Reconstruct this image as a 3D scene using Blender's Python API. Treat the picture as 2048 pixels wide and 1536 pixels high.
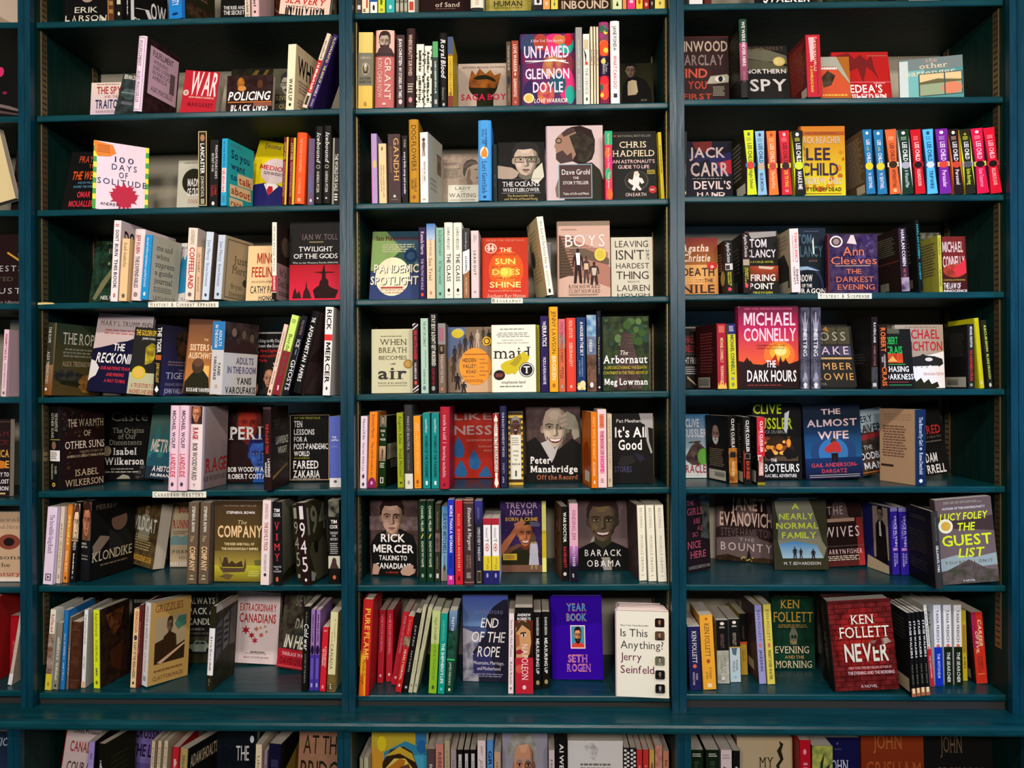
import bpy, math, random, re
from mathutils import Matrix, Vector
random.seed(7)
SC = bpy.context.scene
for _o in list(bpy.data.objects):
    bpy.data.objects.remove(_o, do_unlink=True)

# ---------------------------------------------------------------- camera
F = 1587.0                      # focal length in pixels of the 2048 x 1536 frame
CX, CY = 1024.0, 768.0
CAMD, CAMZ = 2.3, 1.70          # distance to the bookcase front (plane y = 0), eye height
YAW, ROLL = math.radians(1.5), math.radians(0.25)
_f = Vector((-math.sin(YAW), math.cos(YAW), 0))
_r0 = Vector((math.cos(YAW), math.sin(YAW), 0))
_u0 = Vector((0, 0, 1))
_r = _r0 * math.cos(ROLL) - _u0 * math.sin(ROLL)
_u = _u0 * math.cos(ROLL) + _r0 * math.sin(ROLL)
CAMP = Vector((0, -CAMD, CAMZ))
cam = bpy.data.objects.new('camera', bpy.data.cameras.new('camera'))
SC.collection.objects.link(cam)
cam.matrix_world = Matrix(((_r.x, _u.x, -_f.x, CAMP.x), (_r.y, _u.y, -_f.y, CAMP.y), (_r.z, _u.z, -_f.z, CAMP.z), (0, 0, 0, 1)))
cam.data.sensor_width = 36
cam.data.lens = 36 * F / 2048
cam.data.clip_start = 0.05
SC.camera = cam

# ---------------------------------------------------------------- world, lamps, exposure
SC.view_settings.view_transform = 'Standard'
SC.view_settings.look = 'None'
SC.view_settings.gamma = 1
SC.view_settings.use_curve_mapping = False
SC.view_settings.exposure = -0.56
W = bpy.data.worlds.new('world'); SC.world = W
W.use_nodes = True
W.node_tree.nodes['Background'].inputs[0].default_value = (1.0, 0.93, 0.84, 1)
W.node_tree.nodes['Background'].inputs[1].default_value = 0.008

def lamp(name, loc, energy, color, size, target, spread=math.pi, size_y=None):
    L = bpy.data.lights.new(name, 'AREA')
    L.energy = energy; L.color = color; L.size = size; L.spread = spread
    if size_y:
        L.shape = 'RECTANGLE'; L.size_y = size_y
    o = bpy.data.objects.new(name, L); SC.collection.objects.link(o)
    o.location = loc
    o.rotation_euler = (Vector(target) - Vector(loc)).to_track_quat('-Z', 'Y').to_euler()
    return o

WARM = (1.0, 0.86, 0.75)
for _x, _e in ((-1.5, 13), (-0.5, 15), (0.5, 15), (1.5, 13)):      # ceiling track spots in front of the shelves
    lamp('track_light', (_x, -1.7, 3.05), _e, WARM, 0.10, (_x, 0.2, 1.4), math.radians(160))
for _x, _e in ((-1.2, 44), (0.1, 54), (1.4, 44)):                  # ceiling lights further back in the shop
    lamp('shop_light', (_x, -4.2, 2.75), _e * 1.1, (1.0, 0.88, 0.80), 0.5, (_x * .6, 0.2, 1.2), math.radians(150))
lamp('window_daylight', (2.5, -0.75, 1.8), 15, (0.12, 0.45, 1.0), 0.8, (1.5, 0.0, 1.5), math.radians(100), size_y=1.8)  # unseen bluish fill added beside the shelves to tint the end post
lamp('window_daylight', (-3.2, -1.4, 1.4), 4, (0.40, 0.68, 1.0), 0.8, (-1.3, 0.0, 1.2), math.radians(100), size_y=1.6)  # weaker unseen blue fill added at the opposite end

# ---------------------------------------------------------------- projection helpers (place things where the photograph shows them)
def project(P):
    v = P - CAMP
    z = v.dot(_f)
    return CX + F * v.dot(_r) / z, CY - F * v.dot(_u) / z
def unproject(u, v, y):
    d = _f + _r * ((u - CX) / F) + _u * ((CY - v) / F)
    k = (y - CAMP.y) / d.y
    return CAMP + d * k
def solve(fn, target, a, b, n=12):
    """parameter at which fn reaches target (secant)."""
    fa, fb = fn(a) - target, fn(b) - target
    for _ in range(n):
        if abs(fb - fa) < 1e-12: break
        c = b - fb * (b - a) / (fb - fa)
        a, fa = b, fb
        b, fb = c, fn(c) - target
        if abs(fb) < 1e-4: break
    return b

# ---------------------------------------------------------------- materials
def srgb(h):
    out = []
    for c in h:
        v = int(c, 16) / 15.0
        v = v / 12.92 if v <= 0.04045 else ((v + 0.055) / 1.055) ** 2.4
        out.append(min(0.86, v * 0.92 + 0.0015))
    return out
_mats = {}
def nodes_of(m):
    m.use_nodes = True
    nt = m.node_tree
    return nt, nt.nodes['Principled BSDF']
def ink(key):
    """printed colour: 'abc' flat, 'abc>def' top to bottom blend, 'abc~def' mottled."""
    if key in _mats: return _mats[key]
    m = bpy.data.materials.new('print_' + key.replace('>', '_to_').replace('~', '_and_'))
    nt, b = nodes_of(m)
    b.inputs['Roughness'].default_value = 0.42
    b.inputs['Specular IOR Level'].default_value = 0.07
    c0 = srgb(key[:3]); b.inputs['Base Color'].default_value = (*c0, 1)
    if len(key) > 3:
        c1 = srgb(key[4:7])
        mx = nt.nodes.new('ShaderNodeMix'); mx.data_type = 'RGBA'
        mx.inputs[6].default_value = (*c0, 1); mx.inputs[7].default_value = (*c1, 1)
        uv = nt.nodes.new('ShaderNodeTexCoord')
        if key[3] == '>':
            s = nt.nodes.new('ShaderNodeSeparateXYZ'); nt.links.new(uv.outputs['UV'], s.inputs[0])
            nt.links.new(s.outputs[1], mx.inputs[0])
        else:
            n = nt.nodes.new('ShaderNodeTexNoise'); n.inputs['Scale'].default_value = 42; n.inputs['Detail'].default_value = 5
            nt.links.new(uv.outputs['Object'], n.inputs['Vector'])
            r = nt.nodes.new('ShaderNodeValToRGB')
            r.color_ramp.elements[0].position = 0.38; r.color_ramp.elements[1].position = 0.62
            nt.links.new(n.outputs['Fac'], r.inputs[0]); nt.links.new(r.outputs[0], mx.inputs[0])
        nt.links.new(mx.outputs[2], b.inputs['Base Color'])
    _mats[key] = m
    return m
def paper():
    if 'paper' in _mats: return _mats['paper']
    m = bpy.data.materials.new('page_edges'); nt, b = nodes_of(m)
    b.inputs['Roughness'].default_value = 0.9
    tc = nt.nodes.new('ShaderNodeTexCoord'); mp = nt.nodes.new('ShaderNodeMapping')
    mp.inputs['Scale'].default_value = (3, 900, 3)
    n = nt.nodes.new('ShaderNodeTexNoise'); n.inputs['Scale'].default_value = 1.0; n.inputs['Detail'].default_value = 2
    r = nt.nodes.new('ShaderNodeValToRGB')
    r.color_ramp.elements[0].color = (0.42, 0.37, 0.29, 1); r.color_ramp.elements[1].color = (0.72, 0.67, 0.56, 1)
    nt.links.new(tc.outputs['Object'], mp.inputs[0]); nt.links.new(mp.outputs[0], n.inputs['Vector'])
    nt.links.new(n.outputs['Fac'], r.inputs[0]); nt.links.new(r.outputs[0], b.inputs['Base Color'])
    _mats['paper'] = m
    return m
def paint(name, c0, c1, rough=0.30, stretch=(1, 6, 6), bump=0.25, scale=9, spec=0.24):
    m = bpy.data.materials.new(name); nt, b = nodes_of(m)
    tc = nt.nodes.new('ShaderNodeTexCoord'); mp = nt.nodes.new('ShaderNodeMapping')
    mp.inputs['Scale'].default_value = stretch
    n = nt.nodes.new('ShaderNodeTexNoise'); n.inputs['Scale'].default_value = scale; n.inputs['Detail'].default_value = 7
    r = nt.nodes.new('ShaderNodeValToRGB')
    r.color_ramp.elements[0].color = (*c0, 1); r.color_ramp.elements[1].color = (*c1, 1)
    r.color_ramp.elements[0].position = 0.3; r.color_ramp.elements[1].position = 0.7
    bp = nt.nodes.new('ShaderNodeBump'); bp.inputs['Strength'].default_value = bump; bp.inputs['Distance'].default_value = 0.004
    nt.links.new(tc.outputs['Object'], mp.inputs[0]); nt.links.new(mp.outputs[0], n.inputs['Vector'])
    nt.links.new(n.outputs['Fac'], r.inputs[0]); nt.links.new(r.outputs[0], b.inputs['Base Color'])
    nt.links.new(n.outputs['Fac'], bp.inputs['Height']); nt.links.new(bp.outputs[0], b.inputs['Normal'])
    b.inputs['Roughness'].default_value = rough
    b.inputs['Specular IOR Level'].default_value = spec
    return m
M_TEAL = paint('teal_paint_along', (0.001, 0.036, 0.048), (0.003, 0.058, 0.074))
M_TEALV = paint('teal_paint_upright', (0.001, 0.028, 0.046), (0.003, 0.046, 0.076), stretch=(7, 7, 0.8))
M_INNER_SHADE = paint('dark_green_inside', (0.001, 0.016, 0.013), (0.002, 0.027, 0.022), 0.5, stretch=(7, 7, 0.8), spec=0.08)
M_BACK = paint('cream_board', (0.36, 0.34, 0.26), (0.44, 0.41, 0.32), 0.7, (1, 1, 1), 0.1, 5)
M_WALL = paint('wall_plaster', (0.42, 0.38, 0.31), (0.48, 0.44, 0.36), 0.85, (1, 1, 1), 0.15, 12)
M_FLOOR = paint('floor_boards', (0.05, 0.03, 0.018), (0.09, 0.055, 0.03), 0.5, (1, 9, 1), 0.2, 5)
M_BRASS = bpy.data.materials.new('aged_brass'); _nt, _b = nodes_of(M_BRASS)
_b.inputs['Base Color'].default_value = (0.26, 0.19, 0.085, 1); _b.inputs['Metallic'].default_value = 0.8; _b.inputs['Roughness'].default_value = 0.42
M_SLOT_GAP = bpy.data.materials.new('slot_dark'); _nt, _b = nodes_of(M_SLOT_GAP)
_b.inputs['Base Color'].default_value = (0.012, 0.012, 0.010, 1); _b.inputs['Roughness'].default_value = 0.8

# ---------------------------------------------------------------- mesh helpers
COL = SC.collection
def link(name, verts, faces, mats, parent=None, midx=None, uvs=None, smooth=False):
    me = bpy.data.meshes.new(name)
    me.from_pydata(verts, [], faces)
    for m in mats: me.materials.append(m)
    if midx is not None: me.polygons.foreach_set('material_index', midx)
    if uvs is not None:
        l = me.uv_layers.new(name='UVMap')
        l.data.foreach_set('uv', [c for uv in uvs for c in uv])
    me.update()
    o = bpy.data.objects.new(name, me); COL.objects.link(o)
    if parent is not None: o.parent = parent
    return o
def box(x0, x1, y0, y1, z0, z1):
    v = [(x0, y0, z0), (x1, y0, z0), (x1, y1, z0), (x0, y1, z0), (x0, y0, z1), (x1, y0, z1), (x1, y1, z1), (x0, y1, z1)]
    f = [(0, 3, 2, 1), (4, 5, 6, 7), (0, 1, 5, 4), (1, 2, 6, 5), (2, 3, 7, 6), (3, 0, 4, 7)]
    return v, f
def join(parts):
    V, Fc = [], []
    for v, f in parts:
        n = len(V); V += v; Fc += [tuple(i + n for i in q) for q in f]
    return V, Fc
def board(name, x0, x1, y0, y1, za, zb, th, mat, parent, r=0.004):
    """board whose top runs from height za (left) to zb (right), with rounded front edges."""
    prof = [(y1, 0), (y0 + r, 0), (y0 + r * .3, -r * .3), (y0, -r), (y0, -th + r), (y0 + r * .3, -th + r * .3), (y0 + r, -th), (y1, -th)]
    n = len(prof)
    V = [(x0, y, za + z) for y, z in prof] + [(x1, y, zb + z) for y, z in prof]
    Fc = [(i, i + n, (i + 1) % n + n, (i + 1) % n) for i in range(n)] + [tuple(range(n)), tuple(range(2 * n - 1, n - 1, -1))]
    return link(name, V, Fc, [mat, M_INNER_SHADE] , parent, [1 if i == n - 2 else 0 for i in range(n + 2)])  # underside takes the dark inside paint to imitate its shade
def empty(name, loc):
    o = bpy.data.objects.new(name, None); COL.objects.link(o); o.location = loc; o.empty_display_size = 0.05
    return o
def tag(o, label, cat, group=None, kind=None):
    if label: o['label'] = label
    if cat: o['category'] = cat
    if group: o['group'] = group
    if kind: o['kind'] = kind
    return o

# ---------------------------------------------------------------- lettering
_fonts = {}
def _glyph(ch, style):
    k = (ch, style)
    if k in _fonts: return _fonts[k]
    c = bpy.data.curves.new('g', 'FONT'); c.body = ch; c.resolution_u = 2
    if 'b' in style: c.offset = 0.008 if ch in 'M4' else 0.019
    o = bpy.data.objects.new('g', c)
    me = o.to_mesh()
    V = [(v.co.x, v.co.y) for v in me.vertices]
    Fc = [tuple(p.vertices) for p in me.polygons]
    if ch == 'M' and 'b' in style:          # heavy M drawn stroke by stroke
        hM = max(v[1] for v in V)
        V = [(x * hM, y * hM) for x, y in ((0, 0), (.2, 0), (.2, .62), (.43, .1), (.57, .1), (.8, .62), (.8, 0), (1, 0), (1, 1), (.76, 1), (.5, .4), (.24, 1), (0, 1))]
        Fc = [tuple(range(13))]
    if 's' in style and V and ch.isalnum():
        cnt = {}
        for f in Fc:
            for i in range(len(f)):
                e = tuple(sorted((f[i], f[(i + 1) % len(f)]))); cnt[e] = cnt.get(e, 0) + 1
        lim = 0.2 if 'b' in style else 0.15
        th, ov = 0.045, 0.07
        add = []
        for (a, b_), n in cnt.items():
            if n != 1: continue
            (ax, ay), (bx, by) = V[a], V[b_]
            if abs(ay - by) > 0.004 or not 0.03 < abs(ax - bx) < lim: continue
            lo, hi = min(ax, bx) - ov, max(ax, bx) + ov
            if ay < 0.03: add.append((lo, hi, ay, ay + th))
            elif ay > 0.4: add.append((lo, hi, ay - th, ay))
        for x0, x1, y0, y1 in add:
            n = len(V); V += [(x0, y0), (x1, y0), (x1, y1), (x0, y1)]; Fc.append((n, n + 1, n + 2, n + 3))
    o.to_mesh_clear(); bpy.data.objects.remove(o); bpy.data.curves.remove(c)
    if V:
        lo = min(v[0] for v in V); hi = max(v[0] for v in V)
        V = [(x - lo, y) for x, y in V]; w = hi - lo
    else: w = 0.2
    _fonts[k] = (V, Fc, w)
    return _fonts[k]
CAPH = max(v[1] for v in _glyph('H', '')[0])
def text(s, style):
    """outline of a string at cap height 1: vertices, faces, width."""
    fk = ''.join(c for c in 'bs' if c in style)
    V, Fc, x = [], [], 0.0
    gap = 0.085 if 's' not in fk else 0.05
    if 'w' in style: gap += 0.16
    for i, ch in enumerate(s):
        gv, gf, w = _glyph(ch, fk)
        if ch == ' ': x += 0.22; continue
        n = len(V)
        sh = 0.22 if 'i' in style else 0.0
        V += [((x + a + sh * b) / CAPH, b / CAPH) for a, b in gv]
        Fc += [tuple(q + n for q in f) for f in gf]
        x += w + gap
    wd = max((v[0] for v in V), default=1.0)
    return V, Fc, wd

# ---------------------------------------------------------------- printing on a face of a book
class Print:
    """collects flat printed shapes in per cent of a face (x across, y down)."""
    def __init__(s, base, aspect):
        s.items = [] ; s.base = base; s.aspect = aspect          # aspect = width / height of the face
    def poly(s, pts, col): s.items.append((pts, [tuple(range(len(pts)))], col))
    def rect(s, x0, x1, y0, y1, col): s.poly([(x0, y0), (x1, y0), (x1, y1), (x0, y1)], col)
    def ell(s, x0, x1, y0, y1, col, n=22, a0=0, a1=360):
        cx, cy, rx, ry = (x0 + x1) / 2, (y0 + y1) / 2, (x1 - x0) / 2, (y1 - y0) / 2
        m = n if a1 - a0 >= 360 else n + 1
        s.poly([(cx + rx * math.cos(math.radians(a0 + (a1 - a0) * i / n)), cy + ry * math.sin(math.radians(a0 + (a1 - a0) * i / n))) for i in range(m)], col)
    def text(s, t, x0, x1, y0, y1, col, style, rot=False):
        V, Fc, wd = text(t, style)
        if not V: return
        if rot:        # reads from top to bottom
            pts = [(x0 + (x1 - x0) * b, y0 + (y1 - y0) * a / wd) for a, b in V]
        else:
            pts = [(x0 + (x1 - x0) * a / wd, y1 - (y1 - y0) * b) for a, b in V]
        s.items.append((pts, Fc, col))
    def lines(s, x0, x1, y0, y1, n, col):
        st = (y1 - y0) / n
        pts, fs = [], []
        for i in range(int(n)):
            x = x0 + random.uniform(0, 0.06) * (x1 - x0)
            end = x1 - random.uniform(0, 0.18) * (x1 - x0)
            while x < end:
                w = random.uniform(0.06, 0.17) * (x1 - x0)
                e = min(end, x + w); k = len(pts)
                a, b = y0 + st * (i + .2), y0 + st * (i + .72)
                pts += [(x, a), (e, a), (e, b), (x, b)]; fs.append((k, k + 1, k + 2, k + 3))
                x = e + 0.025 * (x1 - x0)
        if pts: s.items.append((pts, fs, col))
    def face(s, x0, x1, y0, y1, skin, hair, cloth, fl):
        X = lambda a: x0 + (x1 - x0) * a
        Y = lambda a: y0 + (y1 - y0) * a
        P = lambda q, c: s.poly([(X(a), Y(b)) for a, b in q], c)
        E = lambda cx, cy, rx, ry, c, **k: s.ell(X(cx - rx), X(cx + rx), Y(cy - ry), Y(cy + ry), c, **k)
        sc = lambda k: ''.join('%x' % max(0, min(15, int(round(int(c, 16) * k)))) for c in skin[:3])
        dk, md, lt, vd = sc(.55), sc(.8), sc(1.12), sc(.36)
        if cloth: P([(0, 1), (.04, .87), (.3, .76), (.42, .72), (.58, .72), (.7, .76), (.96, .87), (1, 1)], cloth)
        P([(.37, .58), (.63, .58), (.65, .76), (.5, .86), (.35, .76)], dk)
        if 'L' in fl: E(.5, .42, .36, .44, hair)
        elif 'l' not in fl: E(.5, .33, .28, .33, hair)
        E(.25, .43, .038, .07, md); E(.75, .43, .038, .07, dk)
        P([(.26, .3), (.32, .13), (.42, .07), (.58, .07), (.68, .13), (.74, .3), (.735, .46), (.69, .6), (.6, .71), (.5, .745), (.4, .71), (.31, .6), (.265, .46)], skin[:3])
        P([(.6, .08), (.68, .13), (.74, .3), (.735, .46), (.69, .6), (.6, .71), (.5, .745), (.58, .66), (.63, .54), (.645, .42), (.66, .3)], md)
        P([(.7, .2), (.74, .3), (.735, .46), (.69, .6), (.6, .71), (.66, .58), (.69, .44), (.7, .32)], dk)
        P([(.36, .17), (.46, .12), (.56, .13), (.6, .2), (.54, .27), (.42, .27)], lt)
        P([(.32, .46), (.4, .48), (.42, .53), (.37, .58), (.31, .54)], lt)
        if 'l' not in fl: P([(.24, .36), (.22, .2), (.3, .06), (.42, .0), (.6, .0), (.72, .07), (.78, .2), (.76, .36), (.73, .25), (.62, .17), (.45, .19), (.33, .18), (.28, .26)], hair)
        for sx in (.385, .605):
            E(sx, .392, .085, .045, md if sx < .5 else dk)
            P([(sx - .085, .352), (sx - .01, .328), (sx + .085, .35), (sx + .085, .364), (sx, .348), (sx - .08, .366)], hair if 'l' not in fl else vd)
            P([(sx - .06, .402), (sx - .02, .386), (sx + .03, .386), (sx + .062, .402), (sx + .02, .414), (sx - .03, .414)], sc(1.15) if sc(1) > '888' else 'a98')
            E(sx + .004, .399, .024, .015, '111', n=10)
            P([(sx - .066, .402), (sx - .02, .38), (sx + .03, .38), (sx + .068, .402), (sx + .03, .39), (sx - .02, .39)], '211')
            if 'g' in fl:
                for a, b, c, d in ((-.11, .11, -.06, -.048), (-.11, .11, .05, .062), (-.11, -.095, -.06, .062), (.095, .11, -.06, .062)):
                    P([(sx + a, .4 + c), (sx + b, .4 + c), (sx + b, .4 + d), (sx + a, .4 + d)], '111')
        P([(.49, .38), (.505, .38), (.5, .5), (.48, .52), (.465, .51)], lt)
        P([(.51, .38), (.54, .4), (.56, .51), (.555, .54), (.5, .556), (.445, .54), (.5, .538), (.525, .51)], dk)
        if 'b' in fl: P([(.265, .48), (.3, .53), (.37, .56), (.43, .57), (.5, .565), (.57, .57), (.63, .56), (.7, .53), (.735, .46), (.71, .64), (.61, .77), (.5, .8), (.39, .77), (.29, .64)], hair)
        if 't' in fl:
            P([(.365, .585), (.44, .592), (.5, .597), (.56, .592), (.635, .585), (.6, .635), (.54, .662), (.46, .662), (.4, .635)], '411'); P([(.385, .592), (.5, .605), (.615, .592), (.58, .63), (.5, .643), (.42, .63)], 'edd')
            P([(.34, .55), (.36, .56), (.345, .62), (.33, .6)], dk); P([(.65, .56), (.665, .55), (.67, .6), (.655, .62)], vd)
        else:
            P([(.41, .618), (.47, .605), (.5, .611), (.53, .605), (.59, .618), (.5, .622)], vd); P([(.42, .622), (.5, .626), (.58, .622), (.54, .645), (.46, .645)], '855' if skin[0] > '8' else sc(.7))
            P([(.45, .66), (.55, .66), (.53, .672), (.47, .672)], md)
        if 'm' in fl: P([(.35, .605), (.42, .56), (.5, .57), (.58, .56), (.65, .605), (.5, .602)], hair)
    def man(s, x0, x1, y0, y1, c):
        q = [(.42, .0), (.58, .0), (.63, .06), (.6, .13), (.56, .16), (.8, .2), (.9, .3), (.95, .52), (.85, .54), (.78, .34), (.74, .34), (.76, .6), (.84, 1), (.62, 1), (.52, .64), (.48, .64), (.38, 1), (.16, 1), (.24, .6), (.26, .34), (.22, .34), (.15, .54), (.05, .52), (.1, .3), (.2, .2), (.44, .16), (.4, .13), (.37, .06)]
        s.poly([(x0 + (x1 - x0) * a, y0 + (y1 - y0) * b) for a, b in q], c)
    def star(s, cx, cy, r, col, n=5, k=.45, rot=-90):
        q = []
        for i in range(2 * n):
            a = math.radians(rot + 180 * i / n); rr = r if i % 2 == 0 else r * k
            q.append((cx + rr * math.cos(a) / s.aspect, cy + rr * math.sin(a)))
        s.poly(q, col)
_tok = re.compile(r'^#([0-9a-f]{3}(?:[>~][0-9a-f]{3})?)$')
def parse_print(spec, aspect, spine=False):
    parts = [p.strip() for p in spec.split(';') if p.strip()]
    p = Print(parts[0][1:], aspect)
    for e in parts[1:]:
        head, _, rest = e.partition('|')
        nums, cols, st = [], [], ''
        for t in rest.split():
            m = _tok.match(t)
            if m: cols.append(m.group(1))
            else:
                try: nums.append(float(t))
                except ValueError: st += t
        c = cols[0] if cols else '111'
        if head.startswith('@'):
            k = head[1:]
            if k == 'r': p.rect(*nums[:4], c)
            elif k == 'e': p.ell(*nums[:4], c)
            elif k == 'p': p.poly(list(zip(nums[::2], nums[1::2])), c)
            elif k == 'l': p.lines(*nums[:5], c)
            elif k == 'v':        # illegible small lettering running down a spine
                a, b, x0, x1 = nums[:4] if len(nums) >= 4 else nums[:2] + [32, 68]
                at, pts, fs = a, [], []
                while at < b:
                    en = min(b, at + random.uniform(.9, 2.4)); n_ = len(pts)
                    lo_ = x0 + random.uniform(0, .12) * (x1 - x0); hi_ = x1 - random.choice((0, 0, .3)) * (x1 - x0)
                    pts += [(lo_, at), (hi_, at), (hi_, en), (lo_, en)]; fs.append((n_, n_ + 1, n_ + 2, n_ + 3)); at = en + random.choice((.5, .5, .5, 1.6))
                p.items.append((pts, fs, c))
            elif k == 'f': p.face(*nums[:4], cols[0], cols[1], cols[2] if len(cols) > 2 else None, st)
            elif k == 'm': p.man(*nums[:4], c)
            elif k == 's': p.star(nums[0], nums[1], nums[2], c, int(nums[3]) if len(nums) > 3 else 5, nums[4] if len(nums) > 4 else .45)
            elif k == 'b':        # outline border
                x0, x1, y0, y1, w = nums[:5]; wy = w * aspect
                for q in ((x0, x1, y0, y0 + wy), (x0, x1, y1 - wy, y1), (x0, x0 + w, y0, y1), (x1 - w, x1, y0, y1)): p.rect(*q, c)
            elif k == 'o':        # scattered blobs
                x0, x1, y0, y1, n, r = nums[:6]
                for _ in range(int(n)):
                    a, b = random.uniform(x0, x1), random.uniform(y0, y1); rr = r * random.uniform(.5, 1.3); ra = rr / aspect
                    p.ell(max(x0, a - ra), min(x1, a + ra), max(y0, b - rr), min(y1, b + rr * random.uniform(.6, 1.4)), random.choice(cols), n=10)
            elif k == 'k':        # brick joints
                x0, x1, y0, y1, n, m, wd = nums[:7]
                for i in range(int(n)):
                    ya, yb = y0 + (y1 - y0) * i / n, y0 + (y1 - y0) * (i + 1) / n
                    p.rect(x0, x1, ya, ya + wd * aspect, c)
                    for j in range(int(m)):
                        xx = x0 + (x1 - x0) * (j + (.5 if i % 2 else .95)) / m + random.uniform(-1.5, 1.5)
                        p.rect(xx, xx + wd, ya, yb, c)
            elif k == 'w':        # stripes across
                x0, x1, y0, y1, n = nums[:5]
                for i in range(int(n)): p.rect(x0, x1, y0 + (y1 - y0) * i / n, y0 + (y1 - y0) * (i + .5) / n, c)
        elif spine and not head.startswith('^'):
            a, b = nums[:2]
            cd = nums[2:4] if len(nums) >= 4 else (27, 73)
            p.text(head, cd[0], cd[1], a, b, c, st, rot=True)
        else:
            p.text(head.lstrip('^'), *nums[:4], c, st)
    return p
def apply_print(pr, mapper, base, extra_off=0.00025):
    """base: (verts, faces) of the board. Returns verts, faces, material list, indices, uvs (or None)."""
    V, Fc = list(base[0]), list(base[1])
    keys = [pr.base]; mi = [0] * len(Fc)
    special = len(pr.base) > 3 or any(len(c) > 3 for _, _, c in pr.items)
    uvs = []
    if special:
        zs = [v[2] for v in base[0]]; z0, z1 = min(zs), max(zs)
        for f in Fc:
            for i in f: uvs.append((0.5, 1 - (V[i][2] - z0) / (z1 - z0)))
    for li, (pts, fs, c) in enumerate(pr.items):
        if c not in keys: keys.append(c)
        k = keys.index(c); n = len(V)
        off = extra_off + 0.00007 * li
        V += [mapper(min(100, max(0, x)), min(100, max(0, y)), off) for x, y in pts]
        ys = [q[1] for q in pts]; y0, y1 = min(ys), max(ys)
        for f in fs:
            Fc.append(tuple(i + n for i in f)); mi.append(k)
            if special:
                for i in f: uvs.append((0.5, (pts[i][1] - y0) / max(1e-6, y1 - y0)))
    return V, Fc, [ink(k) for k in keys], mi, (uvs if special else None)

def clip(P, x, sg):
    out = []
    for i in range(len(P)):
        a, b = P[i - 1], P[i]
        ia, ib = (a[0] - x) * sg >= 0, (b[0] - x) * sg >= 0
        if ia != ib:
            k = (x - a[0]) / (b[0] - a[0]); out.append((x, a[1] + (b[1] - a[1]) * k))
        if ib: out.append(b)
    return out

# ---------------------------------------------------------------- one book
def make_book(M, w, h, t, hard, spine, cover, back, label, group, vis=1.0):
    """local frame: front cover in the plane y = 0 looking to -y, spine at x = 0, fore edge at x = w, thickness along +y."""
    root = bpy.data.objects.new('hardcover_book' if hard else 'paperback', None)
    COL.objects.link(root); root.matrix_world = M; root.empty_display_size = 0.04
    tag(root, label, 'book', group)
    bt = min(0.0026 if hard else 0.0008, t * 0.22)
    ov = 0.003 if hard else 0.0004
    bulge = min(0.005, t * 0.16) if hard else 0.0
    # front
    pr = parse_print(cover, w / (h * vis))
    if vis < 1: pr.items = [([(x, y * vis if y < 99.9 else 100) for x, y in pts], fs, c) for pts, fs, c in pr.items]
    mp = lambda x, y, o: (x / 100 * w, -o, h * (1 - y / 100))
    link('front_cover', *_o(apply_print(pr, mp, box(0, w, 0, bt, 0, h)), root))
    # back
    pr = parse_print(back, w / h)
    mp = lambda x, y, o: (w * (1 - x / 100), t + o, h * (1 - y / 100))
    link('back_cover', *_o(apply_print(pr, mp, box(0, w, t - bt, t, 0, h)), root))
    # spine
    prof = [(0, 0), (.1, .55), (.25, .92), (.5, 1), (.75, .92), (.9, .55), (1, 0)] if hard else [(0, 0), (.04, .8), (.12, 1), (.88, 1), (.96, .8), (1, 0)]
    bl = bulge
    def pb(u):
        for (a, p), (b, q) in zip(prof, prof[1:]):
            if u <= b: return (p + (q - p) * (u - a) / (b - a)) * bl
        return 0.0
    n = len(prof); th = bt + 0.0002
    out = [(-b * bl, t * (1 - u)) for u, b in prof]
    ring = out + [(th, -0.00005), (th, t + 0.00005)]
    k = len(ring)
    V = [(x, y, 0) for x, y in ring] + [(x, y, h) for x, y in ring]
    Fc = [(i, (i + 1) % k, (i + 1) % k + k, i + k) for i in range(k)] + [tuple(range(k - 1, -1, -1)), tuple(range(k, 2 * k))]
    pr = parse_print(spine, t / h, True)
    items = []
    for pts, fs, c in pr.items:            # shapes are cut so that they follow a rounded spine
        if hard and max(q[0] for q in pts) - min(q[0] for q in pts) > 12:
            vs, ff = [], []
            for f in fs:
                pf = [pts[i] for i in f]
                for (u0, _), (u1, _) in zip(prof, prof[1:]):
                    q = clip(clip(pf, u0 * 100, 1), u1 * 100, -1)
                    if len(q) > 2: ff.append(tuple(range(len(vs), len(vs) + len(q)))); vs += q
            if ff: items.append((vs, ff, c))
        else: items.append((pts, fs, c))
    pr.items = items
    mp = lambda x, y, o: (-pb(x / 100) - o - 0.00015, t * (1 - x / 100), h * (1 - y / 100))
    link('spine', *_o(apply_print(pr, mp, (V, Fc)), root))
    # pages
    v, f = box(bt * .5 + .0004, w - ov, bt, t - bt, ov, h - ov)
    link('page_block', v, f, [paper()], root)
    return root
def _o(r, root):
    V, Fc, mats, mi, uvs = r
    return V, Fc, mats, root, mi, uvs

# ---------------------------------------------------------------- reading the shelf lists
REPORT = []
class Shelf:
    def __init__(s, ox, oy, sc, xa, ya, xb, yb, dy=0.03, zfix=None):
        """crop origin and scale of the pixel notes; photograph pixels of the shelf's front top edge at its two ends."""
        s.ox, s.oy, s.sc, s.dy = ox, oy, sc, dy
        if zfix is not None:
            s.za = s.zb = zfix; s.xa, s.xb = -1.0, 1.0
        else:
            A, B = unproject(xa, ya, dy), unproject(xb, yb, dy)
            s.xa, s.za, s.xb, s.zb = A.x, A.z, B.x, B.z
        s.slope = math.atan2(s.zb - s.za, s.xb - s.xa)
    def z(s, x): return s.za + (s.zb - s.za) * (x - s.xa) / (s.xb - s.xa)
    def px(s, cx): return s.ox + cx / s.sc
    def py(s, cy): return s.oy + cy / s.sc

def rot(theta, tilt, lean):
    return Matrix.Rotation(lean, 3, 'Y') @ Matrix.Rotation(theta, 3, 'Z') @ Matrix.Rotation(-tilt, 3, 'X')

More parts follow.
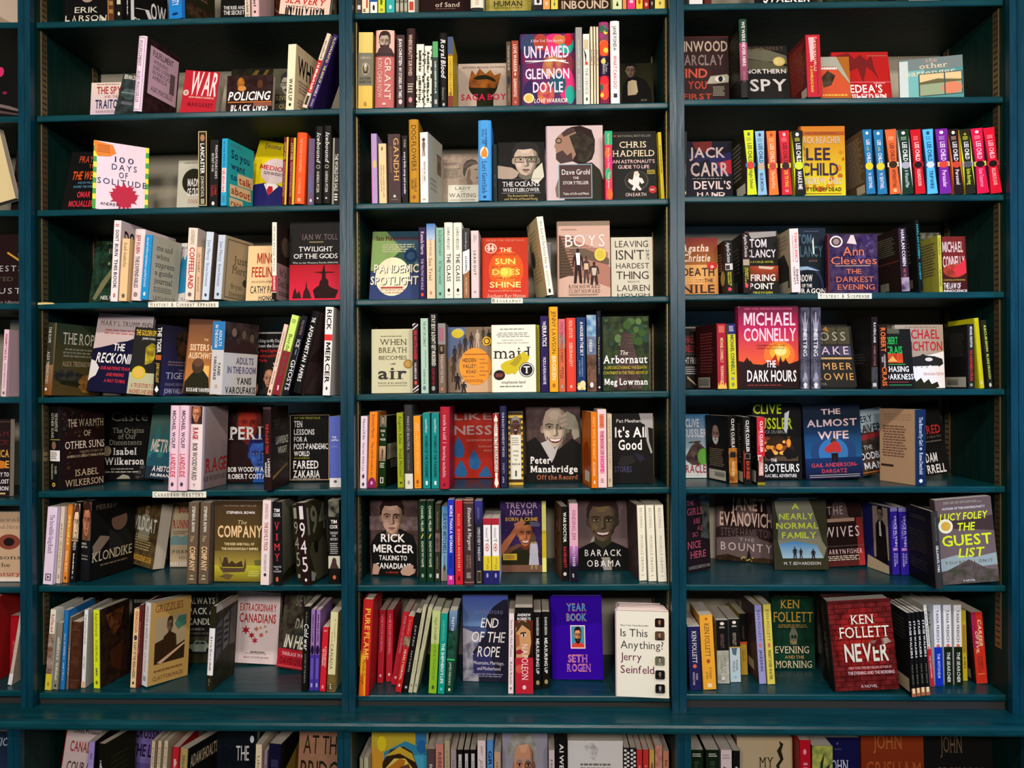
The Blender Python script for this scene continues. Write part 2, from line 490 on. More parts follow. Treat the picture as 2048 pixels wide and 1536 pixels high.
def corner_at(sh, u, d):
    v = 768.0
    for _ in range(4):
        P = unproject(u, v, d); P.z = sh.z(P.x); v = project(P)[1]
    return P

def place(sh, line, where, group):
    secs = [q.strip() for q in line.split(' / ')]
    tk = secs[0].split()
    kind = tk[0]; nums = []; opt = {}
    for q in tk[1:]:
        if '=' in q: k, v = q.split('='); opt[k] = float(v)
        elif q == 'h': opt['h'] = 1
        elif q[0] == 'b' and q[1:].replace('.', '').isdigit(): nums.append(q)
        else: nums.append(float(q))
    xs = {'S': 2, 'F': 2, 'A': 3, 'R': 3}[kind]
    X = [sh.px(v) for v in nums[:xs]]
    yt = sh.py(nums[xs]); dd = nums[xs + 1]
    yaw = nums[xs + 2] if len(nums) > xs + 2 else opt.get('y', {'S': 90, 'F': 0}.get(kind, 60))
    th = math.radians(yaw)
    uo = {'S': 1, 'F': 0, 'A': 1, 'R': 2}[kind]
    if isinstance(dd, str):
        yb = sh.py(float(dd[1:]))
        def bot(d): return project(corner_at(sh, X[uo], d))[1]
        d = solve(bot, yb, 0.05, 0.2)
        if not -0.02 < d < 0.37:
            REPORT.append('depth %.3f %s' % (d, line[:60])); d = min(max(d, 0.01), 0.34)
    else: d = dd / 100
    O = corner_at(sh, X[uo], d)
    yb = project(O)[1]
    c = Vector((math.cos(th), math.sin(th), 0)); b = Vector((-math.sin(th), math.cos(th), 0))
    t = opt['t'] / 100 if 't' in opt else None
    w = opt['w'] / 100 if 'w' in opt else None
    ray = math.atan2(O.x - CAMP.x, O.y - CAMP.y)
    def cb(a): return Vector((math.cos(a), math.sin(a), 0)), Vector((-math.sin(a), math.cos(a), 0))
    def far(a, ww):          # column of the far edge of the visible cover
        c_, b_ = cb(a)
        if kind == 'R':
            tt = solve(lambda q: project(O + b_ * q)[0], X[1], 0.01, 0.03)
            return project(O + b_ * tt + c_ * ww)[0]
        return project(O + c_ * ww)[0]
    if kind in 'AR':
        if w is None: w = 0.152 if opt.get('h') else 0.135
        lo, hi = (-ray + math.radians(18), math.radians(90)) if kind == 'A' else (math.radians(90), math.radians(150))
        tgt = X[2] if kind == 'A' else X[0]
        for _ in range(30):           # far edge moves towards -x as the book turns
            mid = (lo + hi) / 2
            if far(mid, w) > tgt: lo = mid
            else: hi = mid
        th = (lo + hi) / 2
    c, b = cb(th)
    if t is None:
        if kind in 'SA': t = solve(lambda q: project(O + b * q)[0], X[0], 0.01, 0.03)
        elif kind == 'R': t = solve(lambda q: project(O + b * q)[0], X[1], 0.01, 0.03)
        else: t = 0.022
    if w is None:
        if kind == 'F': w = solve(lambda q: project(O + c * q)[0], X[1], 0.1, 0.15)
        else: w = 0.142
    if not 0.003 < t < 0.075: REPORT.append('t %.3f %s' % (t, line[:60])); t = min(max(t, 0.005), 0.06)
    if not 0.06 < w < 0.235: REPORT.append('w %.3f %s' % (w, line[:60])); w = min(max(w, 0.1), 0.2)
    tilt = math.radians(opt.get('tl', 0))
    lean = math.atan2(opt.get('dx', 0) / sh.sc, max(40, yb - yt)) - sh.slope
    R = rot(th, tilt, lean)
    if kind == 'S': t *= 0.97
    if kind in 'AR': REPORT.append('yaw %.0f t %.3f w %.3f %s' % (math.degrees(th), t, w, line[:50]))
    O2 = O.copy(); O2.z += 0.003
    up = R @ Vector((0, 0, 1))
    h = solve(lambda q: project(O2 + up * q)[1], yt, 0.2, 0.25)
    if not 0.12 < h < 0.30: REPORT.append('h %.3f %s' % (h, line[:60])); h = min(max(h, 0.13), 0.27)
    vis = 1.0
    if kind == 'F':           # the shelf edge hides the foot of a cover that stands deeper on a high shelf
        top_, bot_ = project(O2 + R @ Vector((w / 2, 0, h)))[1], project(O2 + R @ Vector((w / 2, 0, 0)))[1]
        xm = (O2 + R @ Vector((w / 2, 0, 0))).x
        ed = project(Vector((xm, sh.dy, sh.z(xm))))[1]
        if ed < bot_: vis = (ed - top_) / (bot_ - top_)
    label = secs[1] + ', ' + where
    spine = secs[2] if len(secs) > 2 else '#888'
    cover = secs[3] if len(secs) > 3 else spine.split(';')[0].strip()
    base = spine.split(';')[0].strip()
    bb = base
    ik = '443' if sum(int(q, 16) for q in base[1:4]) < 22 else '655'
    back = secs[4] if len(secs) > 4 else '%s; @l|10 88 10 70 12 #%s' % (base, ik)
    return dict(O=O2, R=R, w=w, h=h, t=t, hard=bool(opt.get('h')), spine=spine, cover=cover, back=back, label=label, group=group, sh=sh, line=line, vis=vis, k=1 / math.cos(lean) ** 2)

# ---------------------------------------------------------------- keeping neighbours from cutting into each other
def quad(B, s):
    m = 0.0007
    return [((B['O'] + B['R'] @ Vector((x, y, s))).x, (B['O'] + B['R'] @ Vector((x, y, s))).y) for x, y in ((-m - (0.005 if B['hard'] else 0), -m), (B['w'] + m, -m), (B['w'] + m, B['t'] * B['k'] + m), (-m - (0.005 if B['hard'] else 0), B['t'] * B['k'] + m))]
def mtv(A, Bq):
    best = None
    for P in (A, Bq):
        for i in range(4):
            (ax, ay), (bx, by) = P[i], P[(i + 1) % 4]
            nx, ny = by - ay, ax - bx
            L = math.hypot(nx, ny)
            if L < 1e-9: continue
            nx /= L; ny /= L
            pa = [x * nx + y * ny for x, y in A]; pb = [x * nx + y * ny for x, y in Bq]
            ov = min(max(pa) - min(pb), max(pb) - min(pa))
            if ov <= 0: return None
            sg = -1 if sum(pa) < sum(pb) else 1
            if best is None or ov < best[0]: best = (ov, nx * sg, ny * sg)
    return best
def settle(books, xlo, xhi):
    for it in range(150):
        moved = False
        for i in range(len(books)):
            for j in range(i + 1, len(books)):
                A, B = books[i], books[j]
                if abs(A['O'].x - B['O'].x) > 0.4: continue
                hm = min(A['h'], B['h'])
                worst = None
                for s in (0, hm * .5, hm):
                    r = mtv(quad(A, s), quad(B, s))
                    if r and (worst is None or r[0] > worst[0]): worst = r
                if worst:
                    ov, nx, ny = worst
                    if it == 0 and ov > 0.02: REPORT.append('clash %.3f | %s | %s' % (ov, A['line'][:50], B['line'][:50]))
                    k = min(ov, 0.02) * 0.51
                    A['O'].x += nx * k; A['O'].y += ny * k; B['O'].x -= nx * k; B['O'].y -= ny * k
                    moved = True
        for B in books:
            pts = quad(B, 0) + quad(B, B['h'])
            lo, hi = min(p[0] for p in pts), max(p[0] for p in pts)
            if lo < xlo: B['O'].x += xlo - lo; moved = True
            if hi > xhi: B['O'].x -= hi - xhi; moved = True
            dp = max(p[1] for p in pts)
            if dp > 0.3835: B['O'].y -= dp - 0.3835; moved = True
        if not moved: break
    for B in books:
        lift = max(B['sh'].z((B['O'] + q).x) - (B['O'] + q).z for q in (B['R'] @ Vector(c) for c in ((0, 0, 0), (B['w'], 0, 0), (0, B['t'], 0), (B['w'], B['t'], 0))))
        B['O'].z += lift + 0.001
        make_book(Matrix.Translation(B['O']) @ B['R'].to_4x4(), B['w'], B['h'], B['t'], B['hard'], B['spine'], B['cover'], B['back'], B['label'], B['group'], B['vis'])
# ---------------------------------------------------------------- the room
def struct(name, v, f, m):
    o = link(name, v, f, [m]); o['kind'] = 'structure'; return o
struct('floor', *box(-4, 4, -4.5, 0.46, -0.05, -0.0005), M_FLOOR)
struct('wall_back', *box(-4, 4, 0.46, 0.56, -0.05, 3.4), M_WALL)
struct('ceiling', *box(-4, 4, -4.5, 0.56, 3.4, 3.5), M_WALL)

# ---------------------------------------------------------------- bookcases
def px_x(u, y=0.0): return unproject(u, 768, y).x
LEDGE_Z = CAMZ - 0.949
TOP_Z = 3.07
# pixel rows of each shelf's front top edge: (left end, right end)
ROWS = {
 'xfarhistory': [(45, 43.5), (234, 232), (421, 419.5), (608, 606.5), (796, 794), (1000, 999), (1175, 1174), (1382, 1381)],
 'history': [(43.5, 27.5), (231, 216.5), (420, 408), (606, 599), (794, 791.5), (983, 978), (1172, 1169), (1386, 1386)],
 'biography': [(25, 15.5), (216, 204), (406.5, 396.5), (598.5, 591.5), (788.5, 782), (979, 974), (1170.5, 1168), (1390, 1392)],
 'mystery': [(7, -3), (198, 192), (392, 388), (588, 582.5), (779, 777.5), (974.6, 972.5), (1169, 1171), (1388, 1390)],
}
BAYS = [('xfarhistory', -330, -304, 38.5, 51), ('history', 51, 63, 681, 694), ('biography', 694, 707.5, 1342, 1356), ('mystery', 1356, 1371, 2022, 2037)]
CASE_LABEL = {
 'xfarhistory': 'teal painted bookcase cut off by the picture edge beside the history bookcase',
 'history': 'tall teal painted bookcase with the History and Canadian History shelf signs',
 'biography': 'tall teal painted bookcase with the Biography shelf sign, between two others',
 'mystery': 'tall teal painted bookcase with the Mystery shelf sign and bluish end post',
}
def standard(x, side, y0, y1, z0, z1, parent, name):
    """brass shelf strip with slots, lying on a side panel whose face is at x; side = +1 faces right."""
    a, b = (x, x + 0.003) if side > 0 else (x - 0.003, x)
    V, Fc = box(a, b, y0, y1, z0, z1); mi = [0] * 6
    xs = b + 0.0002 if side > 0 else a - 0.0002
    z = z0 + 0.01
    while z < z1 - 0.01:
        n = len(V)
        V += [(xs, y0 + .004, z), (xs, y1 - .004, z), (xs, y1 - .004, z + .0055), (xs, y0 + .004, z + .0055)]
        Fc.append((n, n + 1, n + 2, n + 3)); mi.append(1); z += 0.0175
    return link(name, V, Fc, [M_BRASS, M_SLOT_GAP], parent, mi)
INSIDE = {}
for key, u0, u1, u2, u3 in BAYS:
    x0, x1, x2, x3 = (px_x(u) for u in (u0, u1, u2, u3))
    INSIDE[key[0].upper()] = (x1 + 0.0045, x2 - 0.0045)
    root = empty('bookcase', ((x0 + x3) / 2, 0.2, LEDGE_Z))
    tag(root, CASE_LABEL[key], 'bookcase', 'bookcases standing on the ledge')
    root2 = root
    P = Matrix.Translation(-Vector(root.location))
    def part(o, r=root):
        o.parent = r; o.matrix_parent_inverse = Matrix.Translation(-Vector(r.location)); return o
    g = 0.0012
    for a, b in ((x0 + g / 2, x1), (x2, x3 - g / 2)):
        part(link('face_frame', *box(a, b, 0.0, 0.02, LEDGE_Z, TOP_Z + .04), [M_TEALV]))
    part(link('side_panel', *box(x0 + g / 2, x1, 0.02, 0.384, LEDGE_Z, TOP_Z), [M_INNER_SHADE]))
    part(link('side_panel', *box(x2, x3 - g / 2, 0.02, 0.384, LEDGE_Z, TOP_Z), [M_INNER_SHADE]))
    part(link('back_panel', *box(x0 + g, x3 - g, 0.385, 0.40, LEDGE_Z, TOP_Z), [M_BACK]))
    part(link('top_panel', *box(x0 + g, x3 - g, 0.0, 0.40, TOP_Z, TOP_Z + .04), [M_TEAL]))
    for r, (ya, yb) in enumerate(ROWS[key]):
        A = unproject(u1 + 12, ya, 0.03); B = unproject(u2 - 4, yb, 0.03)
        sl = (B.z - A.z) / (B.x - A.x)
        za, zb = A.z + sl * (x1 + .001 - A.x), A.z + sl * (x2 - .001 - A.x)
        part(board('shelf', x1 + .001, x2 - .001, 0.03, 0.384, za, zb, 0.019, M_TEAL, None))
    part(link('kickboard', *box(x1 + .001, x2 - .001, 0.034, 0.05, LEDGE_Z + .0005, min(za, zb) - 0.0195), [M_SLOT_GAP]))  # near-black board closing the gap, its colour stands in for shadow
    for ya_, yb_ in ((0.05, 0.078), (0.33, 0.358)):
        zt = LEDGE_Z + 0.11 if key != 'mystery' else LEDGE_Z + 0.17
        part(standard(x1, 1, ya_, yb_, zt, TOP_Z - .02, None, 'shelf_standard'))
        part(standard(x2, -1, ya_, yb_, zt, TOP_Z - .02, None, 'shelf_standard'))
# ledge under the bookcases
lx0, lx1 = px_x(-340), px_x(2300)
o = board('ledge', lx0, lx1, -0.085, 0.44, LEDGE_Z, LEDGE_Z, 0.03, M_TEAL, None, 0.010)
tag(o, 'long teal painted ledge with a shiny rounded front edge under the bookcases', 'ledge')
# end post beyond the mystery bookcase
ex0, ex1 = px_x(2037) + .001, px_x(2110)
o = link('end_post', *box(ex0, ex1, 0.0, 0.40, LEDGE_Z, TOP_Z), [M_TEALV])
tag(o, 'bluish teal post standing beyond the mystery bookcase at the picture edge', 'post')
# base bookcases below the ledge
BASE_LABEL = {'xfarhistory': 'low teal bookcase under the ledge, below the cut off bookcase', 'history': 'low teal bookcase under the ledge, below the history bookcase',
              'biography': 'low teal bookcase under the ledge, below the biography bookcase', 'mystery': 'low teal bookcase under the ledge, below the mystery bookcase'}
BASE_SHELF = CAMZ - 1.30
for key, u0, u1, u2, u3 in BAYS:
    x0, x1, x2, x3 = (px_x(u) for u in (u0, u1, u2, u3))
    root = empty('base_bookcase', ((x0 + x3) / 2, 0.2, 0))
    tag(root, BASE_LABEL[key], 'bookcase', 'low bookcases under the ledge')
    def part(o, r=root):
        o.parent = r; o.matrix_parent_inverse = Matrix.Translation(-Vector(r.location)); return o
    zt = LEDGE_Z - 0.031; g = 0.0012
    for a, b in ((x0 + g / 2, x1), (x2, x3 - g / 2)):
        part(link('face_frame', *box(a, b, -0.06, -0.04, 0, zt), [M_TEALV]))
    part(link('side_panel', *box(x0 + g / 2, x1, -0.04, 0.384, 0, zt), [M_INNER_SHADE]))
    part(link('side_panel', *box(x2, x3 - g / 2, -0.04, 0.384, 0, zt), [M_INNER_SHADE]))
    part(link('back_panel', *box(x0 + g, x3 - g, 0.385, 0.40, 0, zt), [M_BACK]))
    for z in (BASE_SHELF, 0.10):
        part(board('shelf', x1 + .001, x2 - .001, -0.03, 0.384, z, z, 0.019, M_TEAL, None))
o = link('end_post', *box(ex0, ex1, -0.06, 0.40, 0, LEDGE_Z - .031), [M_TEALV])
tag(o, 'short teal post under the ledge at the picture edge, below the tall end post', 'post')

# ---------------------------------------------------------------- shelf signs
def sign(txt, u0, u1, v0, v1, label):
    y = 0.0292
    A, B = unproject(u0, (v0 + v1) / 2, y), unproject(u1, (v0 + v1) / 2, y)
    w = B.x - A.x; hh = unproject(u0, v0, y).z - unproject(u0, v1, y).z
    sl = math.atan2(B.z - A.z, w)
    pr = Print('eed', w / hh)
    # small capitals set like a typewriter
    x = 0; segs = []
    for i, chh in enumerate(txt):
        big = chh.isupper() and (i == 0 or txt[i - 1] == ' ') or chh == '&'
        segs.append((chh.upper(), big, x)); x += 1.12 if big else (0.95 if chh != ' ' else 0.7)
    for chh, big, p0 in segs:
        if chh == ' ': continue
        a = 3 + 94 * p0 / x; b = a + 94 * (0.78 if big else 0.66) / x
        if chh == 'I': a += .15 * (b - a); b -= .15 * (b - a)
        pr.text(chh, a, b, 16 if big else 32, 84, '222', 's')
    mp = lambda px, py, off: (px / 100 * w, -off, hh * (1 - py / 100))
    V, Fc, ms, mi, uv = apply_print(pr, mp, box(0, w, 0, 0.0006, 0, hh), 0.0002)
    o = link('shelf_sign', V, Fc, ms, None, mi, uv)
    o.matrix_world = Matrix.Translation((A.x, y - 0.0002, A.z - hh / 2)) @ Matrix.Rotation(-sl, 4, 'Y')
    tag(o, label, 'sign', 'paper shelf signs')
sign('History & Current Affairs', 296.5, 437, 603.5, 614.5, 'long paper sign reading History and Current Affairs stuck on the shelf edge')
sign('Canadian History', 305, 412.5, 983, 995, 'paper sign reading Canadian History stuck on the shelf edge')
sign('Biography', 983, 1045.5, 596.5, 606.5, 'short paper sign reading Biography stuck on the shelf edge')
sign('Mystery & Suspense', 1636, 1743.5, 586.5, 597.5, 'paper sign reading Mystery and Suspense stuck on the shelf edge')
_A = unproject(72, 607.5, 0.0291)
o = link('tape_strip', [(0, 0, 0), (.052, 0, .002), (.045, 0, .006), (.02, 0, .007), (0, 0, .006), (0, -.0006, 0), (.052, -.0006, .002), (.045, -.0006, .006), (.02, -.0006, .007), (0, -.0006, .006)],
         [(0, 1, 2, 3, 4), (9, 8, 7, 6, 5), (0, 5, 6, 1), (1, 6, 7, 2), (2, 7, 8, 3), (3, 8, 9, 4), (4, 9, 5, 0)], [ink('dc8')])
o.location = (INSIDE['H'][0] - .003, 0.0294, _A.z - .003)
tag(o, 'strip of pale torn tape on the end of the shelf edge above the rope book', 'tape')

# ---------------------------------------------------------------- shelves as frames for the notes below
_CR = {'history': (60, 3.103, 75, 677, [0, 0, 230, 420, 600, 790, 980, 1170]), 'biography': (690, 3.012, 719.5, 1338, [0, 0, 210, 400, 590, 780, 970, 1170]),
       'mystery': (1340, 2.893, 1383, 2018, [0, 0, 210, 400, 590, 780, 970, 1170])}
ORD = ['topmost', 'second', 'third', 'fourth', 'fifth', 'sixth', 'seventh', 'eighth']
SHELVES = {}
for key, (ox, sc, ua, ub, oys) in _CR.items():
    for r in range(8):
        ya, yb = ROWS[key][r]
        SHELVES[key[0].upper() + str(r)] = (Shelf(ox, oys[r], sc, ua, ya, ub, yb), ORD[r] + ' shelf, ' + key + ' bay', 'books on the ' + ORD[r] + ' shelf of the ' + key + ' bay')
for key, ox, sc in (('history', 0, 2.844), ('biography', 690, 3.012), ('mystery', 1340, 2.893)):
    SHELVES[key[0].upper() + '8'] = (Shelf(ox, 1400, sc, 0, 0, 0, 0, zfix=BASE_SHELF), 'below the ledge, ' + key + ' bay', 'books under the ledge below the ' + key + ' bay')
for r in range(8):
    ya, yb = ROWS['xfarhistory'][r]
    SHELVES['X' + str(r)] = (Shelf(0, 0, 1.0, -292, ya, 34, yb), ORD[r] + ' shelf, cut off bay', 'books on the ' + ORD[r] + ' shelf of the cut off bay')
SHELVES['X8'] = (Shelf(0, 0, 1.0, 0, 0, 0, 0, zfix=BASE_SHELF), 'below the ledge, cut off bay', 'books under the ledge below the cut off bay')
